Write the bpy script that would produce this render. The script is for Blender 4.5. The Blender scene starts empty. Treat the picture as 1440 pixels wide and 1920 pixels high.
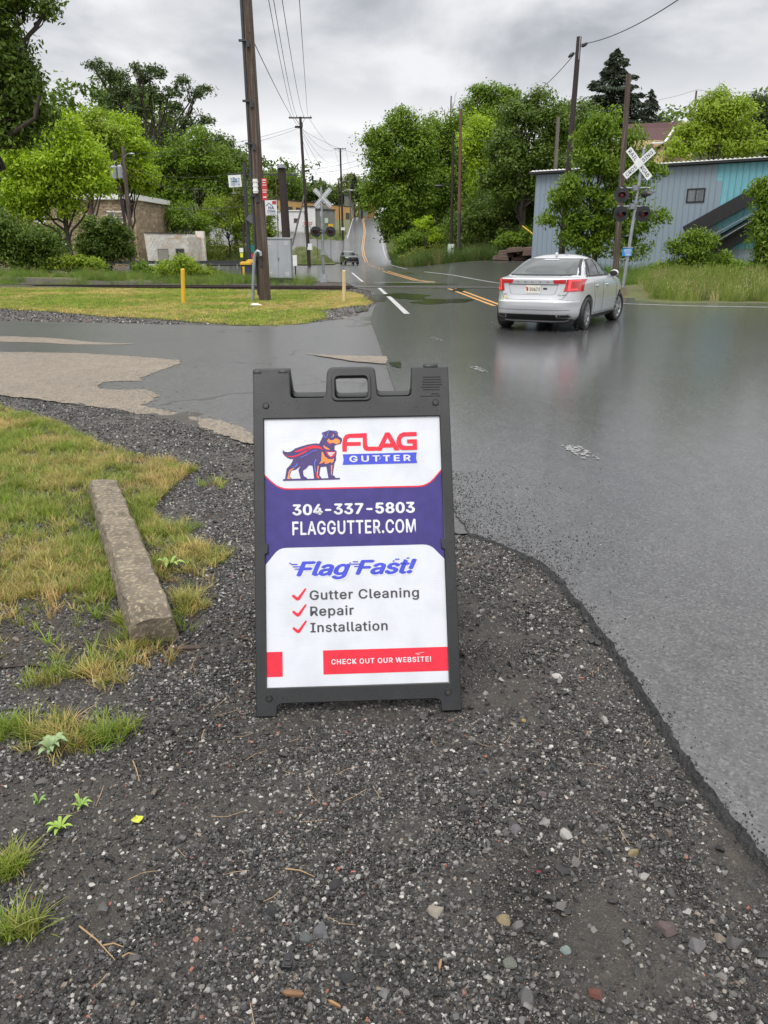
import bpy, bmesh, math, random, os
import numpy as np
from mathutils import Vector, Matrix, Euler
R = math.radians
SC = bpy.context.scene
COL = SC.collection
# ---------------------------------------------------------------- camera
F, H = 1442.0, 1.465
TH = math.atan(485.0 / F)
CT, ST = math.cos(TH), math.sin(TH)
cam_d = bpy.data.cameras.new('camera')
cam_d.sensor_fit = 'VERTICAL'; cam_d.sensor_height = 24.0; cam_d.sensor_width = 18.0
cam_d.lens = 24.0 * F / 1920.0
cam_d.clip_start = 0.05; cam_d.clip_end = 3000
cam = bpy.data.objects.new('camera', cam_d); COL.objects.link(cam)
cam.location = (0, 0, H); cam.rotation_euler = (R(90) - TH, 0, 0)
SC.camera = cam
# ---------------------------------------------------------------- sky, sun, exposure
SC.view_settings.view_transform = 'Standard'; SC.view_settings.look = 'None'
SC.view_settings.exposure = 0.32; SC.view_settings.gamma = 1.0
try: SC.view_settings.use_curve_mapping = False
except Exception: pass
SC.cycles.max_bounces = 8; SC.cycles.transparent_max_bounces = 8
SC.cycles.use_denoising = True
SUN_EL, SUN_AZ = R(58), R(200)      # behind the camera, a little to the left
W = bpy.data.worlds.new('World'); SC.world = W; W.use_nodes = True
nt = W.node_tree; nt.nodes.clear()
def N(t, nt_=None, **k):
    n = (nt_ or nt).nodes.new(t)
    for a, b in k.items(): setattr(n, a, b)
    return n
def L(a, b, nt_=None): (nt_ or nt).links.new(a, b)
def MATH(op, a, b=None, c=None, nt_=None, clamp=False):
    n = N('ShaderNodeMath', nt_, operation=op, use_clamp=clamp)
    for i, v in enumerate((a, b, c)):
        if v is None: continue
        if isinstance(v, (int, float)): n.inputs[i].default_value = v
        else: L(v, n.inputs[i], nt_)
    return n.outputs[0]
def MIXC(fac, a, b, nt_=None, blend='MIX'):
    n = N('ShaderNodeMix', nt_, data_type='RGBA', blend_type=blend)
    for s, v in ((0, fac), (6, a), (7, b)):
        if isinstance(v, (int, float)): n.inputs[s].default_value = v
        elif isinstance(v, tuple): n.inputs[s].default_value = (*v[:3], 1)
        else: L(v, n.inputs[s], nt_)
    return n.outputs[2]
def RANGE(v, a, b, c, d, nt_=None, smooth=False):
    n = N('ShaderNodeMapRange', nt_)
    if smooth: n.interpolation_type = 'SMOOTHSTEP'
    L(v, n.inputs[0], nt_)
    for i, x in enumerate((a, b, c, d)): n.inputs[i + 1].default_value = x
    return n.outputs[0]
sky = N('ShaderNodeTexSky', sky_type='NISHITA', sun_disc=False, sun_elevation=SUN_EL, sun_rotation=SUN_AZ)
tc = N('ShaderNodeTexCoord'); sep = N('ShaderNodeSeparateXYZ'); L(tc.outputs['Generated'], sep.inputs[0])
zz = MATH('MAXIMUM', sep.outputs[2], 0.0)
mp = N('ShaderNodeMapping'); mp.inputs['Scale'].default_value = (1.0, 1.0, 2.1); mp.inputs['Location'].default_value = (0.35, 0.2, 0.1)
L(tc.outputs['Generated'], mp.inputs[0])
n1 = N('ShaderNodeTexNoise'); n1.inputs['Scale'].default_value = 4.2; n1.inputs['Detail'].default_value = 7; n1.inputs['Roughness'].default_value = .52; n1.inputs['Distortion'].default_value = .35
L(mp.outputs[0], n1.inputs[0])
n2 = N('ShaderNodeTexNoise'); n2.inputs['Scale'].default_value = 9.0; n2.inputs['Detail'].default_value = 5; n2.inputs['Distortion'].default_value = .5
L(mp.outputs[0], n2.inputs[0])
nn = MATH('ADD', MATH('MULTIPLY', n1.outputs[0], .75), MATH('MULTIPLY', n2.outputs[0], .25))
# dark cloud bases higher up, a brighter band close to the horizon, overcast brightening to the zenith
edge = MATH('ADD', zz, MATH('MULTIPLY', MATH('SUBTRACT', nn, .5), .34))
low = RANGE(edge, .085, .20, .98, .54, smooth=True)
tone = MATH('MULTIPLY', low, RANGE(nn, .39, .62, .74, 1.42))
zen = RANGE(zz, .24, .95, 1.0, 3.4)
lum = MATH('MULTIPLY', tone, zen)
tint = MIXC(RANGE(lum, .4, .8, 0, 1), (.93, .97, 1.04), (1.0, 1.0, 1.01))
cl = MIXC(1.0, tint, tint)
vm = N('ShaderNodeVectorMath', operation='SCALE'); L(cl, vm.inputs[0]); L(lum, vm.inputs['Scale'])
bgc = N('ShaderNodeBackground'); L(vm.outputs[0], bgc.inputs[0]); bgc.inputs[1].default_value = 1.0
bgs = N('ShaderNodeBackground'); L(sky.outputs[0], bgs.inputs[0]); bgs.inputs[1].default_value = 0.06
mx = N('ShaderNodeMixShader'); mx.inputs[0].default_value = .93
L(bgs.outputs[0], mx.inputs[1]); L(bgc.outputs[0], mx.inputs[2])
wo = N('ShaderNodeOutputWorld'); L(mx.outputs[0], wo.inputs[0])
sd = bpy.data.lights.new('sun', 'SUN'); sd.energy = 1.5; sd.angle = R(24); sd.color = (1, .965, .92)
so = bpy.data.objects.new('sun', sd); COL.objects.link(so); so.location = (0, -20, 40)
so.rotation_euler = Euler((R(90) - SUN_EL, 0, R(-20)))   # light comes from behind the camera
# ---------------------------------------------------------------- helpers
rng = np.random.default_rng(7); random.seed(7)
def at(u, v, Y):
    """point on the photograph's ray (u, v) at forward distance Y"""
    dx = (u - 720) / F; dy = -(v - 960) / F
    d = (dx, CT + dy * ST, -ST + dy * CT); t = Y / d[1]
    return Vector((d[0] * t, Y, H + d[2] * t))
def G(u, v, z=0.0):
    dx = (u - 720) / F; dy = -(v - 960) / F
    d = (dx, CT + dy * ST, -ST + dy * CT); t = (z - H) / d[2]
    return (d[0] * t, d[1] * t)
def XU(u, Y, z=0.0): return (u - 720) / F * (Y * CT - (z - H) * ST)
def PXM(Y): return Y * .985 / F           # metres per photo pixel near the horizon
def sm(a, b, x):
    t = np.clip((np.asarray(x, float) - a) / (b - a), 0, 1); return t * t * (3 - 2 * t)
_ky = [-50, 110, 130, 150, 174, 206, 240, 290, 315, 345, 900]
_kz = [0, 0, .9, 2.35, 4.35, 7.5, 10.6, 13.2, 14.6, 15.2, 22]
_ty = np.arange(-60, 1000, 2.0); _tz = np.interp(_ty, _ky, _kz)
_k = np.ones(7) / 7; _tz = np.convolve(np.pad(_tz, 3, mode='edge'), _k, 'valid'); _tz[_ty < 104] = 0
def prof(Y): return np.interp(Y, _ty, _tz)
CY = [(815, 45), (780, 50), (720, 72), (702, 90), (688, 112), (682, 132), (680, 148), (682, 172), (684, 192), (681, 240), (684, 292), (692, 315), (735, 332), (800, 345)]
LY = [(660, 68), (650, 92), (641, 110), (640, 130), (645, 150), (651, 174), (657, 206), (661, 240), (664, 290), (675, 315), (712, 338), (790, 352)]
RY = [(790, 66), (757, 80), (736, 98), (727, 115), (720, 140), (718, 155), (716, 174), (711, 206), (706, 240), (703, 290), (705, 308), (740, 322), (800, 334)]
def line_w(lst): return [(XU(u, Y, float(prof(Y))), Y) for u, Y in lst]
RYw = line_w(RY); LYw = line_w(LY); CYw = line_w(CY)
def xr(Y): return np.interp(Y, [p[1] for p in RYw], [p[0] for p in RYw])
def T0(X, Y):
    X = np.asarray(X, float); Y = np.asarray(Y, float)
    z = prof(Y)
    z = z + .75 * sm(2, 10, X) * sm(42, 80, Y)
    bx = X - xr(Y)
    z = z + 7.5 * sm(84, 116, Y) * sm(3.0, 15, bx)
    z = z + 22 * sm(112, 190, Y) * sm(29, 60, -X)
    z = z + 9 * sm(68, 120, Y) * sm(16, 40, X) * (1 - .8 * sm(84, 116, Y) * sm(3, 15, bx) * 0)
    return z
def TRY(X): return 36.5 - .1 * X          # centre line of the railway
def T(X, Y):
    X = np.asarray(X, float); Y = np.asarray(Y, float)
    z = T0(X, Y)
    d = np.abs(Y - TRY(X))
    z = z - .15 * sm(1.0, 2.4, -X) * (1 - sm(1.5, 3.4, d))
    z = z - .012 * np.exp(-((X - .9 + .0 * Y) / .28) ** 2) * (1 - sm(3.2, 4.0, Y))
    z = z + .03 * sm(1.0, 2.2, -X) * sm(2.6, 3.6, Y) * (1 - sm(6.5, 8, Y))
    z = z + .35 * sm(7.5, 12, X) * sm(26, 29, Y) * (1 - sm(33, 36, Y))
    z = z + .25 * sm(12, 22, -X) * sm(40, 44, Y) * (1 - sm(52, 58, Y))
    return z
def Tf(x, y): return float(T(x, y))

def me(name, verts, faces, mat=None, smooth=False):
    m = bpy.data.meshes.new(name); m.from_pydata([tuple(v) for v in verts], [], faces); m.update()
    if mat: m.materials.append(mat)
    if smooth: m.polygons.foreach_set('use_smooth', [True] * len(m.polygons))
    return m
def link(name, mesh, parent=None, loc=(0, 0, 0), rot=(0, 0, 0), kind=None, label=None):
    o = bpy.data.objects.new(name, mesh); COL.objects.link(o); o.location = loc; o.rotation_euler = rot
    if parent: o.parent = parent
    if kind: o['kind'] = kind
    if label: o['label'] = label
    return o
def tag(o, label, cat, group=None, kind=None):
    o['label'] = label; o['category'] = cat
    if group: o['group'] = group
    if kind: o['kind'] = kind
    return o
def thing(name, label, cat, loc=(0, 0, 0), rz=0, group=None, rot=None):
    o = bpy.data.objects.new(name, None); COL.objects.link(o); o.empty_display_size = .2
    o.location = loc; o.rotation_euler = rot or (0, 0, rz)
    return tag(o, label, cat, group)
class MB:
    def __init__(s, off=(0, 0, 0)): s.v = []; s.f = []; s.m = []; s.sm = []; s.off = Vector(off); s.cur = 0
    def add(s, vs, fs, smooth=False):
        b = len(s.v); s.v += [Vector(v) - s.off for v in vs]; s.f += [tuple(b + i for i in f) for f in fs]
        s.m += [s.cur] * len(fs); s.sm += [smooth] * len(fs); return s
    def box(s, c, d, rot=None, top=1.0):
        x, y, z = [a / 2 for a in d]; M = rot.to_matrix() if isinstance(rot, Euler) else (rot or Matrix.Identity(3)); c = Vector(c)
        vs = [c + M @ Vector((sx * x * (top if sz > 0 else 1), sy * y * (top if sz > 0 else 1), sz * z)) for sz in (-1, 1) for sy in (-1, 1) for sx in (-1, 1)]
        return s.add(vs, [(0, 2, 3, 1), (4, 5, 7, 6), (0, 1, 5, 4), (2, 6, 7, 3), (0, 4, 6, 2), (1, 3, 7, 5)])
    def bar(s, a, b, w, h, up=(0, 0, 1)):
        a = Vector(a); b = Vector(b); z = (b - a).normalized(); x = Vector(up).cross(z)
        if x.length < 1e-4: x = Vector((1, 0, 0))
        x.normalize(); y = z.cross(x); vs = []
        for p in (a, b):
            for sx, sy in ((-1, -1), (1, -1), (1, 1), (-1, 1)): vs.append(p + x * sx * w / 2 + y * sy * h / 2)
        return s.add(vs, [(3, 2, 1, 0), (4, 5, 6, 7), (0, 1, 5, 4), (1, 2, 6, 5), (2, 3, 7, 6), (3, 0, 4, 7)])
    def cyl(s, a, b, r0, r1=None, n=16, caps=True, smooth=True):
        r1 = r0 if r1 is None else r1; a = Vector(a); b = Vector(b); z = (b - a).normalized()
        x = z.orthogonal().normalized(); y = z.cross(x); vs = []
        for p, r in ((a, r0), (b, r1)):
            for i in range(n):
                t = 2 * math.pi * i / n; vs.append(p + x * r * math.cos(t) + y * r * math.sin(t))
        s.add(vs, [(i, (i + 1) % n, n + (i + 1) % n, n + i) for i in range(n)], smooth)
        if caps: s.add(vs, [tuple(range(n))[::-1], tuple(range(n, 2 * n))])
        return s
    def tube(s, pts, r, n=8, caps=True):
        pts = [Vector(p) for p in pts]; k = len(pts); rr = r if isinstance(r, (list, tuple)) else [r] * k; vs = []; px = None
        for i, p in enumerate(pts):
            t = (pts[min(i + 1, k - 1)] - pts[max(i - 1, 0)]).normalized()
            x = px if px else t.orthogonal(); x = (x - t * x.dot(t)).normalized(); px = x; y = t.cross(x)
            for j in range(n):
                a = 2 * math.pi * j / n; vs.append(p + (x * math.cos(a) + y * math.sin(a)) * rr[i])
        fs = [(i * n + j, i * n + (j + 1) % n, (i + 1) * n + (j + 1) % n, (i + 1) * n + j) for i in range(k - 1) for j in range(n)]
        s.add(vs, fs, True)
        if caps: s.add(vs, [tuple(range(n))[::-1], tuple(range((k - 1) * n, k * n))])
        return s
    def ell(s, c, r, n=12, k=8, M=None):
        M = M or Matrix.Identity(3); c = Vector(c); vs = [c + M @ Vector((0, 0, -r[2]))]
        for i in range(1, k):
            p = -math.pi / 2 + math.pi * i / k
            for j in range(n):
                a = 2 * math.pi * j / n; vs.append(c + M @ Vector((r[0] * math.cos(p) * math.cos(a), r[1] * math.cos(p) * math.sin(a), r[2] * math.sin(p))))
        vs.append(c + M @ Vector((0, 0, r[2]))); fs = [(0, 1 + (j + 1) % n, 1 + j) for j in range(n)]
        for i in range(k - 2):
            for j in range(n): fs.append((1 + i * n + j, 1 + i * n + (j + 1) % n, 1 + (i + 1) * n + (j + 1) % n, 1 + (i + 1) * n + j))
        e = len(vs) - 1; fs += [(1 + (k - 2) * n + j, 1 + (k - 2) * n + (j + 1) % n, e) for j in range(n)]
        return s.add(vs, fs, True)
    def prism(s, poly, p0, ax, ay, az, depth):
        """extrude 2D poly (list of (a,b)) placed at p0 + a*ax + b*ay by depth along az"""
        p0 = Vector(p0); ax, ay, az = Vector(ax), Vector(ay), Vector(az); n = len(poly)
        vs = [p0 + ax * a + ay * b for a, b in poly] + [p0 + ax * a + ay * b + az * depth for a, b in poly]
        fs = [tuple(range(n))[::-1], tuple(range(n, 2 * n))] + [(i, (i + 1) % n, n + (i + 1) % n, n + i) for i in range(n)]
        return s.add(vs, fs)
    def build(s, name, mats, parent=None, bevel=0, **k):
        m = bpy.data.meshes.new(name); m.from_pydata([tuple(v) for v in s.v], [], s.f); m.update()
        for x in (mats if isinstance(mats, (list, tuple)) else [mats]): m.materials.append(x)
        m.polygons.foreach_set('material_index', s.m); m.polygons.foreach_set('use_smooth', s.sm)
        bm = bmesh.new(); bm.from_mesh(m); bmesh.ops.remove_doubles(bm, verts=bm.verts, dist=1e-6) if bevel else None
        bmesh.ops.recalc_face_normals(bm, faces=bm.faces)
        if bevel:
            try: bmesh.ops.bevel(bm, geom=list(bm.edges), offset=bevel, segments=1, affect='EDGES', clamp_overlap=True)
            except Exception: pass
        bm.to_mesh(m); bm.free()
        return link(name, m, parent, **k)
# ---------------------------------------------------------------- materials
def newmat(name):
    m = bpy.data.materials.new(name); m.use_nodes = True; t = m.node_tree; t.nodes.clear()
    o = N('ShaderNodeOutputMaterial', t); b = N('ShaderNodeBsdfPrincipled', t); L(b.outputs[0], o.inputs[0], t)
    return m, t, b, o
def noise(t, scale, detail=4, rough=.55, coord='Object', dist=0, stretch=None, seed=0):
    c = N('ShaderNodeTexCoord', t); n = N('ShaderNodeTexNoise', t)
    n.inputs['Scale'].default_value = scale; n.inputs['Detail'].default_value = detail; n.inputs['Roughness'].default_value = rough; n.inputs['Distortion'].default_value = dist
    m = N('ShaderNodeMapping', t); m.inputs['Location'].default_value = (seed * 3.7, seed * 1.3, seed * 2.1)
    if stretch: m.inputs['Scale'].default_value = stretch
    L(c.outputs[coord], m.inputs[0], t); L(m.outputs[0], n.inputs[0], t)
    return n.outputs[0]
def bump(t, b, h, dist, strength=1.0):
    n = N('ShaderNodeBump', t); n.inputs['Distance'].default_value = dist; n.inputs['Strength'].default_value = strength
    L(h, n.inputs['Height'], t); L(n.outputs[0], b.inputs['Normal'], t)
def pm(name, c1, c2=None, scale=3, rough=.6, bmp=0, bscale=40, metal=0, lo=.35, hi=.65, stretch=None, coat=0, spec=.5, c3=None, s3=1.5):
    m, t, b, o = newmat(name); c2 = c2 or tuple(x * .8 for x in c1)
    col = MIXC(RANGE(noise(t, scale, 6, stretch=stretch), lo, hi, 0, 1, t), c1, c2, t)
    if c3: col = MIXC(RANGE(noise(t, s3, 5, seed=5, stretch=stretch), .5, .68, 0, 1, t), col, c3, t)
    L(col, b.inputs['Base Color'], t); b.inputs['Roughness'].default_value = rough; b.inputs['Metallic'].default_value = metal
    b.inputs['Specular IOR Level'].default_value = spec
    if coat: b.inputs['Coat Weight'].default_value = coat; b.inputs['Coat Roughness'].default_value = .04
    L(RANGE(noise(t, scale * 4, 3, seed=2), .3, .7, rough * .85, min(1, rough * 1.15), t), b.inputs['Roughness'], t)
    if bmp: bump(t, b, noise(t, bscale, 5, stretch=stretch, seed=1), bmp)
    return m
def leafmat(name, c1, c2, trans=.3):
    m, t, b, o = newmat(name)
    a = N('ShaderNodeAttribute', t); a.attribute_name = 'lv'
    col = MIXC(a.outputs['Fac'], c1, c2, t); L(col, b.inputs['Base Color'], t)
    b.inputs['Roughness'].default_value = .5; b.inputs['Specular IOR Level'].default_value = .3
    tr = N('ShaderNodeBsdfTranslucent', t); L(MIXC(1.0, col, (1.0, 1.1, .55), t, 'MULTIPLY'), tr.inputs[0], t)
    mxs = N('ShaderNodeMixShader', t); mxs.inputs[0].default_value = trans
    L(b.outputs[0], mxs.inputs[1], t); L(tr.outputs[0], mxs.inputs[2], t); L(mxs.outputs[0], o.inputs[0], t)
    return m
def instmat(name, rough=.5, trans=0, bmp=0, spec=.5):
    m, t, b, o = newmat(name)
    a = N('ShaderNodeAttribute', t); a.attribute_name = 'col'; a.attribute_type = 'INSTANCER'
    col = a.outputs['Color']
    if bmp: col = MIXC(RANGE(noise(t, 60, 4), .3, .7, 0, .5, t), col, (.02, .02, .02), t)
    L(col, b.inputs['Base Color'], t); b.inputs['Roughness'].default_value = rough; b.inputs['Specular IOR Level'].default_value = spec
    if bmp: bump(t, b, noise(t, 250, 3), bmp)
    if trans:
        tr = N('ShaderNodeBsdfTranslucent', t); L(col, tr.inputs[0], t); mxs = N('ShaderNodeMixShader', t); mxs.inputs[0].default_value = trans
        L(b.outputs[0], mxs.inputs[1], t); L(tr.outputs[0], mxs.inputs[2], t); L(mxs.outputs[0], o.inputs[0], t)
    return m
M = {}
M['wood_brown'] = pm('weathered_brown_wood', (.085, .055, .038), (.045, .03, .022), 3, .8, .01, 12, stretch=(9, 9, .35), c3=(.15, .13, .11), s3=2)
M['wood_dark'] = pm('creosoted_dark_wood', (.035, .022, .018), (.018, .013, .012), 3, .75, .006, 12, stretch=(9, 9, .35))
M['wood_red'] = pm('reddish_wood', (.14, .07, .05), (.09, .05, .04), 3, .8, .006, 12, stretch=(9, 9, .35))
M['wood_grey'] = pm('grey_wood', (.13, .115, .10), (.07, .06, .05), 3, .85, .008, 12, stretch=(9, 9, .35))
M['galv'] = pm('galvanised_metal', (.34, .36, .38), (.24, .26, .28), 6, .42, metal=.6)
M['silver_box'] = pm('silver_painted_metal', (.42, .44, .46), (.36, .38, .40), 1.5, .38, metal=.35)
M['black_metal'] = pm('black_painted_metal', (.012, .012, .013), (.02, .02, .021), 5, .4)
M['dark_metal'] = pm('dark_grey_metal', (.035, .038, .045), (.025, .028, .032), 4, .5)
M['white_paint'] = pm('white_paint', (.78, .78, .76), (.66, .66, .64), 5, .5)
M['yellow_paint'] = pm('yellow_plastic', (.72, .42, .02), (.62, .36, .03), 4, .45)
M['cream_paint'] = pm('cream_plastic', (.62, .47, .24), (.52, .40, .22), 4, .5)
M['red_lens'] = pm('red_lens', (.25, .008, .01), (.12, .004, .006), 8, .15)
M['sign_white'] = pm('white_sheet_sign', (.74, .75, .74), (.64, .66, .66), 4, .4)
M['sign_black'] = pm('black_lettering', (.02, .02, .02), (.03, .03, .03), 9, .5)
M['sign_red'] = pm('red_lettering', (.5, .03, .04), (.42, .03, .04), 9, .5)
M['sign_blue'] = pm('blue_sheet_sign', (.02, .22, .62), (.03, .2, .5), 9, .4)
M['sign_green'] = pm('green_sheet_sign', (.01, .18, .13), (.02, .14, .1), 9, .4)
M['sign_yellow'] = pm('yellow_sheet_sign', (.75, .8, .03), (.7, .7, .03), 9, .4)
M['wire'] = pm('wire_black', (.02, .02, .022), (.03, .03, .03), 9, .6)
M['rust'] = pm('rusty_rail_steel', (.07, .035, .025), (.03, .02, .016), 14, .7, metal=.3, bmp=.003)
M['railtop'] = pm('worn_rail_top', (.30, .29, .29), (.18, .17, .17), 9, .3, metal=.9)
M['glass'] = pm('dark_window_glass', (.02, .026, .028), (.03, .036, .04), 2, .06, spec=.8)
M['bark'] = pm('tree_bark', (.06, .045, .035), (.03, .024, .02), 6, .9, .02, 14, stretch=(4, 4, .7))
M['insul'] = pm('porcelain_insulator', (.30, .28, .27), (.16, .15, .15), 9, .25)
M['pale_green'] = pm('pale_green_metal', (.50, .58, .48), (.42, .50, .42), 3, .45)
def asphalt(name, base, light, rough, grain=90, wet=.35, wscale=.35, cracks=False, tan=None):
    m, t, b, o = newmat(name)
    g1 = noise(t, grain, 3, .7); g2 = noise(t, grain * 3.3, 2, .6, seed=3); big = noise(t, .6, 6, .6, seed=4); st = noise(t, 1.2, 5, .6, seed=8, stretch=(1, .25, 1))
    col = MIXC(RANGE(g1, .36, .68, 0, 1, t), base, light, t)
    col = MIXC(RANGE(big, .35, .7, 0, .3, t), col, tuple(x * .55 for x in base), t)
    m1 = noise(t, 11, 4, .7, seed=12, stretch=(1, .45, 1)); m2 = noise(t, 3.2, 5, .6, seed=14, stretch=(1, .4, 1))
    col = MIXC(RANGE(m1, .4, .62, .45, 0, t), col, tuple(x * .5 for x in base), t)
    vc = N('ShaderNodeTexVoronoi', t); vc.inputs['Scale'].default_value = grain * 1.25; tcv = N('ShaderNodeTexCoord', t); L(tcv.outputs['Object'], vc.inputs[0], t); vs_ = N('ShaderNodeSeparateColor', t); L(vc.outputs['Color'], vs_.inputs[0], t)
    col = MIXC(RANGE(vs_.outputs[0], .35, .0, 0, .8, t), col, tuple(x * .22 for x in base), t); col = MIXC(RANGE(vs_.outputs[1], .72, 1, 0, .5, t), col, tuple(min(1, x * 1.6) for x in light), t)
    col = MIXC(RANGE(g2, .66, .74, 0, .6, t), col, tuple(min(1, x * 2.6) for x in light), t)
    h = MATH('ADD', MATH('ADD', MATH('MULTIPLY', g1, .6), MATH('MULTIPLY', vs_.outputs[2], .5), nt_=t), MATH('MULTIPLY', g2, .35), nt_=t)
    if cracks:
        c = N('ShaderNodeTexCoord', t); v = N('ShaderNodeTexVoronoi', t, feature='DISTANCE_TO_EDGE'); v.inputs['Scale'].default_value = .32
        wv = N('ShaderNodeVectorMath', t, operation='ADD'); sc_ = N('ShaderNodeVectorMath', t, operation='SCALE'); sc_.inputs['Scale'].default_value = .8
        nz = N('ShaderNodeTexNoise', t); nz.inputs['Scale'].default_value = 1.6; nz.inputs['Detail'].default_value = 5
        L(c.outputs['Object'], nz.inputs[0], t); L(nz.outputs['Color'], sc_.inputs[0], t); L(c.outputs['Object'], wv.inputs[0], t); L(sc_.outputs[0], wv.inputs[1], t); L(wv.outputs[0], v.inputs[0], t)
        cr = MATH('MULTIPLY', RANGE(v.outputs[0], .004, .012, 1, 0, t), RANGE(noise(t, .9, 3, seed=9), .47, .56, 0, 1, t), nt_=t)
        col = MIXC(cr, col, tuple(x * .25 for x in base), t); h = MATH('SUBTRACT', h, cr, nt_=t)
    if tan:
        c = N('ShaderNodeTexCoord', t); s = N('ShaderNodeSeparateXYZ', t); L(c.outputs['Object'], s.inputs[0], t)
        col = tan(t, col, s)
    L(col, b.inputs['Base Color'], t)
    w = MATH('ADD', MATH('MULTIPLY', noise(t, wscale, 5, .55, seed=6, stretch=(1, .7, 1)), .75), MATH('MULTIPLY', st, .25), nt_=t)
    wetm = RANGE(w, .50, .62, 0, 1, t, smooth=True)
    rr = MATH('ADD', MATH('MULTIPLY', wetm, -wet, nt_=t), RANGE(g1, .3, .7, rough - .05, rough + .12, t), nt_=t)
    L(rr, b.inputs['Roughness'], t)
    n = N('ShaderNodeBump', t); L(h, n.inputs['Height'], t); n.inputs['Distance'].default_value = .010
    L(RANGE(wetm, 0, 1, .9, .25, t), n.inputs['Strength'], t); L(n.outputs[0], b.inputs['Normal'], t)
    b.inputs['Specular IOR Level'].default_value = .85
    return m
M['road'] = asphalt('wet_asphalt', (.038, .038, .039), (.092, .092, .093), .34, 80, .18, .35)
M['side'] = asphalt('old_asphalt', (.042, .041, .040), (.085, .083, .08), .48, 70, .18, .3, cracks=True)
M['tan'] = asphalt('worn_tan_aggregate', (.115, .09, .060), (.27, .215, .15), .65, 60, .1, .3)
M['lot'] = asphalt('dark_asphalt', (.045, .044, .044), (.085, .083, .082), .5, 50, .25, .25)
M['line_faint'] = pm('nearly_worn_off_line', (.26, .26, .255), (.16, .16, .158), 30, .5)
M['sheen'] = pm('shallow_water_film', (.05, .05, .05), (.06, .06, .06), 2, .2, spec=.9)
M['puddle'] = pm('puddle_water', (.012, .013, .010), (.03, .03, .027), 2, .13, spec=.6)
M['line_white'] = pm('worn_white_line', (.50, .50, .49), (.34, .34, .33), 5, .5, bmp=.002, bscale=80, lo=.4, hi=.6, c3=(.12, .12, .12), s3=22)
M['line_yellow'] = pm('worn_yellow_line', (.66, .30, .03), (.45, .22, .04), 5, .5, bmp=.002, bscale=80, lo=.4, hi=.6, c3=(.16, .11, .07), s3=22)
def groundmat(name, cols, sc, rough=.85, b=.01, bs=60):
    m, t, bs_, o = newmat(name)
    a = noise(t, sc, 8, .65); c = noise(t, sc * 9, 4, .6, seed=3); d = noise(t, bs * 2, 3, .7, seed=1)
    col = MIXC(RANGE(a, .4, .62, 0, 1, t), cols[0], cols[1], t)
    col = MIXC(RANGE(c, .5, .66, 0, 1, t), col, cols[2], t)
    col = MIXC(RANGE(d, .52, .7, 0, .7, t), col, cols[3], t)
    L(col, bs_.inputs['Base Color'], t); bs_.inputs['Roughness'].default_value = rough
    bump(t, bs_, MATH('ADD', noise(t, bs, 5, .7), MATH('MULTIPLY', c, 1.5), nt_=t), b)
    return m
M['gravel'] = groundmat('gravel_ground', ((.030, .026, .022), (.052, .045, .038), (.064, .054, .045), (.17, .15, .125)), 2.2, .6, .012, 110)
M['soil'] = groundmat('dark_soil', ((.040, .032, .024), (.06, .047, .034), (.03, .025, .02), (.09, .075, .055)), 1.5, .9, .012, 60)
M['grass_base'] = groundmat('grass_ground', ((.06, .075, .018), (.10, .11, .028), (.13, .12, .04), (.05, .06, .02)), .8, .9, .03, 30)
M['forest'] = groundmat('forest_floor', ((.030, .042, .014), (.045, .055, .018), (.06, .05, .03), (.02, .03, .01)), .25, .95, .2, 2)
M['ballast'] = groundmat('track_ballast', ((.05, .045, .042), (.10, .095, .09), (.035, .03, .027), (.3, .29, .28)), 3, .8, .03, 25)

M['edge'] = groundmat('crumbled_asphalt_edge', ((.018, .018, .018), (.03, .03, .03), (.012, .012, .012), (.09, .088, .085)), 8, .7, .012, 90)
# ================================================================ SETTING
def lin(a, b, s): return list(np.arange(a, b, s))
XS = lin(-300, -60, 15) + lin(-60, -20, 2) + lin(-20, -4, .8) + lin(-4, 3, .14) + lin(3, 20, .8) + lin(20, 60, 2) + lin(60, 301, 15)
YS = lin(-12, .4, 1.5) + lin(.4, 8, .14) + lin(8, 30, .7) + lin(30, 60, .8) + lin(60, 130, 2) + lin(130, 350, 4) + lin(350, 900, 30)
XS = np.array(XS); YS = np.array(YS)
gx, gy = np.meshgrid(XS, YS); gz = T(gx, gy)
micro = np.where((gy < 9) & (gx < 1.4), rng.normal(0, .0025, gz.shape), 0)
gz = gz + micro
V = np.stack([gx.ravel(), gy.ravel(), gz.ravel()], 1); nx, ny = len(XS), len(YS)
i0 = (np.arange(ny - 1)[:, None] * nx + np.arange(nx - 1)[None, :]).ravel()
Fq = np.stack([i0, i0 + 1, i0 + 1 + nx, i0 + nx], 1)
gm = bpy.data.meshes.new('ground'); gm.from_pydata(V.tolist(), [], Fq.tolist()); gm.update()
for k in ('gravel', 'soil', 'grass_base', 'forest'): gm.materials.append(M[k])
cx_ = (gx[:-1, :-1] + gx[1:, 1:]).ravel() / 2; cy_ = (gy[:-1, :-1] + gy[1:, 1:]).ravel() / 2
mi = np.zeros(len(cx_), int)
mi[cy_ > 31] = 1
mi[(cy_ > 44) & (cx_ < -3)] = 2
mi[(cy_ > 84)] = 2
mi[(cy_ > 104) & (cx_ < -19)] = 3
mi[(cy_ > 120) & (cx_ > 12)] = 3
mi[(cy_ > 60) & (cx_ > 14)] = 3
mi[(cy_ > 25) & (cy_ < 62) & (cx_ > 8)] = 2
mi[(cy_ > 350)] = 3
gm.polygons.foreach_set('material_index', mi.astype(np.int32)); gm.polygons.foreach_set('use_smooth', [True] * len(mi))
ground = link('ground', gm, kind='structure', label='dark gravel shoulder running into soil, grass and wooded hillsides')

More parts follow.
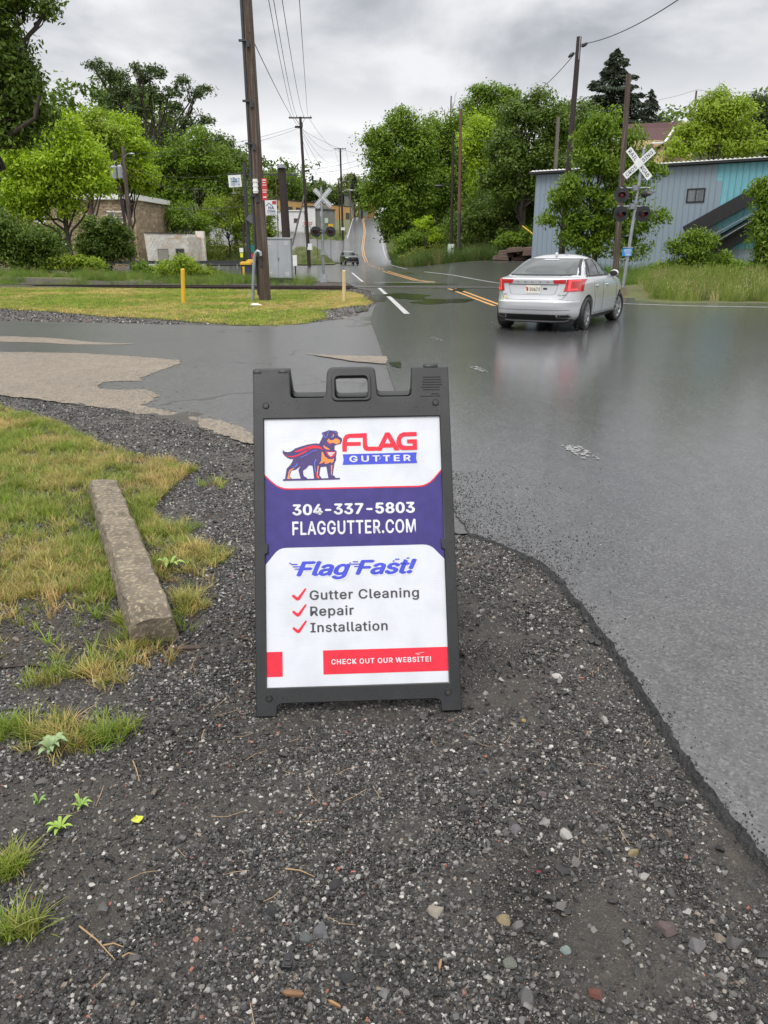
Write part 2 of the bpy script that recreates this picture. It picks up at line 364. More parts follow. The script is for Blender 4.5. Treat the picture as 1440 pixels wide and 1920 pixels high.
def Gp(l): return [G(u, v) for u, v in l]
def jag(poly, amp, step, seed=0, only=None):
    r = np.random.default_rng(seed); out = []
    n = len(poly)
    for i in range(n):
        a = np.array(poly[i]); b = np.array(poly[(i + 1) % n]); out.append(tuple(a))
        if only is not None and i not in only: continue
        d = np.linalg.norm(b - a); k = int(d / step)
        nrm = np.array([-(b - a)[1], (b - a)[0]]) / (d + 1e-9); w = 0
        for j in range(1, k):
            w = w * .7 + r.normal(0, amp * .5)
            out.append(tuple(a + (b - a) * j / k + nrm * w))
    return out
def sheet(name, poly, off, mat, parent=None, xl=None, yl=None, drape=True, kind='structure', skirt=None, label=None):
    from mathutils.geometry import delaunay_2d_cdt
    bm = bmesh.new(); n_ = len(poly); cv, _, cf, *_r = delaunay_2d_cdt([Vector((x, y)) for x, y in poly], [(i, (i + 1) % n_) for i in range(n_)], [], 1, 1e-5)
    vs = [bm.verts.new((v.x, v.y, 0)) for v in cv]
    cx0 = sum(p[0] * poly[(i + 1) % n_][1] - poly[(i + 1) % n_][0] * p[1] for i, p in enumerate(poly))
    for f in cf: bm.faces.new([vs[i] for i in f])
    if drape:
        X0, X1 = min(p[0] for p in poly), max(p[0] for p in poly); Y0, Y1 = min(p[1] for p in poly), max(p[1] for p in poly)
        for y in (yl if yl is not None else [y for y in YS if y > 41]):
            if Y0 < y < Y1: bmesh.ops.bisect_plane(bm, geom=bm.verts[:] + bm.edges[:] + bm.faces[:], plane_co=(0, y, 0), plane_no=(0, 1, 0))
        for x in (xl if xl is not None else lin(-60, 60, 4) + lin(-1, 12, 1.5)):
            if X0 < x < X1: bmesh.ops.bisect_plane(bm, geom=bm.verts[:] + bm.edges[:] + bm.faces[:], plane_co=(x, 0, 0), plane_no=(1, 0, 0))
    co = np.array([v.co for v in bm.verts]); z = T0(co[:, 0], co[:, 1]) if drape else np.zeros(len(co))
    far = np.clip((co[:, 1] - 60) / 100, 0, 1)
    if drape == 'T': z = T(co[:, 0], co[:, 1])
    for v, zz_, f_ in zip(bm.verts, z, far): v.co.z = zz_ + off * (1 + 5 * f_)
    bmesh.ops.recalc_face_normals(bm, faces=bm.faces)
    for f in bm.faces:
        if f.normal.z < 0: f.normal_flip()
    if skirt:
        es = [e for e in bm.edges if e.is_boundary]; sk = []
        for e in es:
            m_ = (e.verts[0].co + e.verts[1].co) / 2
            if not skirt(m_.x, m_.y): continue
            a, b = e.verts; d = (b.co - a.co); nrm = Vector((d.y, -d.x, 0)).normalized(); f = e.link_faces[0]
            if nrm.dot(f.calc_center_median() - m_) > 0: nrm = -nrm
            sk.append((a, b, nrm))
        nv = {}
        for a, b, nr in sk:
            for v in (a, b): nv[v] = nv.get(v, Vector((0, 0, 0))) + nr
        rows = {}
        for v, nr in nv.items():
            nr = nr.normalized(); rows[v] = [v] + [bm.verts.new(v.co + nr * (q_ * .026 + random.uniform(-.005, .005)) - Vector((0, 0, .036 * q_ ** 1.2 + random.uniform(-.003, .003)))) for q_ in (.25, .5, .75, 1)]
        for a, b, nr in sk:
            for q_ in range(4): bm.faces.new((rows[a][q_], rows[b][q_], rows[b][q_ + 1], rows[a][q_ + 1])).material_index = 1
        bmesh.ops.recalc_face_normals(bm, faces=bm.faces)
    m = bpy.data.meshes.new(name); bm.to_mesh(m); bm.free(); m.materials.append(mat)
    if skirt: m.materials.append(M['edge'])
    return link(name, m, parent, kind=kind, label=label)
# side road with its worn tan patch
low_edge = [(475, 835), (400, 812), (300, 785), (200, 768), (100, 755), (0, 742)]
sp = Gp([(860, 1005), (700, 935), (560, 872)] + low_edge) + [(-6.2, 8.7), (-14, 9.2), (-30, 9.5), (-30, 18.2), (-14, 17.9)] + Gp([(0, 603), (200, 607), (450, 613), (560, 610), (620, 602), (665, 597), (690, 580), (720, 560), (820, 600), (900, 800), (930, 1000)])
side_road = sheet('side_road', jag(sp, .02, .12, 3, only=set(range(0, 8))), .012, M['side'], drape=False, label='cracked grey side road joining from the left')
tanp = Gp([(0, 742), (100, 755), (200, 768), (300, 785), (400, 812), (475, 835), (475, 818), (440, 800), (375, 786), (330, 779), (262, 763), (302, 742), (265, 733), (200, 732), (185, 725), (200, 718), (270, 716), (262, 711), (300, 697), (335, 685), (333, 677), (270, 672), (150, 664), (0, 662)]) + [(-8, 13.2), (-12, 13), (-11, 9.6), (-6.5, 8.9)]
sheet('worn_patch', jag(jag(tanp, .035, .10, 5), .02, .022, 15), .016, M['tan'], side_road, drape=False)
sheet('worn_patch', jag(Gp([(0, 632), (70, 634), (150, 641), (255, 647), (140, 648), (60, 644), (0, 642)]) + [(-9, 14.8), (-9, 15.6)], .05, .15, 6), .016, M['tan'], side_road, drape=False)
sheet('worn_patch', jag(Gp([(570, 665), (640, 669), (725, 671), (722, 685), (660, 680), (610, 672)]), .03, .1, 8), .024, M['tan'], side_road, drape=False)
# main road
mp_ = [(1.55, .2)] + Gp([(1440, 1625), (1300, 1450), (1200, 1290), (1100, 1150), (1050, 1090), (1015, 1060), (950, 1030), (880, 1005), (845, 950), (800, 870), (765, 790), (735, 720), (712, 650), (694, 600), (705, 570), (702, 548), (668, 541), (650, 531), (600, 528), (550, 524)])
main_poly = mp_ + [(-9, 44.5), (-14, 58), (-30, 62), (-80, 62), (-80, 94), (-30, 95), (-15, 98), (-9, 98)] + [(XU(640, 110), 110)] + [(a - .5, b) for a, b in LYw[3:]] + [(30, 345), (30, 335)] + [(a + .6, b) for a, b in reversed(RYw[3:])] + [(XU(735, 98) + .8, 98), (XU(770, 86), 86), (XU(850, 82), 82), (XU(990, 76), 76), (11.0, 66), (12.2, 62.5), (14.5, 54), (12.5, 42), (10.6, 36), (9.4, 30), (8.2, 26), (8.6, 24.6), (14, 23.9), (60, 22), (60, .2)]
isedge = lambda x, y: y < 4.6 and x < 2
road = sheet('road', jag(main_poly, .006, .012, 4, only={1, 2, 3, 4, 5, 6, 7, 8}), .020, M['road'], skirt=isedge, label='wet dark asphalt road crossing the railway and climbing the hill')
# side street climbing off to the left of the hill road, and gravel drives
ss = [(XU(641, 112), 112), (-9, 112), (-12.5, 124), (-20, 138), (-32, 150), (-40, 188), (XU(575, 188, 5), 188), (XU(582, 172, 4), 172), (XU(645, 166, 4), 166), (XU(640, 130), 130)]
sheet('side_street', [(a, b) for a, b in ss], .03, M['lot'], label='asphalt side street branching left below the white building')
dr = [(XU(385, 100), 100), (XU(450, 100), 100), (XU(470, 106), 106), (XU(455, 112), 112), (XU(430, 116), 116), (XU(405, 116), 116), (XU(384, 108), 108)]
sheet('driveway', dr, .05, M['lot'], label='dark driveway beside the small white block building')
# lawn bases
isl = Gp([(0, 579), (60, 583), (150, 590), (240, 596), (300, 600), (380, 606), (450, 611), (520, 612), (575, 607), (600, 600), (612, 592), (600, 584), (640, 577), (688, 573), (690, 562), (670, 552), (640, 547), (500, 545), (300, 542), (100, 537), (0, 532)]) + [(-34, 38.5), (-34, 24), (-20, 22.6)]
isl = jag(isl, .12, .35, 9)
sheet('lawn', isl, .008, M['grass_base'], drape=False, label='mown lawn island between the side road and the railway')
fl = Gp([(0, 765), (60, 783), (130, 812), (215, 850), (330, 872), (350, 895), (300, 940), (290, 975), (330, 1010), (395, 1040), (410, 1090), (385, 1150), (330, 1195), (290, 1230), (180, 1265), (60, 1250), (0, 1255)]) + [(-2.6, 2.2), (-7, 3), (-7, 8.2)]
fl = jag(fl, .03, .12, 10)
sheet('verge', fl, .006, M['soil'], drape='T', xl=lin(-7, -.5, .28), yl=lin(2, 8.5, .28), label='grassy verge with bare soil at the left beside the gravel')
sheet('grass_island', [(-8.5, 100.5), (XU(630, 104), 104), (XU(626, 112), 112), (XU(606, 138), 138), (XU(592, 150, 2), 150), (XU(556, 150, 2), 150), (XU(548, 140), 140), (XU(546, 101), 101)], .05, M['grass_base'], label='grassy corner at the foot of the utility pole with a crossarm')
# painted markings, children of the road
def strip(name, pts, w, mat, off=.024, base=0, parent=None, step=2.0):
    P = [];
    for i in range(len(pts) - 1):
        a, b = np.array(pts[i], float), np.array(pts[i + 1], float); k = max(1, int(np.linalg.norm(b - a) / step))
        for j in range(k): P.append(a + (b - a) * j / k)
    P.append(np.array(pts[-1], float)); vs = []; fs = []
    for i, p in enumerate(P):
        d = P[min(i + 1, len(P) - 1)] - P[max(i - 1, 0)]; d /= np.linalg.norm(d) + 1e-9; n = np.array([-d[1], d[0]])
        for s in (-1, 1):
            q = p + n * s * w / 2; f = min(max((q[1] - 60) / 100, 0), 1)
            vs.append((q[0], q[1], float(T0(q[0], q[1])) + (off) * (1 + 5.2 * f)))
    for i in range(len(P) - 1): fs.append((2 * i, 2 * i + 1, 2 * i + 3, 2 * i + 2))
    m = me(name, vs, fs, mat); o = link(name, m, parent or road, kind='structure')
    for p_ in m.polygons:
        if p_.normal.z < 0: p_.flip()
    return o
strip('edge_line', Gp([(711, 541), (736, 564), (763, 590)]), .15, M['line_white'])
strip('edge_line', Gp([(660, 512), (680, 529)]), .14, M['line_white'])
strip('stop_line', Gp([(695, 530.5), (815, 530)]), .35, M['line_white'])
strip('centre_line', Gp([(841, 542), (927, 575)]), .12, M['line_yellow']); strip('centre_line', Gp([(855, 542), (927, 569), (960, 582)]), .12, M['line_yellow'])
strip('centre_line', Gp([(717, 509), (775, 526), (806, 530)]), .13, M['line_yellow']); strip('centre_line', Gp([(727, 509), (782, 525.5), (817, 530)]), .13, M['line_yellow'])
far_c = [p for p in CYw if p[1] >= 112]
def offs(pts, d): return [(x + d, y) for x, y in pts]
strip('centre_line', offs(far_c, -.15), .13, M['line_yellow']); strip('centre_line', offs(far_c, .15), .13, M['line_yellow'])
for k in range(6):
    y0 = 76 + k * 6.0; xa = np.interp([y0, y0 + 2.6], [p[1] for p in CYw], [p[0] for p in CYw])
    for d in (-.17, .17): strip('centre_dash', [(xa[0] + d, y0), (xa[1] + d, y0 + 2.6)], .14, M['line_yellow'])
strip('edge_line', RYw + [(30, 331)], .14, M['line_white']); strip('edge_line', LYw[5:] + [(30, 352)], .16, M['line_white'])
strip('edge_line', [RYw[0]] + Gp([(850, 518), (930, 531), (985, 537)]), .12, M['line_white'])
strip('edge_line', Gp([(1176, 571), (1290, 575), (1440, 577.5)]) + [(26, 22.6)], .14, M['line_white'])
strip('edge_line', Gp([(1040, 560), (1176, 571)]), .1, M['line_white'])
def blotch(name, u, v, su, sv, mat, off, n=26, seed=0, parent=None, k=.4):
    """irregular flat patch centred on ground pixel (u,v)"""
    c = np.array(G(u, v)); r = np.random.default_rng(seed); a = np.array(G(u + su, v)) - c; b = np.array(G(u, v - sv)) - c
    ph = r.uniform(0, 6.28, 6); pts = []
    for i in range(n):
        t = 2 * math.pi * i / n; rad = 1 + k * sum(math.sin((q + 2) * t + ph[q]) / (q + 2) for q in range(5)) + r.normal(0, .05)
        p = c + a * rad * math.cos(t) + b * rad * math.sin(t); pts.append((p[0], p[1], off))
    m = me(name, pts, [tuple(range(n))], mat)
    for p_ in m.polygons:
        if p_.normal.z < 0: p_.flip()
    return link(name, m, parent or road, kind='structure')
def speckle_line(name, a, b, w, n, seed):
    """a worn dash: many scraps of leftover paint, one mesh"""
    r = np.random.default_rng(seed); a = np.array(G(*a)); b = np.array(G(*b)); d = (b - a) / np.linalg.norm(b - a); nn_ = np.array([-d[1], d[0]]); vs = []; fs = []
    for i in range(n):
        t = r.beta(1.3, 1.3); c = a + (b - a) * t + nn_ * r.uniform(-w / 2, w / 2); s = abs(r.normal(.005, .008)) + .003; k0 = len(vs)
        for j in range(6):
            q = 2 * math.pi * j / 6 + r.uniform(-.4, .4); vs.append((c[0] + math.cos(q) * s * r.uniform(.5, 1.3), c[1] + math.sin(q) * s * 1.5 * r.uniform(.5, 1.3), .0235 + .00002 * i))
        fs.append(tuple(range(k0, k0 + 6)))
    return link(name, me(name, vs, fs, M['line_faint']), road, kind='structure')
speckle_line('lane_dash', (1064, 838), (1108, 868), .14, 90, 1)
speckle_line('lane_dash', (886, 690), (908, 701), .13, 60, 2)
speckle_line('lane_dash', (812, 634), (828, 642), .12, 30, 3)
for u, v, a_, b_, s_ in ((760, 556, 45, 5, 1), (700, 562, 20, 6, 2), (830, 566, 50, 5, 3), (860, 545, 14, 2.6, 4), (800, 512, 50, 3, 5), (745, 533, 90, 2.4, 6), (742, 686, 13, 5, 7), (678, 582, 12, 4, 11)):
    blotch('puddle', u, v, a_, b_, M['puddle'], .0245, 34, s_)
for u, v, a_, b_, s_ in ((672, 598, 22, 5, 8), (680, 609, 26, 3, 10)): blotch('puddle', u, v, a_, b_, M['sheen'], .0148, 30, s_, k=.6)
for u, v, a_, b_, s_ in ((165, 797, 50, 5, 12), (270, 812, 60, 5, 13)): blotch('puddle', u, v, a_, b_, M['sheen'], .006, 30, s_, side_road, k=.6)
# railway
def trp(x, d): return (x + d * .1, TRY(x) + d)
trk = bpy.data.objects.new('railway_track', None); COL.objects.link(trk); trk['kind'] = 'structure'; trk['label'] = 'rusty single railway track crossing the road'
sheet('ballast', [trp(-34, -1.7), trp(-1.4, -1.9), trp(-1.2, 1.9), trp(-34, 1.9)], -.13, M['ballast'], trk, drape=False)
for d in (-.75, .75):
    for (xa, xb, o_) in ((-34, -1.6, 0), (-1.6, 12.3, -.0), (12.3, 34, 0)):
        if xa == 12.3: a, b = trp(xa, d), trp(xb, d); z0 = .22
        else: a, b = trp(xa, d), trp(xb, d); z0 = 0.0
        mb = MB(); zt = .034 + z0
        prof_ = [(-.065, -.165), (.065, -.165), (.065, -.15), (.012, -.13), (.012, -.04), (.036, -.03), (.036, -.004), (-.036, -.004), (-.036, -.03), (-.012, -.04), (-.012, -.13), (-.065, -.15)]
        ax = Vector((b[1] - a[1], a[0] - b[0], 0)).normalized(); az = Vector((b[0] - a[0], b[1] - a[1], 0)); ln = az.length; az.normalize()
        mb.prism(prof_, (a[0], a[1], zt), ax, (0, 0, 1), az, ln)
        mb.cur = 1; mb.bar((a[0], a[1], zt - .001), (b[0], b[1], zt - .001), .066, .006)
        mb.build('rail', [M['rust'], M['railtop']], trk)
tie = MB(); tie.box((0, 0, 0), (.22, 2.5, .14)); tie0 = tie.build('tie', M['wood_dark'], trk); tie0.location = (*trp(-1.9, 0), -.19)
tie0.rotation_euler[2] = -.1
for k in range(1, 52):
    t_ = tie0.copy(); COL.objects.link(t_); t_.parent = trk; t_.location = (*trp(-1.9 - .6 * k, random.uniform(-.04, .04)), -.19)
sheet('crossing_panel', [trp(-1.3, -1.3), trp(10.3, -1.3), trp(10.3, -.85), trp(-1.3, -.85)], .024, M['puddle'], trk)
sheet('crossing_panel', [trp(-1.3, -.62), trp(10.6, -.62), trp(10.6, .62), trp(-1.3, .62)], .024, M['lot'], trk)
# ---------------------------------------------------------------- scatter helper
def proto_collection(name, meshes):
    c = bpy.data.collections.new(name)
    for i, m in enumerate(meshes):
        o = bpy.data.objects.new('%s_%02d' % (name, i), m); c.objects.link(o)
    return c
def scatter(name, P, S, Rr, C, pc, npro, label=None, kind='stuff', parent=None, mat=None):
    n = len(P); m = bpy.data.meshes.new(name); m.vertices.add(n); m.vertices.foreach_set('co', np.asarray(P, np.float32).ravel())
    for nm, ty, dat, key in (('scl', 'FLOAT_VECTOR', S, 'vector'), ('rot', 'FLOAT_VECTOR', Rr, 'vector')):
        a = m.attributes.new(nm, ty, 'POINT'); a.data.foreach_set(key, np.asarray(dat, np.float32).ravel())
    a = m.attributes.new('col', 'FLOAT_COLOR', 'POINT'); a.data.foreach_set('color', np.concatenate([C, np.ones((n, 1))], 1).astype(np.float32).ravel())
    a = m.attributes.new('pid', 'INT', 'POINT'); a.data.foreach_set('value', rng.integers(0, npro, n).astype(np.int32))
    o = link(name, m, parent, kind=kind, label=label)
    if mat: m.materials.append(mat)
    g = bpy.data.node_groups.new(name + '_nodes', 'GeometryNodeTree')
    g.interface.new_socket('Geometry', in_out='INPUT', socket_type='NodeSocketGeometry'); g.interface.new_socket('Geometry', in_out='OUTPUT', socket_type='NodeSocketGeometry')
    gi = g.nodes.new('NodeGroupInput'); go = g.nodes.new('NodeGroupOutput'); ip = g.nodes.new('GeometryNodeInstanceOnPoints'); ci = g.nodes.new('GeometryNodeCollectionInfo')
    ci.inputs['Collection'].default_value = pc; ci.inputs['Separate Children'].default_value = True; ci.inputs['Reset Children'].default_value = True
    def na(nm, ty):
        q = g.nodes.new('GeometryNodeInputNamedAttribute'); q.data_type = ty; q.inputs['Name'].default_value = nm; return q.outputs[0]
    e2r = g.nodes.new('FunctionNodeEulerToRotation')
    g.links.new(gi.outputs[0], ip.inputs['Points']); g.links.new(ci.outputs[0], ip.inputs['Instance']); ip.inputs['Pick Instance'].default_value = True
    g.links.new(na('pid', 'INT'), ip.inputs['Instance Index']); g.links.new(na('rot', 'FLOAT_VECTOR'), e2r.inputs[0]); g.links.new(e2r.outputs[0], ip.inputs['Rotation'])
    g.links.new(na('scl', 'FLOAT_VECTOR'), ip.inputs['Scale']); g.links.new(ip.outputs[0], go.inputs[0])
    md = o.modifiers.new('scatter', 'NODES'); md.node_group = g
    return o
def inpoly(P, poly):
    x, y = P[:, 0], P[:, 1]; ins = np.zeros(len(P), bool); n = len(poly)
    for i in range(n):
        x1, y1 = poly[i]; x2, y2 = poly[(i + 1) % n]
        c = ((y1 > y) != (y2 > y)) & (x < (x2 - x1) * (y - y1) / (y2 - y1 + 1e-12) + x1); ins ^= c
    return ins
def vnoise(x, y, s, seed=0):
    """cheap smooth value noise 0..1"""
    r = np.random.default_rng(seed); g = r.random((64, 64)); u = np.asarray(x) / s; v = np.asarray(y) / s
    i = np.floor(u).astype(int); j = np.floor(v).astype(int); a = u - i; b = v - j; a = a * a * (3 - 2 * a); b = b * b * (3 - 2 * b)
    i0, i1, j0, j1 = i % 64, (i + 1) % 64, j % 64, (j + 1) % 64
    return g[i0, j0] * (1 - a) * (1 - b) + g[i1, j0] * a * (1 - b) + g[i0, j1] * (1 - a) * b + g[i1, j1] * a * b
def rock_mesh(name, seed, mat, flat=.7, n=14, sub=False):
    r = np.random.default_rng(seed); bm = bmesh.new()
    for i in range(n):
        p = r.normal(0, 1, 3); p /= np.linalg.norm(p); p *= r.uniform(.8, 1.1); bm.verts.new((p[0] * .5, p[1] * .5 * r.uniform(.75, 1), p[2] * .5 * flat))
    res = bmesh.ops.convex_hull(bm, input=bm.verts[:]); junk = [g for g in res['geom_interior'] + res['geom_unused'] if isinstance(g, bmesh.types.BMVert)]
    if junk: bmesh.ops.delete(bm, geom=list(set(junk)), context='VERTS')
    if sub:
        bmesh.ops.bevel(bm, geom=list(bm.edges), offset=.05, segments=2, affect='EDGES', clamp_overlap=True)
    m = bpy.data.meshes.new(name); bm.to_mesh(m); bm.free(); m.materials.append(mat); return m
M['pebble'] = instmat('loose_pebbles', .5, bmp=.0006)
PB = proto_collection('pebble_shape', [rock_mesh('pebble', 100 + i, M['pebble'], .55 + .04 * i, 11 + i % 4) for i in range(9)])
def pebcol(n, warm=.0):
    k = rng.random(n); c = np.zeros((n, 3)); g = rng.uniform(.010, .042, n)
    c[:] = g[:, None] * np.array([1.0, .97, .94])
    a = k > .52; c[a] = rng.uniform(.045, .15, a.sum())[:, None] * np.array([1.0, .95, .90])
    a = k > .83; c[a] = rng.uniform(.16, .36, a.sum())[:, None] * np.array([1.0, .95, .88])
    a = k > .93; c[a] = rng.uniform(.12, .3, a.sum())[:, None] * np.array([1.0, .82, .64])
    a = k > .965; c[a] = rng.uniform(.34, .6, a.sum())[:, None] * np.array([1.0, .95, .88])
    a = k > .995; c[a] = rng.uniform(.15, .4, a.sum())[:, None] * np.array([1.0, .38, .25])
    return c
gravel_poly = [(1.55, .2)] + Gp([(1440, 1625), (1300, 1450), (1200, 1290), (1100, 1150), (1050, 1090), (1015, 1060), (950, 1030), (880, 1005), (860, 1005), (700, 935), (560, 872)] + low_edge) + [(-6.2, 8.7), (-9, 8.8), (-9, .2)]
def peb(n, x0, x1, y0, y1, smin, smax, name, dens=None, power=2.0, sink=.25):
    P = np.stack([rng.uniform(x0, x1, n), rng.uniform(y0, y1, n)], 1); P = P[inpoly(P, gravel_poly)]
    P = P[~inpoly(P, fl) | (rng.random(len(P)) < .35)]
    if dens is not None: P = P[rng.random(len(P)) < dens(P[:, 0], P[:, 1])]
    n = len(P); s = smin + (smax - smin) * rng.random(n) ** power
    zt = T(P[:, 0], P[:, 1]) + np.where(inpoly(P, fl), .006, 0)
    S = s[:, None] * rng.uniform(.75, 1.3, (n, 3)); Rr = np.stack([rng.uniform(-.5, .5, n), rng.uniform(-.5, .5, n), rng.uniform(0, 6.28, n)], 1)
    return scatter(name, np.column_stack([P, zt + s * sink * rng.uniform(-.4, 1.1, n)]), S, Rr, pebcol(n), PB, 9, label='loose dark wet gravel on the shoulder')
# right part of the shoulder is sandier, so the fine gravel thins out there
sandy = lambda x, y: 1 - .6 * sm(.1, .5, x + .12 * (vnoise(x, y, .3, 2) - .5) * 4) * (.5 + .5 * vnoise(x, y, .18, 4)) - .55 * (vnoise(x, y, .35, 3) > .72)
peb(190000, -1.7, 1.4, .5, 2.5, .005, .0165, 'gravel', sandy, 1.9)
peb(190000, -3.0, 1.3, 2.5, 5.0, .007, .019, 'gravel', sandy, 1.9)
peb(110000, -7.5, .9, 5.0, 9.0, .010, .026, 'gravel', sandy, 1.6)
peb(190000, -.4, 1.4, .5, 4.2, .003, .0065, 'gravel', None, 1.4)
peb(5200, -1.7, 1.4, .5, 4.5, .014, .030, 'gravel', lambda x, y: .25 + .75 * sm(-.1, .35, x), 2.2, sink=.3)
peb(620, -1.2, 1.35, .6, 4.2, .022, .044, 'gravel', lambda x, y: .15 + .85 * sm(-.1, .35, x), 1.6, sink=.25)
# gravel band between the side road and the lawn
Pg = np.stack([rng.uniform(-16, -.2, 26000), rng.uniform(17, 36, 26000)], 1); keep = ~inpoly(Pg, isl) & ~inpoly(Pg, sp) & ~inpoly(Pg, main_poly); Pg = Pg[keep]
n = len(Pg); s = rng.uniform(.02, .06, n)
scatter('gravel', np.column_stack([Pg, T(Pg[:, 0], Pg[:, 1]) + s * .2]), s[:, None] * rng.uniform(.7, 1.3, (n, 3)), rng.uniform(0, 6.28, (n, 3)), pebcol(n) * 1.3, PB, 9, label='grey gravel band along the lawn edge')
# ballast stones and lawn-side debris
Pg = np.stack([rng.uniform(-26, -1.3, 9000), rng.uniform(-2.1, 2.1, 9000)], 1); Pg[:, 1] += TRY(Pg[:, 0]); n = len(Pg); s = rng.uniform(.04, .11, n)
scatter('ballast_stone', np.column_stack([Pg, np.full(n, -.11)]), s[:, None] * rng.uniform(.7, 1.3, (n, 3)), rng.uniform(0, 6.28, (n, 3)), pebcol(n) * 1.5, PB, 9, label='crushed stone between the rails')
Pg = np.stack([rng.uniform(-13, 1, 60000), rng.uniform(6, 17.5, 60000)], 1); tp_ = [np.array(p) for p in tanp]
def dsg(P, a, b): ab = b - a; t_ = np.clip(((P - a) @ ab) / (ab @ ab + 1e-9), 0, 1); return np.linalg.norm(P - (a + t_[:, None] * ab), axis=1)
dist = np.min([dsg(Pg, tp_[i], tp_[(i + 1) % len(tp_)]) for i in range(len(tp_))], axis=0); Pg = Pg[(rng.random(len(Pg)) < .8 * np.exp(-dist / .10)) & inpoly(Pg, sp)]
n = len(Pg); s = rng.uniform(.012, .04, n); c = np.array([.30, .24, .165]) * rng.uniform(.6, 1.2, (n, 1)); dk = rng.random(n) < .45; c[dk] = np.array([.06, .058, .055])
scatter('washed_grit', np.column_stack([Pg, np.full(n, .0165)]), np.stack([s, s, s * .12], 1), np.stack([np.zeros(n), np.zeros(n), rng.uniform(0, 6.28, n)], 1), c, PB, 9, label='tan grit thinning out round the worn patch')
# grit on the road close to the edge
Pg = np.stack([rng.uniform(.3, 2.2, 9000), rng.uniform(1.2, 8, 9000)], 1); Pg = Pg[inpoly(Pg, main_poly)]; Pg = Pg[rng.random(len(Pg)) < .05 + .5 * np.exp(-((Pg[:, 0] - .75) / .25) ** 2)]
n = len(Pg); s = rng.uniform(.003, .008, n)
scatter('road_grit', np.column_stack([Pg, np.full(n, .021)]), s[:, None] * np.ones((n, 3)), rng.uniform(0, 6.28, (n, 3)), pebcol(n), PB, 9, label='fine grit washed on to the asphalt')
Pg = np.stack([rng.uniform(.2, 1.6, 42000), rng.uniform(.8, 5.2, 42000)], 1); Pg = Pg[inpoly(Pg, main_poly) ]
ed = [np.array(p) for p in main_poly[0:12]]
def dseg(P, a, b): ab = b - a; t_ = np.clip(((P - a) @ ab) / (ab @ ab), 0, 1); return np.linalg.norm(P - (a + t_[:, None] * ab), axis=1)
dist = np.min([dseg(Pg, ed[i], ed[i + 1]) for i in range(len(ed) - 1)], axis=0); wid = .018 + .16 * sm(3.2, 3.9, Pg[:, 1]); Pg = Pg[rng.random(len(Pg)) < np.exp(-dist / wid)]
n = len(Pg); s = rng.uniform(.004, .011, n)
scatter('edge_chips', np.column_stack([Pg, np.full(n, .021)]), s[:, None] * rng.uniform(.7, 1.3, (n, 3)), rng.uniform(0, 6.28, (n, 3)), pebcol(n) * .8, PB, 9, label='loose chips along the crumbling asphalt edge')
# ---------------------------------------------------------------- grass
M['grass'] = instmat('grass_blades', .5, .35, spec=.3)
def tuft_mesh(seed, n, h, spread, w, lean=.5, mat=None, segs=3, head=False):
    r = np.random.default_rng(seed); vs = []; fs = []
    for i in range(n):
        a = r.uniform(0, 6.28); b = np.array([math.cos(a), math.sin(a)]) * spread * math.sqrt(r.random()); d = r.uniform(0, 6.28) if r.random() < .4 else a + r.normal(0, .5)
        dv = np.array([math.cos(d), math.sin(d)]); L_ = h * r.uniform(.45, 1.1); le = abs(r.normal(lean, .3)); sd_ = np.array([-dv[1], dv[0]]); k0 = len(vs); ww = w * r.uniform(.6, 1.3)
        for j in range(segs + 1):
            t = j / segs; o = b + dv * L_ * le * t ** 1.6; z = L_ * (t - .25 * le * t * t); wd = ww * (1 - t) ** .7 / 2
            if j == segs: vs.append((o[0], o[1], z))
            else:
                vs.append((o[0] - sd_[0] * wd, o[1] - sd_[1] * wd, z)); vs.append((o[0] + sd_[0] * wd, o[1] + sd_[1] * wd, z))
        for j in range(segs - 1): fs.append((k0 + 2 * j, k0 + 2 * j + 1, k0 + 2 * j + 3, k0 + 2 * j + 2))
        fs.append((k0 + 2 * segs - 2, k0 + 2 * segs - 1, k0 + 2 * segs))
        if head:
            p = np.array([o[0], o[1], z])
            for q in range(3):
                c = p - np.array([0, 0, .03 * q * h]); vs += [tuple(c + [.018 * h, 0, 0]), tuple(c + [0, .018 * h, .0]), tuple(c + [-.01 * h, 0, .07 * h])]; fs.append((len(vs) - 3, len(vs) - 2, len(vs) - 1))
    return me('tuft', vs, fs, mat or M['grass'])
def gcol(P, dry=.5, seed=1, s1=.5):
    n = len(P); k = vnoise(P[:, 0], P[:, 1], s1, seed) * .6 + vnoise(P[:, 0], P[:, 1], s1 * 3.3, seed + 1) * .4 + rng.normal(0, .14, n)
    t = sm(dry - .18, dry + .22, k)[:, None]; g = np.array([.20, .27, .036]); y = np.array([.46, .36, .14])
    c = g * (1 - t) + y * t; return c * rng.uniform(.65, 1.35, (n, 1)) * rng.uniform(.9, 1.1, (n, 3))
TF = proto_collection('near_tuft', [tuft_mesh(i, 18, .10, .035, .0052, .75) for i in range(7)])
TL = proto_collection('lawn_tuft', [tuft_mesh(20 + i, 22, .07, .10, .011, .7, segs=2) for i in range(6)])
TT = proto_collection('tall_tuft', [tuft_mesh(40 + i, 34, .8, .22, .014, .35, segs=3, head=True) for i in range(6)])
def grass(name, P, smin, smax, C, pc, npro, z, label):
    n = len(P); s = rng.uniform(smin, smax, n)
    return scatter(name, np.column_stack([P, z]), np.stack([s, s, s * rng.uniform(.7, 1.25, n)], 1), np.stack([rng.normal(0, .1, n), rng.normal(0, .1, n), rng.uniform(0, 6.28, n)], 1), C, pc, npro, label=label)
P = np.stack([rng.uniform(-7, -.4, 90000), rng.uniform(2.0, 8.3, 90000)], 1); P = P[inpoly(P, fl)]
curb = [G(*p, .10) for p in ((170, 897), (213, 895), (345, 1150), (226, 1166))]; P = P[~inpoly(P, curb)]
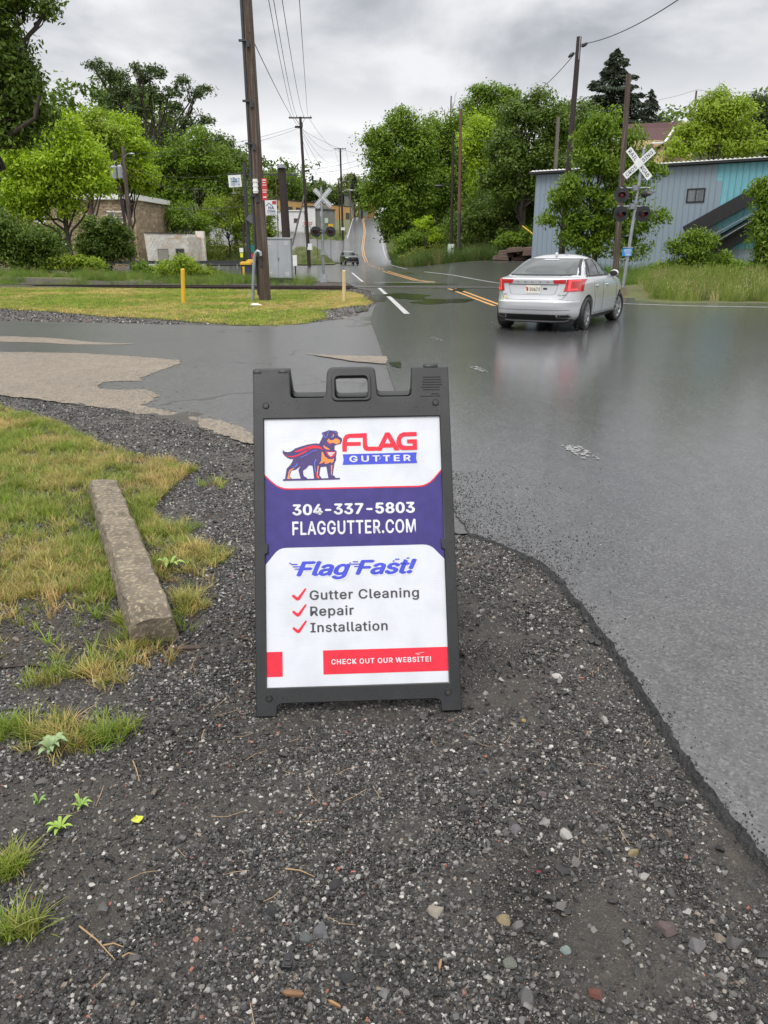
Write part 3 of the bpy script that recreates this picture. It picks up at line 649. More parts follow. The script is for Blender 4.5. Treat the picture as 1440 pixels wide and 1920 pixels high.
dd = sm(2.5, 4.2, P[:, 1] + 1.2 * (vnoise(P[:, 0], P[:, 1], .4, 5) - .5)) * .85 + .08; P = P[rng.random(len(P)) < dd * (.32 + 1.1 * sm(.3, .75, vnoise(P[:, 0], P[:, 1], .2, 6)))]
grass('grass', P, .35, .8, gcol(P, .57, 11, .3), TF, 7, T(P[:, 0], P[:, 1]) + .004, 'green and straw-coloured grass on the left verge')
# looser tufts near the kerb, on the gravel
tf = []
for u, v, r_, n_ in ((300, 890, .16, 60), (340, 885, .12, 40), (405, 910, .10, 14), (320, 1000, .15, 60), (370, 1040, .14, 60), (400, 1050, .08, 26), (350, 1140, .10, 40), (300, 1180, .07, 30), (270, 1225, .12, 40), (190, 1265, .10, 44), (80, 1275, .06, 20), (150, 1385, .10, 46), (75, 1380, .08, 30), (215, 1375, .06, 20), (20, 1370, .05, 20), (8, 1640, .035, 18), (26, 1622, .03, 8), (15, 1755, .03, 12), (60, 1740, .02, 8), (265, 1190, .08, 36), (230, 1170, .03, 12)):
    c = np.array(G(u, v)); tf.append(c + rng.normal(0, r_ * .5, (n_, 2)))
P = np.concatenate(tf); grass('grass_tuft', P, .4, .85, gcol(P, .54, 12, .1), TF, 7, T(P[:, 0], P[:, 1]) + np.where(inpoly(P, fl), .006, 0), 'loose tufts of grass growing through the gravel')
# straw
vs = []; fs = []
for i in range(100):
    x, y = rng.uniform(-1.3, 1.0), rng.uniform(1.1, 4.0)
    if i % 2: x = -abs(x)
    if not inpoly(np.array([[x, y]]), gravel_poly)[0]: continue
    a = rng.uniform(0, 3.14); l = rng.uniform(.008, .045); w_ = .0007; z = Tf(x, y) + .008; k0 = len(vs); dx, dy = math.cos(a) * l, math.sin(a) * l; b_ = rng.uniform(-.3, .3)
    for q in (-1, 0, 1):
        px_, py_ = x + dx * q - dy * b_ * (q * q), y + dy * q + dx * b_ * (q * q)
        for e in (-1, 1): vs.append((px_ - dy / l * w_ * e, py_ + dx / l * w_ * e, z + .004 * (q + 1)))
    fs += [(k0, k0 + 1, k0 + 3, k0 + 2), (k0 + 2, k0 + 3, k0 + 5, k0 + 4)]
M['straw'] = pm('dry_straw', (.38, .25, .12), (.25, .17, .09), 20, .7)
link('straw', me('straw', vs, fs, M['straw']), kind='stuff', label='bits of dry straw scattered over the gravel')
# lawn island
P = np.stack([rng.uniform(-30, -.3, 60000), rng.uniform(16.5, 38.5, 60000)], 1); P = P[inpoly(P, isl)]
P = P[rng.random(len(P)) < np.clip(1.25 - .6 * (P[:, 1] - 17) / 22, 0, 1)]
c = gcol(P, .58, 21, 1.6); c = c * np.array([1.0, 1.0, .9]) * 1.15
grass('lawn_grass', P, .7, 1.25, c, TL, 6, T(P[:, 0], P[:, 1]) + .005, 'short yellow-green lawn grass')
# weeds beyond the railway at the left
def wcol(P, a=(.07, .13, .025), b=(.17, .22, .05), c=(.34, .28, .12), dry=.1):
    n = len(P); t = rng.random((n, 1)); k = np.array(a) * (1 - t) + np.array(b) * t; d = rng.random(n) < dry; k[d] = np.array(c); return k * rng.uniform(.7, 1.25, (n, 1))
P = np.stack([rng.uniform(-34, -3.5, 11000), rng.uniform(39.2, 50, 11000)], 1); P = P[(P[:, 1] < 46 + 7 * sm(6, 12, -P[:, 0])) & (rng.random(len(P)) < sm(.28, .62, vnoise(P[:, 0], P[:, 1] * 2, 2.2, 31)) * (.4 + .6 * sm(4, 8, -P[:, 0])))]
grass('weeds', P, .2, .6, wcol(P, (.11, .2, .03), (.24, .33, .06), dry=.06), TT, 6, T(P[:, 0], P[:, 1]) - .02, 'green weeds along the far side of the railway')
# tall grass on the right
P = np.stack([rng.uniform(8.4, 34, 8000), rng.uniform(24.8, 36, 8000)], 1); P = P[inpoly(P, [(8.9, 26.8), (9.6, 25.6), (14, 25.2), (34, 24.4), (34, 36), (11.2, 35.5), (9.8, 30)])]
P = P[rng.random(len(P)) < .55 + .45 * vnoise(P[:, 0], P[:, 1], 1.3, 8)]
grass('tall_grass', P, .35, .85, wcol(P, (.12, .20, .03), (.28, .34, .07), (.42, .36, .18), .16), TT, 6, T(P[:, 0], P[:, 1]) - .02, 'tall seeding grass between the white line and the blue building')
P = np.stack([rng.uniform(11, 36, 3000), rng.uniform(36, 53, 3000)], 1)
P = P[(P[:, 1] < 54 - .75 * (P[:, 0] - 14) * 0 - 0) & (P[:, 1] < 63 - .65 * (P[:, 0] - 11))]
grass('weeds', P, .4, .9, wcol(P, (.09, .18, .02), (.19, .29, .04), dry=.05), TT, 6, T(P[:, 0], P[:, 1]) - .02, 'green weeds at the foot of the blue building')
# bank grass
P = np.stack([rng.uniform(1.5, 22, 12000), rng.uniform(82, 120, 12000)], 1); P = P[~inpoly(P, main_poly)]
grass('bank_grass', P, .9, 1.8, wcol(P, (.06, .12, .02), (.15, .22, .05), (.3, .26, .12), .12), TT, 6, T(P[:, 0], P[:, 1]) - .05, 'rough grass on the bank right of the hill road')
P = np.stack([rng.uniform(-34, 3, 6000), rng.uniform(101, 190, 6000)], 1); gi_ = [(-8.5, 100.5), (XU(630, 104), 104), (XU(626, 112), 112), (XU(606, 138), 138), (XU(592, 150, 2), 150), (XU(556, 150, 2), 150), (XU(546, 101), 101)]; P = P[~inpoly(P, main_poly) & (~inpoly(P, ss) | inpoly(P, gi_)) & ~inpoly(P, dr)]; P = P[(P[:, 0] > -19) | (P[:, 1] > 103)]
grass('bank_grass', P, .5, 1.0, wcol(P, (.09, .15, .03), (.17, .24, .05), (.25, .24, .1), .1), TT, 6, T(P[:, 0], P[:, 1]) - .1, 'grass on the verges left of the hill road')
# ================================================================ SANDWICH BOARD
def c2w(x, y, z): return Vector((x, z * CT - y * ST, H - z * ST - y * CT))
def d2w(x, y, z): return Vector((x, z * CT - y * ST, -z * ST - y * CT))
B_O = c2w(-.391, .588, 2.571); B_R = d2w(.999, -.023, .04).normalized(); B_U = d2w(-.028, -.994, .104)
B_U = (B_U - B_R * B_U.dot(B_R)).normalized(); B_N = B_R.cross(B_U)
if B_N.y > 0: B_N = -B_N
def bp(x, y, n=0): return B_O + B_R * (x / 1000) + B_U * (y / 1000) + B_N * (n / 1000)
b_base = bp(305, -94); b_base.z = 0; b_base.y += .2
hinge_up = Vector((B_U.x, -B_U.y, B_U.z)); hinge_n = Vector((B_N.x, -B_N.y, B_N.z))
def bpr(x, y, n=0): return bp(0, 1078, -16) + B_R * (x / 1000) + hinge_up * ((y - 1078) / 1000) + hinge_n * ((n + 16) / 1000)
board = thing('sandwich_board', 'black plastic A-frame sandwich board with a white and purple gutter service sign on gravel', 'sandwich board', b_base)
M['frame'] = pm('black_ribbed_plastic', (.014, .015, .016), (.010, .011, .012), 4, .42, .0006, 300, c3=(.020, .021, .022), s3=9)
def flat(name, rgb, rough=.42, k=.82, s=30):
    M[name] = pm(name, rgb, tuple(c * k for c in rgb), s, rough, spec=.25); return M[name]
m, t, b, o = newmat('printed_white'); M['p_white'] = m
nz_ = MIXC(RANGE(noise(t, 9, 6), .45, .75, 0, 1, t), (.58, .60, .64), (.50, .525, .56), t); L(nz_, b.inputs['Base Color'], t); b.inputs['Roughness'].default_value = .35
bump(t, b, noise(t, 14, 3, stretch=(1, 30, 30)), .0004)
flat('p_navy', (.052, .042, .19)); flat('p_blue', (.065, .085, .56)); flat('p_red', (.72, .030, .055)); flat('p_orange', (.88, .27, .07)); flat('p_text', (.075, .070, .078))
flat('p_dog', (.075, .055, .17)); flat('p_lite', (.16, .22, .80)); flat('p_shadow', (.62, .64, .82)); flat('p_letter', (.66, .67, .70))
def fillet(poly, r, n=4):
    out = []; k = len(poly)
    for i in range(k):
        p = Vector((*poly[i][:2], 0)); a = Vector((*poly[i - 1][:2], 0)); c = Vector((*poly[(i + 1) % k][:2], 0)); rr = poly[i][2] if len(poly[i]) > 2 else r
        if rr <= 0: out.append((p.x, p.y)); continue
        u = (a - p); v = (c - p); rr = min(rr, u.length * .48, v.length * .48); p1 = p + u.normalized() * rr; p2 = p + v.normalized() * rr
        for j in range(n + 1):
            s = j / n; q = p1 * (1 - s) ** 2 + p * 2 * s * (1 - s) + p2 * s * s; out.append((q.x, q.y))
    return out
def curve_mesh(name, loops, thick, bevel, place, off, mat):
    cu = bpy.data.curves.new(name, 'CURVE'); cu.dimensions = '2D'; cu.fill_mode = 'BOTH'; cu.extrude = max(0, thick / 2 - bevel) ; cu.bevel_depth = bevel; cu.bevel_resolution = 1; cu.offset = -bevel
    if thick == 0: cu.extrude = 0
    for lp in loops:
        s = cu.splines.new('POLY'); s.points.add(len(lp) - 1); s.use_cyclic_u = True
        for i, (x, y) in enumerate(lp): s.points[i].co = (x, y, 0, 1)
    ob = bpy.data.objects.new(name, cu); m = bpy.data.meshes.new_from_object(ob); bpy.data.objects.remove(ob); bpy.data.curves.remove(cu)
    for v in m.vertices: v.co = place(v.co.x, v.co.y, v.co.z) - off
    m.materials.clear(); m.materials.append(mat); m.name = name; m.update()
    return m
fr = fillet([(-36, -94, 3), (32, -94, 3), (34, -60, 8), (48, -53, 14), (566, -53, 14), (580, -60, 8), (582, -94, 3), (650, -94, 3), (646, 1089, 5), (516, 1089, 5), (513, 986, 14), (394, 986, 14), (388, 1090, 22), (221, 1090, 22), (215, 986, 14), (93, 986, 14), (90, 1089, 5), (-36, 1089, 5)], 5)
win = [(0, 0), (610, 0), (610, 448), (600, 452), (600, 484), (610, 488), (610, 914), (0, 914), (0, 484), (10, 480), (10, 450), (0, 446)]
han = fillet([(247, 981), (362, 981), (362, 1060), (247, 1060)], 16)
for nm, pl in (('front_frame', bp), ('rear_frame', bpr)):
    m = curve_mesh(nm, [fr, win[::-1], han[::-1]], 30, 3.0, lambda x, y, z, pl=pl: pl(x, y, z - 6), b_base, M['frame'])
    link(nm, m, board)
# outer stiffening flanges at the sides (the frame is a shallow tray)
for sx, x in ((-1, -33), (1, 643)):
    mb = MB(b_base); mb.bar(bp(x, -90, -30), bp(x, 1080, -30), .006, .030, up=B_N); mb.build('side_flange', M['frame'], board)
# raised rim round handle
rim = curve_mesh('handle_grip', [fillet([(236, 972), (373, 972), (373, 1071), (236, 1071)], 20), fillet([(247, 981), (362, 981), (362, 1060), (247, 1060)], 16)[::-1]], 8, 2.0, lambda x, y, z: bp(x, y, z + 11), b_base, M['frame'])
link('handle_grip', rim, board)
for x, y, w in ((-20, 1080, 34), (68, 1080, 40), (585, 1092, 50)):
    mb = MB(b_base)
    mb.tube([bp(x - w / 2, y, -4), bp(x - w / 2 + 4, y, -4), bp(x + w / 2 - 4, y, -4), bp(x + w / 2, y, -4)], [.010, .0145, .0145, .010], 14)
    mb.build('hinge', M['frame'], board)
for x, y in ((8, -34), (605, -32), (8, 960), (597, 961)):
    mb = MB(b_base); mb.cyl(bp(x, y, 8.5), bp(x, y, 13.5), .010, .0085, 20); mb.build('rivet', M['black_metal'], board)
    mb = MB(b_base); c_ = [bp(x + 11.5 * math.cos(a), y + 11.5 * math.sin(a), 9) for a in np.linspace(0, 6.283, 25)]; mb.tube(c_, .0012, 5); mb.build('rivet_ring', M['black_metal'], board)
mb = MB(b_base)
r_ = np.random.default_rng(5)
for k, yy in enumerate((1052, 1043, 1034, 1025, 1016, 1007, 992, 984)):
    x = 545 + r_.uniform(0, 14) + (24 if k == 6 else 0); e = 622 - r_.uniform(0, 12)
    while x < e:
        w = r_.uniform(2, 5); mb.box(bp(x + w / 2, yy, 9.4), (w / 1000, .0008, .004)); x += w + 1.4
mb.build('embossed_text', M['black_metal'], board)
mb = MB(b_base); mb.prism([(-2, -2), (612, -2), (612, 916), (-2, 916)], bp(0, 0, -4), B_R * .001, B_U * .001, B_N, .004)
panel = mb.build('sign_panel', M['p_white'], board)
mb = MB(b_base); mb.prism([(0, 0), (610, 0), (610, 914), (0, 914)], bpr(0, 0, -4), B_R * .001, hinge_up * .001, hinge_n, .004); mb.build('rear_sign_panel', M['p_white'], board)
def pr(name, polys, layer, mat, loops=None):
    """flat print on the panel; polys in panel millimetres"""
    m = curve_mesh(name, polys, 0, 0, lambda x, y, z: bp(x, y, .25 + layer * .32), b_base, M[mat])
    for v in m.vertices: pass
    o = link(name, m, panel); return o
_hi = None
def homog():
    pts = [(495, 793), (828, 787), (846, 1279), (501, 1290)]; obj = [(0, 914), (610, 914), (610, 0), (0, 0)]; A = []
    for (X, Y), (u, v) in zip(obj, pts):
        A.append([u, v, 1, 0, 0, 0, -X * u, -X * v, -X]); A.append([0, 0, 0, u, v, 1, -Y * u, -Y * v, -Y])
    return np.linalg.svd(np.array(A, float))[2][-1].reshape(3, 3)
_hm = homog()
def pan(u, v):
    q = _hm @ np.array([u, v, 1.0]); return (q[0] / q[2], q[1] / q[2])
zF = lambda l: [pan(590 + u * .15278, 800 + v * .15278) for u, v in l]
zD = lambda l: [pan(520 + u * .09722, 800 + v * .09722) for u, v in l]
arc = fillet([(0, 717, 0), (50, 667, 34), (560, 667, 34), (610, 722, 0), (610, 416, 0), (562, 467, 24), (46, 467, 24), (0, 411, 0)], 0)
pr('purple_band', [arc], 1, 'p_navy')
rl = fillet([(0, 721, 0), (50, 671, 34), (560, 671, 34), (610, 727, 0)], 0)[0:]
rl2 = fillet([(0, 715, 0), (50, 666, 34), (560, 666, 34), (610, 721, 0)], 0)
pr('red_outline', [rl + rl2[::-1]], 2, 'p_red')
FL = zF([(352, 345), (350, 250), (362, 178), (388, 143), (430, 127), (656, 118), (660, 265), (676, 283), (770, 283), (790, 333), (655, 336), (625, 322), (608, 290), (605, 176), (445, 178), (415, 192), (407, 228), (580, 226), (580, 272), (408, 275), (408, 344)])
A_ = zF([(770, 283), (800, 282), (885, 112), (938, 110), (1020, 244), (1035, 280), (1065, 326), (1000, 330), (982, 293), (858, 296), (838, 333), (790, 333)])
A_h = zF([(912, 172), (882, 243), (950, 243)])
G_ = zF([(1275, 105), (1110, 108), (1060, 130), (1032, 175), (1022, 230), (1036, 280), (1065, 315), (1110, 326), (1283, 320), (1278, 193), (1155, 196), (1158, 243), (1225, 243), (1227, 272), (1130, 274), (1095, 258), (1082, 225), (1085, 190), (1105, 165), (1140, 158), (1276, 155)])
pr('logo_letters', [FL], 2, 'p_red'); pr('logo_letters', [A_, A_h[::-1]], 3, 'p_red'); pr('logo_letters', [G_], 4, 'p_red')
pr('banner', [zF([(357, 376), (1277, 352), (1268, 415), (1283, 482), (357, 504), (368, 440)])], 2, 'p_blue')
dogp = zD([(110, 505), (135, 535), (190, 550), (250, 545), (300, 520), (350, 480), (400, 465), (470, 440), (600, 405), (700, 388), (760, 383), (820, 392), (850, 330), (885, 260), (890, 235), (870, 195), (875, 178), (930, 160), (1010, 130), (1060, 140), (1120, 138), (1160, 150), (1190, 185), (1190, 240), (1230, 265), (1265, 290), (1268, 330), (1250, 375), (1230, 395), (1150, 412), (1120, 430), (1118, 500), (1160, 535), (1160, 570), (1148, 620), (1150, 700), (1120, 760), (1105, 850), (1095, 920), (1085, 990), (1120, 1005), (1140, 1040), (1225, 1040), (1232, 1055), (1220, 1070), (700, 1085), (120, 1098), (108, 1083), (120, 1068), (155, 1062), (165, 990), (185, 870), (200, 850), (250, 800), (290, 740), (315, 680), (260, 682), (200, 660), (140, 615), (108, 570)])
h1 = zD([(275, 905), (370, 880), (460, 815), (415, 890), (440, 990), (460, 1055), (290, 1060), (240, 1010)]); h2 = zD([(505, 905), (570, 860), (620, 800), (690, 808), (705, 900), (722, 1055), (590, 1058), (575, 1035), (525, 1010), (508, 960)]); h3 = zD([(850, 835), (960, 822), (975, 900), (1000, 1045), (865, 1050), (855, 1025), (825, 995), (835, 900)])
pr('logo_dog', [dogp, h1, h2, h3], 3, 'p_dog')
def stroke(pts, w, zz_=zD):
    P = np.array(zz_(pts)); out = []; back = []
    for i in range(len(P)):
        d = P[min(i + 1, len(P) - 1)] - P[max(i - 1, 0)]; d /= np.linalg.norm(d); n_ = np.array([-d[1], d[0]]) * w / 2; out.append(tuple(P[i] + n_)); back.append(tuple(P[i] - n_))
    return out + back[::-1]
for k, (mt, pts) in enumerate((('p_red', [(340, 545), (350, 530), (480, 485), (600, 440), (700, 422), (790, 425), (860, 458), (900, 502), (800, 478), (700, 476), (625, 494), (640, 470), (540, 500), (440, 540), (360, 553)]), ('p_red', [(140, 578), (200, 622), (290, 626), (380, 608), (480, 562), (600, 506), (690, 482), (620, 515), (520, 572), (400, 627), (300, 650), (210, 642)]),
        ('p_orange', [(1010, 290), (1030, 320), (1080, 325), (1140, 290), (1190, 300), (1235, 345), (1215, 380), (1150, 400), (1110, 375), (1070, 370), (1060, 385), (1010, 370), (980, 345), (980, 325)]), ('p_red', [(970, 345), (985, 352), (1010, 376), (1056, 390), (1050, 402), (1010, 394)]), ('p_orange', [(895, 415), (950, 450), (1020, 488), (1030, 505), (960, 500), (915, 465)]),
        ('p_red', [(945, 540), (1145, 540), (1130, 600), (1080, 655), (1030, 650), (975, 600)]), ('p_orange', [(870, 540), (890, 550), (930, 630), (1000, 680), (1070, 690), (1110, 665), (1100, 730), (1060, 765), (1050, 735), (980, 770), (930, 775), (920, 720), (880, 760), (820, 775), (860, 720)]),
        ('p_orange', [(245, 890), (320, 850), (325, 865), (260, 910), (245, 950), (232, 1010), (262, 1058), (195, 1060), (215, 990), (225, 930)]), ('p_orange', [(790, 820), (815, 805), (800, 900), (795, 1000), (830, 1045), (790, 1048), (778, 935)]), ('p_red', [(755, 940), (777, 935), (780, 1000), (800, 1046), (765, 1050)]), ('p_orange', [(1050, 800), (1078, 795), (1068, 985), (1055, 985)]))):
    pr('logo_colour', [zD(pts)], 4 + (k % 2) * .5, mt)
pr('logo_colour', [zD([(985, 556), (1130, 556), (1105, 588), (1050, 632), (1010, 606)])], 5.2, 'p_letter'); pr('logo_colour', [stroke([(1022, 610), (1040, 590), (1105, 582)], 1.4)], 6, 'p_red')
pr('logo_colour', [stroke([(890, 190), (915, 240), (945, 288), (980, 235), (1000, 150)], 2.0)], 5, 'p_lite'); pr('logo_colour', [stroke([(455, 655), (560, 610), (660, 545), (780, 508)], 1.6)], 5, 'p_lite'); pr('logo_colour', [stroke([(320, 850), (370, 810), (400, 765)], 2.2)], 5, 'p_lite'); pr('logo_colour', [stroke([(760, 690), (730, 750), (740, 850), (750, 935)], 2.6)], 5, 'p_lite'); pr('logo_colour', [stroke([(1095, 150), (1130, 165), (1160, 190)], 1.8)], 5, 'p_lite')
for e in ([(1085, 208), (1112, 208), (1112, 222), (1085, 222)], [(1162, 205), (1188, 205), (1188, 215), (1162, 215)]): pr('logo_colour', [zD(e)], 5.3, 'p_orange')
for e in ([(1085, 232), (1105, 232), (1100, 258), (1088, 258)], [(1055, 258), (1085, 266), (1080, 272), (1060, 268)]): pr('logo_colour', [zD(e)], 5.3, 'p_letter')
# lettering
FONT = None
try:
    fp = os.path.join(bpy.utils.resource_path('LOCAL'), 'datafiles', 'fonts', 'Inter.woff2')
    if os.path.exists(fp): FONT = bpy.data.fonts.load(fp)
except Exception: FONT = None
def glyphs(s, bold=0, shear=0, spacing=1.0):
    cu = bpy.data.curves.new('lettering', 'FONT'); cu.body = s; cu.offset = bold; cu.shear = shear; cu.space_character = spacing; cu.resolution_u = 4; cu.fill_mode = 'FRONT'
    if FONT: cu.font = FONT
    ob = bpy.data.objects.new('lettering', cu); m = bpy.data.meshes.new_from_object(ob); bpy.data.objects.remove(ob); bpy.data.curves.remove(cu); return m
_mh = glyphs('H'); CAP = max(v.co.y for v in _mh.vertices) - min(v.co.y for v in _mh.vertices); bpy.data.meshes.remove(_mh)
def text(name, s, x0, x1, y0, cap, mat, place, off, parent, bold=.02, shear=0, spacing=1.0, mirror=1):
    """lettering fitted from x0 to x1 on baseline y0 with capital height cap; place(x, y) -> world point"""
    m = glyphs(s, 0, shear, spacing)
    if bold:      # heavier strokes: the outlines are laid over themselves, shifted sideways, a hair apart in depth
        bd = bold * 1.0; bm = bmesh.new(); k_ = 0
        for dx, dy in ((-bd, 0), (bd, 0), (0, bd * .7), (0, -bd * .7), (-bd * .6, bd * .5), (bd * .6, -bd * .5), (0, 0)):
            t_m = m.copy(); [setattr(v, 'co', Vector((v.co.x + dx, v.co.y + dy, k_ * 1.0))) for v in t_m.vertices]; bm.from_mesh(t_m); bpy.data.meshes.remove(t_m); k_ += 1
        bm.to_mesh(m); bm.free()
    lay_ = [v.co.z for v in m.vertices]; xs = [v.co.x for v in m.vertices]; a, b = min(xs), max(xs)
    for v in m.vertices: v.co = place(x0 + (v.co.x - a) / (b - a) * (x1 - x0), y0 + (v.co.y + bold * .7) * cap / (CAP + 1.4 * bold)) - off
    nv_ = (place(1.0, 0) - place(0, 0)).cross(place(0, 1.0) - place(0, 0)).normalized()
    if nv_.y > 0: nv_ = -nv_
    for v, z_ in zip(m.vertices, lay_): v.co = v.co + nv_ * (z_ * .00004)
    m.materials.clear(); m.materials.append(mat); m.update(); return link(name, m, parent)
def pt(name, s, x0, x1, y0, cap, mat, lay, **k): return text(name, s, x0, x1, y0, cap, M[mat], lambda x, y: bp(x, y, .25 + lay * .32), b_base, panel, **k)
pt('banner_lettering', 'GUTTER', 292, 505, 758, 22, 'p_letter', 4, bold=.03, spacing=1.35)
pt('phone_number', '304-337-5803', 93, 514, 577, 38, 'p_letter', 4, bold=.035, spacing=1.04)
pt('web_address', 'FLAGGUTTER.COM', 92, 515, 509, 47, 'p_letter', 4, bold=.022, spacing=1.08)
pt('slogan_shadow', 'Flag Fast!', 108, 521, 365, 50, 'p_shadow', 1, bold=.04, shear=.32)
pt('slogan', 'Flag Fast!', 103, 516, 369, 50, 'p_blue', 3, bold=.035, shear=.32)
for (x, y, w) in ((86, 408, 22), (92, 400, 26), (80, 412, 6), (98, 392, 20), (296, 412, 18), (290, 404, 30), (300, 396, 22), (284, 408, 6), (440, 417, 16), (432, 411, 7), (480, 420, 10), (470, 414, 8)):
    pr('slogan_streak', [[(x, y), (x + w, y), (x + w, y + 3.4), (x, y + 3.4)]], 5 + (x % 7) * .1, 'p_blue')
pt('service_line', 'Gutter Cleaning', 147, 519, 288, 32, 'p_text', 2, bold=.018, spacing=1.08)
pt('service_line', 'Repair', 148, 296, 234, 32, 'p_text', 2, bold=.018, spacing=1.08)
pt('service_line', 'Installation', 148, 409, 179, 32, 'p_text', 2, bold=.018, spacing=1.08)
for dy in (0, -54, -109):
    pr('check_mark', [fillet([(86, 303 + dy, 3), (92, 309 + dy, 3), (106, 297 + dy, 6), (132, 329 + dy, 2), (137, 326 + dy, 2), (112, 288 + dy, 8), (103, 287 + dy, 8)], 3)], 2, 'p_red')
pr('red_stripe', [[(0, 35), (53, 35), (53, 118), (0, 118)]], 1, 'p_red'); pr('red_stripe', [[(189, 38), (610, 38), (610, 118), (189, 118)]], 1, 'p_red')
pt('website_line', 'CHECK OUT OUR WEBSITE!', 216, 553, 70.5, 17, 'p_letter', 3, bold=.022, spacing=1.12)
# scuffs
for (x0, y0, x1, y1) in ((500, 98, 530, 102), (505, 94, 515, 96), (420, 780, 432, 772), (395, 765, 402, 775)):
    mb = MB(b_base); mb.bar(bp(x0, y0, 1.2), bp(x1, y1, 1.2), .0012, .0001, up=B_N); mb.build('scuff', M['p_letter'], panel)
# water drops on the frame
mb = MB(b_base); r_ = np.random.default_rng(3)
for i in range(160):
    x, y = (r_.uniform(-30, 640), r_.uniform(-50, -8)) if i < 90 else ((r_.uniform(615, 645), r_.uniform(-80, 900)) if i < 130 else (r_.uniform(0, 610), r_.uniform(920, 975)))
    mb.ell(bp(x, y, 9), (.0016, .0010, .0020), 6, 4)
mb.build('water_drops', M['puddle'], board, kind='stuff')
# ================================================================ KERB BLOCK, DEBRIS
M['conc'] = pm('weathered_aggregate_concrete', (.17, .142, .105), (.095, .078, .055), 9, .9, .006, 90, c3=(.30, .25, .16), s3=55)
A0, A1, A2, A3 = [np.array(G(*p, .12)) for p in ((176, 899), (207, 897), (338, 1150), (232, 1163))]
kv = []; nseg = 26
for i in range(nseg + 1):
    t_ = i / nseg; l_ = A0 * (1 - t_) + A3 * t_; r2_ = A1 * (1 - t_) + A2 * t_; c_ = (l_ + r2_) / 2; w_ = (r2_ - l_) / np.linalg.norm(r2_ - l_); hw = .078 + random.uniform(-.004, .004); e_ = 1 if 0 < i < nseg else .8
    for (a_, z_) in ((-1.22, -.03), (-1.16, .055), (-1.02, .108), (-.92, .124), (0, .128), (.92, .124), (1.02, .108), (1.18, .055), (1.25, -.03)):
        p_ = c_ + w_ * a_ * hw; kv.append((p_[0] + random.uniform(-.004, .004), p_[1] + random.uniform(-.004, .004), z_ * e_ + random.uniform(-.004, .004)))
kf = [(i * 9 + j, i * 9 + j + 1, (i + 1) * 9 + j + 1, (i + 1) * 9 + j) for i in range(nseg) for j in range(8)] + [tuple(range(9))[::-1], tuple(range(nseg * 9, nseg * 9 + 9))]
bm = bmesh.new(); bv = [bm.verts.new(v) for v in kv]; [bm.faces.new([bv[i] for i in f]) for f in kf]
bmesh.ops.subdivide_edges(bm, edges=bm.edges[:], cuts=1, use_grid_fill=True)
for v in bm.verts: v.co += Vector((random.gauss(0, .0022), random.gauss(0, .0022), random.gauss(0, .0022)))
bmesh.ops.recalc_face_normals(bm, faces=bm.faces); m = bpy.data.meshes.new('parking_kerb'); bm.to_mesh(m); bm.free(); m.materials.append(M['conc'])
kerb = tag(link('parking_kerb', m), 'weathered concrete parking kerb lying in the grass left of the sandwich board', 'kerb')
kerb.location.z = .01
def stone(u, v, size, rgb, label, seed, flat_=.6, rough=.6, name='stone', cat='stone'):
    m = pm('stone_' + str(seed), rgb, tuple(c * .6 for c in rgb), 40, rough, .002, 200, c3=tuple(min(1, c * 1.4) for c in rgb), s3=90)
    x, y = G(u, v); o = tag(link(name, rock_mesh(name, seed, m, flat_, 18, True)), label, cat); o.scale = (size * 1.18,) * 3; o.location = (x, y, Tf(x, y) + size * flat_ * .2); o.rotation_euler[2] = seed * 1.3; return o
for a in ((815, 1712, .042, (.34, .30, .25), 'pale rounded speckled stone in the lower middle of the gravel', 301), (945, 1727, .032, (.28, .22, .13), 'flat tan stone right of the pale speckled stone', 302), (1188, 1600, .034, (.32, .25, .14), 'yellowish angular stone halfway to the asphalt edge', 303),
          (1250, 1742, .046, (.13, .095, .09), 'long purplish wedge-shaped stone in the lower right gravel', 304), (1305, 1772, .044, (.17, .165, .165), 'grey blocky stone with white veins near the lower right corner', 305), (1350, 1755, .026, (.22, .18, .14), 'small beige stone just right of the veined grey stone', 306), (573, 1762, .034, (.11, .12, .115), 'smooth grey-green round stone beside a streaked grey stone', 307),
          (603, 1748, .036, (.14, .14, .15), 'streaked grey angular stone touching the grey-green one', 308), (510, 1712, .032, (.035, .037, .04), 'charcoal five-sided stone left of the grey-green stone', 309), (629, 1662, .036, (.03, .03, .033), 'charcoal smooth stone below the sign in the middle gravel', 310), (968, 1557, .034, (.15, .14, .15), 'light grey lumpy stone right of the gravel middle', 311), (1016, 1491, .028, (.16, .12, .12), 'mauve-grey pointed stone below the right foot of the board', 312),
          (911, 1447, .024, (.14, .14, .14), 'mid grey oval stone below the right foot of the board', 313), (1010, 1635, .010, (.35, .03, .07), 'tiny crimson fragment in the right gravel', 314), (720, 1865, .028, (.2, .2, .2), 'grey stone at the bottom edge below the wood chip', 315), (1115, 1865, .03, (.16, .06, .045), 'brick-red flat stone at the bottom right', 316), (1060, 1783, .024, (.22, .27, .25), 'pale greenish stone in the lower right gravel', 317),
          (955, 1808, .034, (.16, .17, .14), 'long olive-grey slab stone in the lower right gravel', 318), (651, 1835, .034, (.035, .035, .037), 'flat charcoal stone right of the black plastic piece', 319), (870, 1520, .034, (.032, .032, .034), 'flat black stone near the middle right gravel', 320), (982, 1352, .018, (.38, .25, .08), 'small ochre stone right of the board foot', 321), (1352, 1525, .018, (.3, .27, .16), 'small pale yellow stone close to the asphalt edge', 322)): stone(*a)
x, y = G(540, 1808); o_ = MB(); o_.box((0, 0, .006), (.022, .032, .012)); o_.box((0, .004, .013), (.012, .012, .004)); o_.box((.002, -.010, .013), (.014, .006, .004))
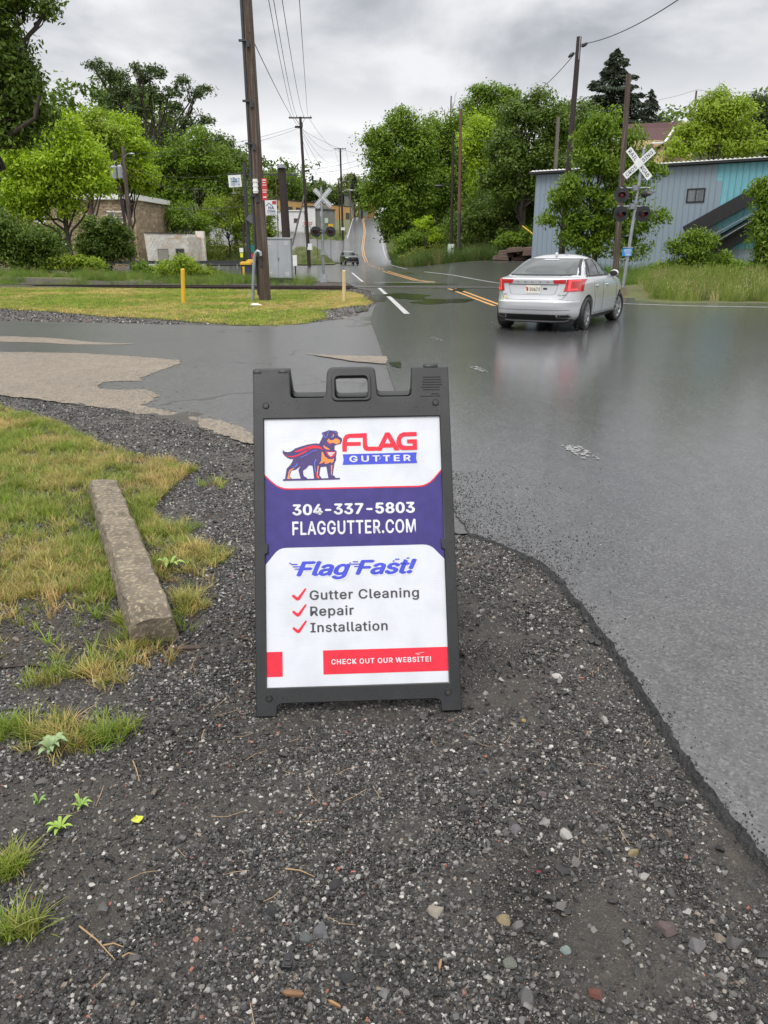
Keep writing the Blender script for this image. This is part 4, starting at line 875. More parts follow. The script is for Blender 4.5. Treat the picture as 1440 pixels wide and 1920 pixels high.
tag(o_.build('plastic_piece', M['black_metal'], bevel=.001, loc=(x, y, Tf(x, y))), 'small glossy black plastic block lying in the gravel near the bottom', 'plastic piece').rotation_euler[2] = -.1
def chip(u, v, l, w, a, label, rgb, name='wood_chip'):
    x, y = G(u, v); mb = MB(); mb.prism([(-l / 2, -w * .2), (-l * .3, -w / 2), (l * .4, -w * .35), (l / 2, 0), (l * .35, w * .5), (-l * .25, w * .4)], (0, 0, 0), (1, 0, 0), (0, 1, 0), (0, 0, 1), .006)
    return tag(mb.build(name, pm('wood_chip_%d' % u, rgb, tuple(c * .5 for c in rgb), 60, .8, .001, 200, stretch=(.3, 4, 1)), loc=(x, y, Tf(x, y) + .006), rot=(0, .1, a)), label, 'wood chip')
chip(550, 1868, .045, .014, -.1, 'splintered brown wood chip near the bottom edge', (.22, .12, .06)); chip(627, 1888, .03, .006, -.5, 'thin orange-brown splinter at the bottom edge', (.35, .2, .09))
chip(352, 1218, .12, .03, .2, 'dark weathered strip of wood at the near end of the kerb', (.09, .06, .045), 'wood_strip'); chip(825, 1815, .03, .006, 1.3, 'upright orange splinter near the bottom middle', (.35, .2, .1))
def leafthing(name, u, v, s, rgb, label, cat):
    x, y = G(u, v); vs = []; n_ = 9
    for i in range(n_):
        t_ = i / (n_ - 1); w_ = .42 * math.sin(math.pi * t_ ** .8) * s + .0005
        for e in (-1, 0, 1): vs.append((e * w_, (t_ - .5) * s, .004 + .12 * s * abs(e) + .1 * s * math.sin(t_ * 5)))
    fs = [(i * 3 + j, i * 3 + j + 1, i * 3 + j + 4, i * 3 + j + 3) for i in range(n_ - 1) for j in range(2)]
    return tag(link(name, me(name, vs, fs, pm(name + '_tint', rgb, tuple(c * .6 for c in rgb), 120, .5)), loc=(x, y, Tf(x, y) + .006), rot=(0, 0, .5)), label, cat)
leafthing('fallen_leaf', 258, 1543, .038, (.55, .58, .06), 'yellow spotted leaf lying alone on the dark gravel', 'leaf')
leafthing('fallen_leaf', 952, 894, .05, (.4, .17, .07), 'small orange-brown leaf on the asphalt right of the board', 'leaf')
def rosette(name, u, v, n_, l, rgb, label, rise=.5, wid=.28):
    x, y = G(u, v); t0 = thing(name, label, 'plant', (x, y, Tf(x, y))); mt = pm(name + '_leaf_%d' % u, rgb, tuple(c * .65 for c in rgb), 30, .55)
    for k in range(n_):
        a = 2.4 * k; vs = []; L_ = l * random.uniform(.7, 1.1); ri = rise * random.uniform(.5, 1.3)
        for i in range(7):
            q = i / 6; w_ = wid * L_ * math.sin(math.pi * min(.97, q * .85 + .1)) / 2; r_2 = L_ * (q * .95); z_ = L_ * ri * math.sin(q * 2.2)
            for e in (-1, 0, 1): vs.append((math.cos(a) * r_2 - math.sin(a) * e * w_, math.sin(a) * r_2 + math.cos(a) * e * w_, z_ + abs(e) * w_ * .5 + .003))
        link('leaf', me('leaf', vs, [(i * 3 + j, i * 3 + j + 1, i * 3 + j + 4, i * 3 + j + 3) for i in range(6) for j in range(2)], mt, True), t0)
    return t0
rosette('weed', 100, 1415, 12, .052, (.24, .33, .15), 'pale woolly grey-green weed at the foot of a grass tuft', 1.0, .42)
rosette('weed', 113, 1557, 8, .04, (.28, .42, .06), 'small bright green rosette weed ringed by brown dead leaves', .6); rosette('weed', 152, 1515, 7, .035, (.25, .4, .07), 'small bright green seedling above the brown-leaved rosette', .7); rosette('weed', 72, 1512, 4, .03, (.2, .34, .07), 'tiny thin-leaved seedling near the left edge', 1.2)
rosette('weed', 748 - 430, 1070, 6, .08, (.26, .38, .08), 'broad-leaved light green weed right of the kerb', .8, .35)
for k, (u, v) in enumerate(((98, 1570), (138, 1562), (150, 1575), (105, 1548))): pass
mb = MB(); 
for (u, v, u2, v2) in ((150, 1743, 217, 1807), (195, 1779, 233, 1782), (230, 1800, 255, 1797), (250, 1432, 262, 1470), (378, 1390, 386, 1372), (535, 1635, 590, 1650)):
    a, b_ = G(u, v), G(u2, v2); mb.tube([(a[0], a[1], Tf(*a) + .010), ((a[0] + b_[0]) / 2, (a[1] + b_[1]) / 2 + .002, Tf(*a) + .016), (b_[0], b_[1], Tf(*b_) + .010)], [.0022, .0017, .0009], 5)
    tag(mb.build('straw_stalk', M['straw']), {150: 'longest pale dry stalk in the lower left gravel', 195: 'short dry stalk just right of the longest stalk', 230: 'shortest dry stalk below the others', 250: 'thin upright straw above the yellow leaf', 378: 'thin straw below the grass tuft', 535: 'thin straw in the gravel below the board'}[u], 'straw stalk'); mb = MB()
# ================================================================ CARS
def cr(P, k):
    """Catmull-Rom through rows of P with k steps per span"""
    P = np.array(P, float); out = []
    for i in range(len(P) - 1):
        a, b, c, d = P[max(i - 1, 0)], P[i], P[i + 1], P[min(i + 2, len(P) - 1)]
        for j in range(k):
            t = j / k; m1 = (c - a) * .5; m2 = (d - b) * .5; dz = abs(c[0] - b[0])
            lim = 3 * np.abs(c - b); m1 = np.clip(m1, -lim, lim); m2 = np.clip(m2, -lim, lim)
            m1 = np.where(np.sign(m1) == np.sign(c - b), m1, 0); m2 = np.where(np.sign(m2) == np.sign(c - b), m2, 0)
            out.append((2 * t**3 - 3 * t**2 + 1) * b + (t**3 - 2 * t**2 + t) * m1 + (-2 * t**3 + 3 * t**2) * c + (t**3 - t**2) * m2)
    out.append(P[-1]); return np.array(out)
class Car:
    """z-slices (z, rear x, front x, half width, exponent)"""
    def __init__(s, sl, k=5): s.S = cr(sl, k)
    def at(s, z): return [np.interp(z, s.S[:, 0], s.S[:, i]) for i in (1, 2, 3, 4)]
    def side(s, x, z, sg):
        a, b, w, n = s.at(z); c = (a + b) / 2; h = (b - a) / 2; return Vector((x, sg * w * max(0, 1 - min(1, abs((x - c) / h)) ** n) ** (1 / n), z))
    def end(s, y, z, sg):
        a, b, w, n = s.at(z); c = (a + b) / 2; h = (b - a) / 2; return Vector((c + sg * h * max(0, 1 - min(1, abs(y / w)) ** n) ** (1 / n), y, z))
    def body(s, nt_=112):
        vs = []; K = len(s.S)
        for z, a, b, w, n in s.S:
            c = (a + b) / 2; h = (b - a) / 2
            for j in range(nt_):
                t = 2 * math.pi * j / nt_; ct, st = math.cos(t), math.sin(t)
                vs.append((c + h * math.copysign(abs(ct) ** (2 / n), ct), w * math.copysign(abs(st) ** (2 / n), st), z))
        fs = [(i * nt_ + j, i * nt_ + (j + 1) % nt_, (i + 1) * nt_ + (j + 1) % nt_, (i + 1) * nt_ + j) for i in range(K - 1) for j in range(nt_)]
        c0 = len(vs); vs.append(((s.S[0][1] + s.S[0][2]) / 2, 0, s.S[0][0])); c1 = len(vs); vs.append(((s.S[-1][1] + s.S[-1][2]) / 2, 0, s.S[-1][0] + .008))
        fs += [(c0, (j + 1) % nt_, j) for j in range(nt_)] + [(c1, (K - 1) * nt_ + j, (K - 1) * nt_ + (j + 1) % nt_) for j in range(nt_)]
        return vs, fs
    def patch(s, kind, sg, q, off, nu=10, nv=6):
        """curved quad; q = 4 corners (u, z) bl, br, tr, tl; kind 'side' or 'end'"""
        q = [np.array(a, float) for a in q]; fn = s.side if kind == 'side' else s.end; vs = []
        for j in range(nv + 1):
            for i in range(nu + 1):
                a, b = i / nu, j / nv; p = (q[0] * (1 - a) + q[1] * a) * (1 - b) + (q[3] * (1 - a) + q[2] * a) * b
                P = fn(p[0], p[1], sg); e = .006; dz = fn(p[0], p[1] + e, sg) - fn(p[0], p[1] - e, sg); du = fn(p[0] + e, p[1], sg) - fn(p[0] - e, p[1], sg)
                nn_ = du.cross(dz)
                if nn_.length < 1e-9: nn_ = Vector((0, sg, 0)) if kind == 'side' else Vector((sg, 0, 0))
                nn_.normalize(); ref = Vector((0, sg, .2)) if kind == 'side' else Vector((sg, 0, .4))
                if nn_.dot(ref) < 0: nn_ = -nn_
                vs.append(P + nn_ * off)
        return vs, [(j * (nu + 1) + i, j * (nu + 1) + i + 1, (j + 1) * (nu + 1) + i + 1, (j + 1) * (nu + 1) + i) for j in range(nv) for i in range(nu)]
def cut_arches(vs, fs, wheels, r, mats, yin=.52):
    m = me('body', vs, fs, mats[0], True); m.materials.append(mats[1]); bm = bmesh.new(); bm.from_mesh(m); bmesh.ops.recalc_face_normals(bm, faces=bm.faces); bm.to_mesh(m); bm.free()
    o = bpy.data.objects.new('body', m); COL.objects.link(o); cut = MB()
    for (x, z) in wheels:
        for sg in (-1, 1): cut.cyl((x, sg * yin, z), (x, sg * 1.3, z), r, r, 40)
    co = cut.build('cutter', [mats[1]]); co.data.materials.clear(); co.data.materials.append(mats[0]); co.data.materials.append(mats[1]); co.data.polygons.foreach_set('material_index', [1] * len(co.data.polygons))
    md = o.modifiers.new('b', 'BOOLEAN'); md.operation = 'DIFFERENCE'; md.object = co; md.solver = 'EXACT'
    bpy.context.view_layer.update(); dg = bpy.context.evaluated_depsgraph_get(); nm = bpy.data.meshes.new_from_object(o.evaluated_get(dg)); 
    bpy.data.objects.remove(o); bpy.data.objects.remove(co); nm.name = 'body'
    nm.materials.clear(); nm.materials.append(mats[0]); nm.materials.append(mats[1])
    nm.polygons.foreach_set('use_smooth', [True] * len(nm.polygons))
    try: nm.set_sharp_from_angle(angle=R(38))
    except Exception: pass
    return nm
def wheel(parent, x, y, z, r, w, sg, mats, spokes=10, steer=0):
    c = Vector((x, y, z)); wo = bpy.data.objects.new('wheel', None); COL.objects.link(wo); wo.parent = parent; wo.location = c; wo.rotation_euler[2] = steer
    mb = MB(); pts = [(r * .70, -w / 2 + .005), (r * .93, -w / 2), (r * .985, -w / 2 + .02), (r, -w / 2 + .045), (r, w / 2 - .045), (r * .985, w / 2 - .02), (r * .93, w / 2), (r * .70, w / 2 - .005)]; n = 40; vs = []
    for a, b in pts:
        for j in range(n): t = 2 * math.pi * j / n; vs.append((a * math.cos(t), b, a * math.sin(t)))
    mb.add(vs, [(i * n + j, i * n + (j + 1) % n, ((i + 1) % len(pts)) * n + (j + 1) % n, ((i + 1) % len(pts)) * n + j) for i in range(len(pts)) for j in range(n)], True)
    mb.build('tyre', mats[0], wo)
    mb = MB(); yo = sg * (w / 2 - .02)
    vs = []
    for a, b in ((r * .71, yo), (r * .66, yo + sg * .004), (r * .62, yo - sg * .02), (r * .60, yo - sg * .09)):
        for j in range(n): t = 2 * math.pi * j / n; vs.append((a * math.cos(t), b, a * math.sin(t)))
    mb.add(vs, [(i * n + j, i * n + (j + 1) % n, (i + 1) * n + (j + 1) % n, (i + 1) * n + j) for i in range(3) for j in range(n)], True)
    for k in range(spokes):
        t = 2 * math.pi * (k // 2) / (spokes / 2) + (-.13 if k % 2 else .13) ; t2 = 2 * math.pi * (k // 2) / (spokes / 2) + (-.26 if k % 2 else .26)
        mb.bar((r * .1 * math.cos(t), yo - sg * .01, r * .1 * math.sin(t)), (r * .66 * math.cos(t2), yo - sg * .006, r * .66 * math.sin(t2)), .026, .02, up=(0, 1, 0))
    mb.cyl((0, yo - sg * .03, 0), (0, yo + sg * .002, 0), r * .17, r * .13, 20); mb.build('rim', mats[1], wo)
    mb = MB(); mb.cyl((0, yo - sg * .08, 0), (0, yo - sg * .095, 0), r * .62, r * .62, 32); mb.build('brake_disc', mats[2], wo)
m, t, b, o = newmat('silver_car_paint'); M['silver'] = m; b.inputs['Base Color'].default_value = (.56, .57, .59, 1); b.inputs['Metallic'].default_value = .4; b.inputs['Roughness'].default_value = .27; b.inputs['Coat Weight'].default_value = .7; b.inputs['Coat Roughness'].default_value = .04
m, t, b, o = newmat('dark_green_car_paint'); M['green_paint'] = m; b.inputs['Base Color'].default_value = (.008, .022, .014, 1); b.inputs['Metallic'].default_value = .3; b.inputs['Roughness'].default_value = .3; b.inputs['Coat Weight'].default_value = 1; b.inputs['Coat Roughness'].default_value = .04
M['tyre'] = pm('tyre_rubber', (.014, .014, .014), (.02, .02, .02), 20, .6); M['rim'] = pm('alloy_rim', (.45, .46, .47), (.38, .39, .4), 10, .3, metal=.7)
M['under'] = pm('black_underbody', (.010, .010, .010), (.014, .014, .014), 10, .6); M['chrome'] = pm('chrome_trim', (.6, .6, .6), (.5, .5, .5), 10, .15, metal=.9)
M['carglass'] = pm('tinted_car_glass', (.012, .020, .019), (.03, .042, .04), 1.2, .03, spec=.45); M['sideglass'] = pm('dark_side_glass', (.010, .013, .012), (.016, .02, .018), 2, .03, spec=.8)
m, t, b, o = newmat('tail_light_red'); M['tail'] = m; b.inputs['Base Color'].default_value = (.26, .003, .006, 1); b.inputs['Roughness'].default_value = .12; b.inputs['Coat Weight'].default_value = .6; b.inputs['Emission Color'].default_value = (1, .02, .03, 1); b.inputs['Emission Strength'].default_value = .16
m, t, b, o = newmat('tail_light_bright'); M['tail2'] = m; b.inputs['Base Color'].default_value = (.6, .05, .06, 1); b.inputs['Roughness'].default_value = .2; b.inputs['Emission Color'].default_value = (1, .08, .08, 1); b.inputs['Emission Strength'].default_value = .55
M['gap'] = pm('panel_gap_black', (.02, .02, .022), (.02, .02, .02), 10, .7); M['plate'] = pm('number_plate_white', (.72, .70, .62), (.62, .58, .5), 40, .5)
M['lampglass'] = pm('clear_lamp', (.6, .62, .65), (.4, .42, .45), 20, .1)
def P_(car, par, name, kind, sg, q, off, mat, nu=10, nv=6, **k):
    vs, fs = car.patch(kind, sg, q, off, nu, nv); m = me(name, vs, fs, M[mat], True); bm = bmesh.new(); bm.from_mesh(m)
    r = bmesh.ops.extrude_face_region(bm, geom=bm.faces[:]) if k.get('solid') else None
    bmesh.ops.recalc_face_normals(bm, faces=bm.faces); bm.to_mesh(m); bm.free(); return link(name, m, par, label=k.get('label'))
def lines(car, kind, sg, pts, w, off, mb):
    fn = car.side if kind == 'side' else car.end
    for a, b_ in zip(pts[:-1], pts[1:]):
        n_ = max(2, int(math.hypot(b_[0] - a[0], b_[1] - a[1]) / .08)); Q = []
        for i in range(n_ + 1):
            t_ = i / n_; p = fn(a[0] + (b_[0] - a[0]) * t_, a[1] + (b_[1] - a[1]) * t_, sg); p = p + (Vector((0, sg * off, 0)) if kind == 'side' else Vector((sg * off, 0, off * .3))); Q.append(p)
        mb.tube(Q, w / 2, 4, False)
# --- silver sedan
sed = Car([(.19, -2.12, 2.16, .80, 5), (.26, -2.20, 2.24, .87, 5), (.34, -2.285, 2.31, .905, 4.6), (.50, -2.325, 2.335, .925, 4.2), (.575, -2.325, 2.33, .932, 4.2), (.605, -2.275, 2.31, .932, 4.4), (.75, -2.23, 2.24, .930, 4.6), (.90, -2.225, 2.05, .915, 4.6), (.985, -2.235, 1.65, .885, 4.6), (1.015, -2.215, 1.35, .865, 4.4), (1.035, -2.05, 1.12, .835, 4.2), (1.06, -1.88, .98, .805, 4.4),
           (1.12, -1.70, .86, .765, 4.6), (1.22, -1.44, .64, .715, 4.2), (1.31, -1.17, .38, .655, 3.8), (1.37, -.96, .15, .600, 3.4), (1.415, -.76, -.04, .515, 3.0), (1.445, -.58, -.16, .40, 2.7), (1.462, -.44, -.24, .24, 2.4)])
RRw = np.array(G(1090, 621)); head = R(90 - 28.5)
sx = RRw[0] - (math.cos(head) * -1.39 - math.sin(head) * -.80); sy = RRw[1] - (math.sin(head) * -1.39 + math.cos(head) * -.80)
sedan = thing('silver_sedan', 'silver four-door sedan seen from behind, wet, braking or turning on the main road', 'car', (sx, sy, .020), head)
sedan.scale = (.975, .975, .975)
vs, fs = sed.body(); bmh = cut_arches(vs, fs, ((-1.39, .33), (1.387, .33)), .372, (M['silver'], M['under'])); link('body', bmh, sedan)
for x in (-1.39, 1.387):
    for sg in (-1, 1): wheel(sedan, x, sg * .80, .325, .325, .225, sg, (M['tyre'], M['rim'], M['under']), steer=R(-9) if x > 0 else 0)
mb = MB(); mb.box((0, 0, .21), (3.9, 1.5, .10)); mb.build('underbody', M['under'], sedan)
P_(sed, sedan, 'window_surround', 'end', -1, ((-.745, 1.062), (.745, 1.062), (.565, 1.375), (-.565, 1.375)), .009, 'gap')
P_(sed, sedan, 'rear_window', 'end', -1, ((-.69, 1.075), (.69, 1.075), (.535, 1.362), (-.535, 1.362)), .013, 'carglass', 16, 10)
P_(sed, sedan, 'brake_light', 'end', -1, ((-.16, 1.338), (.16, 1.338), (.15, 1.352), (-.15, 1.352)), .018, 'silver')
P_(sed, sedan, 'windscreen', 'end', 1, ((-.70, 1.065), (.70, 1.065), (.57, 1.37), (-.57, 1.37)), .005, 'sideglass', 16, 10)
for sg in (-1, 1):
    P_(sed, sedan, 'window_trim', 'side', sg, ((-1.34, 1.04), (.94, 1.035), (.22, 1.360), (-.76, 1.360)), .008, 'gap', 24, 8)
    P_(sed, sedan, 'quarter_window', 'side', sg, ((-1.25, 1.06), (-1.11, 1.06), (-.99, 1.22), (-1.03, 1.22)), .013, 'sideglass')
    P_(sed, sedan, 'rear_door_window', 'side', sg, ((-1.07, 1.055), (-.34, 1.055), (-.38, 1.35), (-.76, 1.34)), .013, 'sideglass')
    P_(sed, sedan, 'front_door_window', 'side', sg, ((-.27, 1.055), (.76, 1.055), (.18, 1.34), (-.31, 1.35)), .013, 'sideglass')
    mb = MB(); lines(sed, 'side', sg, [(-1.36, 1.03), (.95, 1.03)], .014, .004, mb); lines(sed, 'side', sg, [(-1.36, 1.04), (-1.08, 1.23), (-.78, 1.365), (-.4, 1.385), (.22, 1.375), (.93, 1.05)], .016, .009, mb); mb.build('chrome_strip', M['chrome'], sedan)
    mb = MB(); lines(sed, 'side', sg, [(-1.02, 1.02), (-1.02, .78), (-.93, .55), (-.93, .32), (.92, .30), (1.00, .60), (.93, 1.02)], .008, .0005, mb); lines(sed, 'side', sg, [(-.30, 1.02), (-.27, .30)], .008, .0005, mb); mb.build('door_gap', M['gap'], sedan)
    P_(sed, sedan, 'sill_trim', 'side', sg, ((-.98, .225), (.98, .225), (.98, .275), (-.98, .275)), .012, 'under')
    for x in (-.83, .02):
        mb = MB(); p = sed.side(x, .86, sg); mb.ell(p + Vector((0, sg * .012, 0)), (.105, .022, .019), 12, 6); mb.build('door_handle', M['silver'], sedan)
        mb = MB(); mb.ell(p + Vector((-.02, -sg * .0, -.004)), (.06, .008, .03), 10, 5); mb.build('handle_recess', M['gap'], sedan)
    mb = MB(); p = sed.side(.72, 1.04, sg); mb.ell(p + Vector((.02, sg * .14, .03)), (.075, .10, .075), 14, 8); mb.bar(p + Vector((0, -sg * .02, -.01)), p + Vector((.01, sg * .09, 0)), .05, .035); mi_ = mb.build('wing_mirror', M['silver'], sedan)
    mb = MB(); mb.ell(p + Vector((-.055, sg * .14, .03)), (.012, .085, .06), 12, 6); mb.build('mirror_glass', M['under'], mi_)
    # tail lights: inner arm on the boot lid, main body, wrap on to the wing
    inner = ((sg * .42, .925), (sg * .63, .925), (sg * .63, .998), (sg * .40, .998)); tl = bpy.data.objects.new('tail_light', None); COL.objects.link(tl); tl.parent = sedan
    P_(sed, tl, 'inner_lens', 'end', -1, inner, .008, 'tail', 8, 4); P_(sed, tl, 'main_lens', 'end', -1, ((sg * .64, .775), (sg * .865, .775), (sg * .862, .998), (sg * .64, .998)), .010, 'tail', 12, 6)
    P_(sed, tl, 'side_lens', 'side', sg, ((-2.16, .775), (-1.80, .785), (-1.97, .94), (-2.12, .99)), .010, 'tail', 10, 6)
    P_(sed, tl, 'light_guide', 'end', -1, ((sg * .66, .79), (sg * .70, .79), (sg * .71, .97), (sg * .67, .97)), .015, 'tail2', 3, 6); P_(sed, tl, 'light_guide', 'end', -1, ((sg * .70, .80), (sg * .80, .80), (sg * .80, .83), (sg * .70, .83)), .015, 'tail2', 5, 2)
    P_(sed, tl, 'reflector', 'end', -1, ((sg * .68, .965), (sg * .83, .965), (sg * .82, .985), (sg * .66, .985)), .014, 'tail2', 5, 2)
    P_(sed, sedan, 'exhaust_tip', 'end', -1, ((sg * .52, .275), (sg * .76, .285), (sg * .72, .35), (sg * .50, .34)), .012, 'chrome', 6, 3); P_(sed, sedan, 'exhaust_opening', 'end', -1, ((sg * .54, .288), (sg * .735, .295), (sg * .70, .338), (sg * .525, .33)), .017, 'under', 6, 3)
    P_(sed, sedan, 'headlight', 'end', 1, ((sg * .55, .64), (sg * .85, .66), (sg * .84, .78), (sg * .55, .74)), .008, 'lampglass', 6, 4)
mb = MB(); lines(sed, 'end', -1, [(-.66, .965), (-.70, .80), (-.60, .64), (-.52, .62), (.52, .62), (.60, .64), (.70, .80), (.66, .965)], .009, .001, mb); lines(sed, 'end', -1, [(-.86, .605), (-.6, .605)], .006, .001, mb); lines(sed, 'end', -1, [(.6, .605), (.86, .605)], .006, .001, mb)
mb.build('boot_gap', M['gap'], sedan)
mb = MB(); lines(sed, 'end', -1, [(-.50, .905), (.50, .905)], .018, .001, mb); lines(sed, 'end', -1, [(-.50, .905), (-.45, .735), (-.40, .715), (.40, .715), (.45, .735), (.50, .905)], .006, .0, mb); mb.build('plate_recess_shadow', M['gap'], sedan)
P_(sed, sedan, 'bumper_crease', 'end', -1, ((-.74, .425), (.74, .425), (.72, .437), (-.72, .437)), .006, 'chrome', 20, 2)
P_(sed, sedan, 'diffuser', 'end', -1, ((-.72, .225), (.72, .225), (.66, .345), (-.66, .345)), .006, 'under', 20, 5)
pl = P_(sed, sedan, 'number_plate', 'end', -1, ((-.17, .745), (.135, .745), (.135, .888), (-.17, .888)), .012, 'plate', 4, 3); 
P_(sed, sedan, 'plate_sticker', 'end', -1, ((-.29, .81), (-.215, .81), (-.215, .845), (-.29, .845)), .006, 'gap', 2, 2)
Z0 = Vector((0, 0, 0))
# seen from behind the lettering runs from left (+y) to right (-y)
def rear_place(off): return lambda x, y: sed.end(-x, y, -1) + Vector((-off, 0, 0))
text('plate_number', '20472', -.055, .155, .785, .062, M['gap'], rear_place(.016), Z0, pl, bold=.01)
mb = MB(); mb.ell(sed.end(.10, .815, -1) + Vector((-.014, 0, 0)), (.003, .022, .040), 10, 6); mb.ell(sed.end(.12, .85, -1) + Vector((-.014, 0, 0)), (.003, .012, .014), 8, 5); mb.build('plate_emblem', M['sign_red'], pl)
for k, ch in enumerate('VOLVO'):
    x = (-.30, -.15, 0, .15, .30)[k]; text('badge_letter', ch, x - .024, x + .024, .938, .026, M['gap'], rear_place(.004), Z0, sedan, bold=.015)
text('model_badge', 'T5', .50, .56, .70, .022, M['gap'], rear_place(.004), Z0, sedan, bold=.015); mb = MB(); lines(sed, 'end', -1, [(-.58, .705), (-.66, .72)], .012, .003, mb); mb.build('model_badge', M['gap'], sedan)
text('dealer_badge', 'S60', -.62, -.54, .70, .022, M['gap'], rear_place(.004), Z0, sedan, bold=.01)
vs = []; fs = []
for k in range(5):
    a = 1.257 * k; b0 = len(vs); vs += [sed.end(.55 - .05 * math.cos(a + q) * rr, .655 + .045 * math.sin(a + q) * rr, -1) + Vector((-.006, 0, 0)) for q, rr in ((0, 0), (-.4, .7), (0, 1), (.4, .7))]; fs.append((b0, b0 + 1, b0 + 2, b0 + 3))
link('flower_sticker', me('flower_sticker', vs, fs, pm('sticker_cream', (.75, .68, .35), (.6, .5, .15), 60, .6)), sedan)
mb = MB(); mb.ell((-.72, 0, 1.455), (.10, .028, .05), 12, 6); mb.build('roof_aerial', M['silver'], sedan)
for sg in (-1, 1):   # headrests and seats glimpsed behind the glass are kept as shapes on the parcel shelf
    pass
# spray thrown up behind the wheels
r_ = np.random.default_rng(9); mb = MB()
cw = Matrix.Rotation(head, 3, 'Z')
for i in range(150):
    wx = -1.39 - abs(r_.exponential(.25)); wy = r_.choice([-.8, -.8, .8, -.35]) + r_.normal(0, .14); wz = .02 + abs(r_.exponential(.09)); p = Vector((sx, sy, 0)) + cw @ Vector((wx - .15, wy, wz)); s_ = r_.uniform(.002, .0045); mb.ell(p, (s_, s_, s_), 4, 3)
M['drop'] = pm('spray_water', (.55, .57, .58), (.45, .47, .48), 30, .15)
mb.build('water_spray', M['drop'], None, kind='stuff', label='drops of spray behind the silver sedan')
# --- dark green SUV coming down the hill road
suv = Car([(.26, -2.15, 2.10, .80, 5), (.34, -2.25, 2.22, .90, 5), (.55, -2.30, 2.30, .93, 4.5), (.75, -2.30, 2.30, .93, 4.5), (.95, -2.28, 2.22, .925, 4.5), (1.03, -2.26, 1.95, .91, 4.5), (1.08, -2.22, 1.30, .88, 4.5), (1.12, -2.20, 1.02, .85, 4.6), (1.25, -2.12, .80, .80, 4.6), (1.42, -1.98, .52, .735, 4.6), (1.54, -1.82, .30, .68, 4.3), (1.62, -1.55, .05, .60, 3.8), (1.66, -1.2, -.2, .45, 3.2), (1.675, -.9, -.5, .25, 2.8)], 4)
sp_ = at(657, 497, 104); suvo = thing('dark_green_suv', 'small dark green sport utility vehicle coming towards us at the foot of the hill road', 'car', (sp_.x - .15, 104, float(T0(sp_.x, 104)) + .09), R(-90 + 14))
vs, fs = suv.body(72); link('body', cut_arches(vs, fs, ((-1.34, .37), (1.34, .37)), .42, (M['green_paint'], M['under'])), suvo)
for x in (-1.34, 1.34):
    for sg in (-1, 1): wheel(suvo, x, sg * .80, .36, .36, .23, sg, (M['tyre'], M['rim'], M['under']))
P_(suv, suvo, 'windscreen', 'end', 1, ((-.72, 1.125), (.72, 1.125), (.62, 1.53), (-.62, 1.53)), .006, 'glass', 12, 8)
P_(suv, suvo, 'rear_window', 'end', -1, ((-.70, 1.14), (.70, 1.14), (.62, 1.5), (-.62, 1.5)), .006, 'glass', 12, 8)
P_(suv, suvo, 'grille', 'end', 1, ((-.50, .62), (.50, .62), (.60, .88), (-.60, .88)), .008, 'under', 10, 4); P_(suv, suvo, 'lower_grille', 'end', 1, ((-.70, .42), (.70, .42), (.62, .58), (-.62, .58)), .008, 'under', 10, 4)
P_(suv, suvo, 'skid_plate', 'end', 1, ((-.62, .31), (.62, .31), (.74, .41), (-.74, .41)), .012, 'chrome', 10, 3)
mb = MB(); mb.box(suv.end(0, .76, 1) + Vector((.012, 0, 0)), (.01, .16, .07)); mb.build('badge', M['chrome'], suvo)
for sg in (-1, 1):
    P_(suv, suvo, 'headlight', 'end', 1, ((sg * .60, .80), (sg * .88, .84), (sg * .87, .93), (sg * .60, .90)), .010, 'lampglass', 6, 3); P_(suv, suvo, 'fog_lamp', 'end', 1, ((sg * .72, .50), (sg * .86, .50), (sg * .86, .62), (sg * .74, .62)), .012, 'chrome', 4, 3)
    P_(suv, suvo, 'rear_side_window', 'side', sg, ((-1.85, 1.14), (-.35, 1.14), (-.38, 1.50), (-1.68, 1.48)), .006, 'glass', 8, 5); P_(suv, suvo, 'front_side_window', 'side', sg, ((-.28, 1.14), (.85, 1.14), (.42, 1.48), (-.30, 1.50)), .006, 'glass', 8, 5)
    mb = MB(); p = suv.side(.72, 1.12, sg); mb.ell(p + Vector((.0, sg * .13, .06)), (.08, .11, .08), 10, 6); mb.build('wing_mirror', M['under'], suvo)
    mb = MB(); mb.tube([(-1.6, sg * .56, 1.64), (-1.5, sg * .56, 1.71), (.0, sg * .56, 1.70), (.1, sg * .56, 1.63)], .022, 6); mb.build('roof_rail', M['chrome'], suvo)
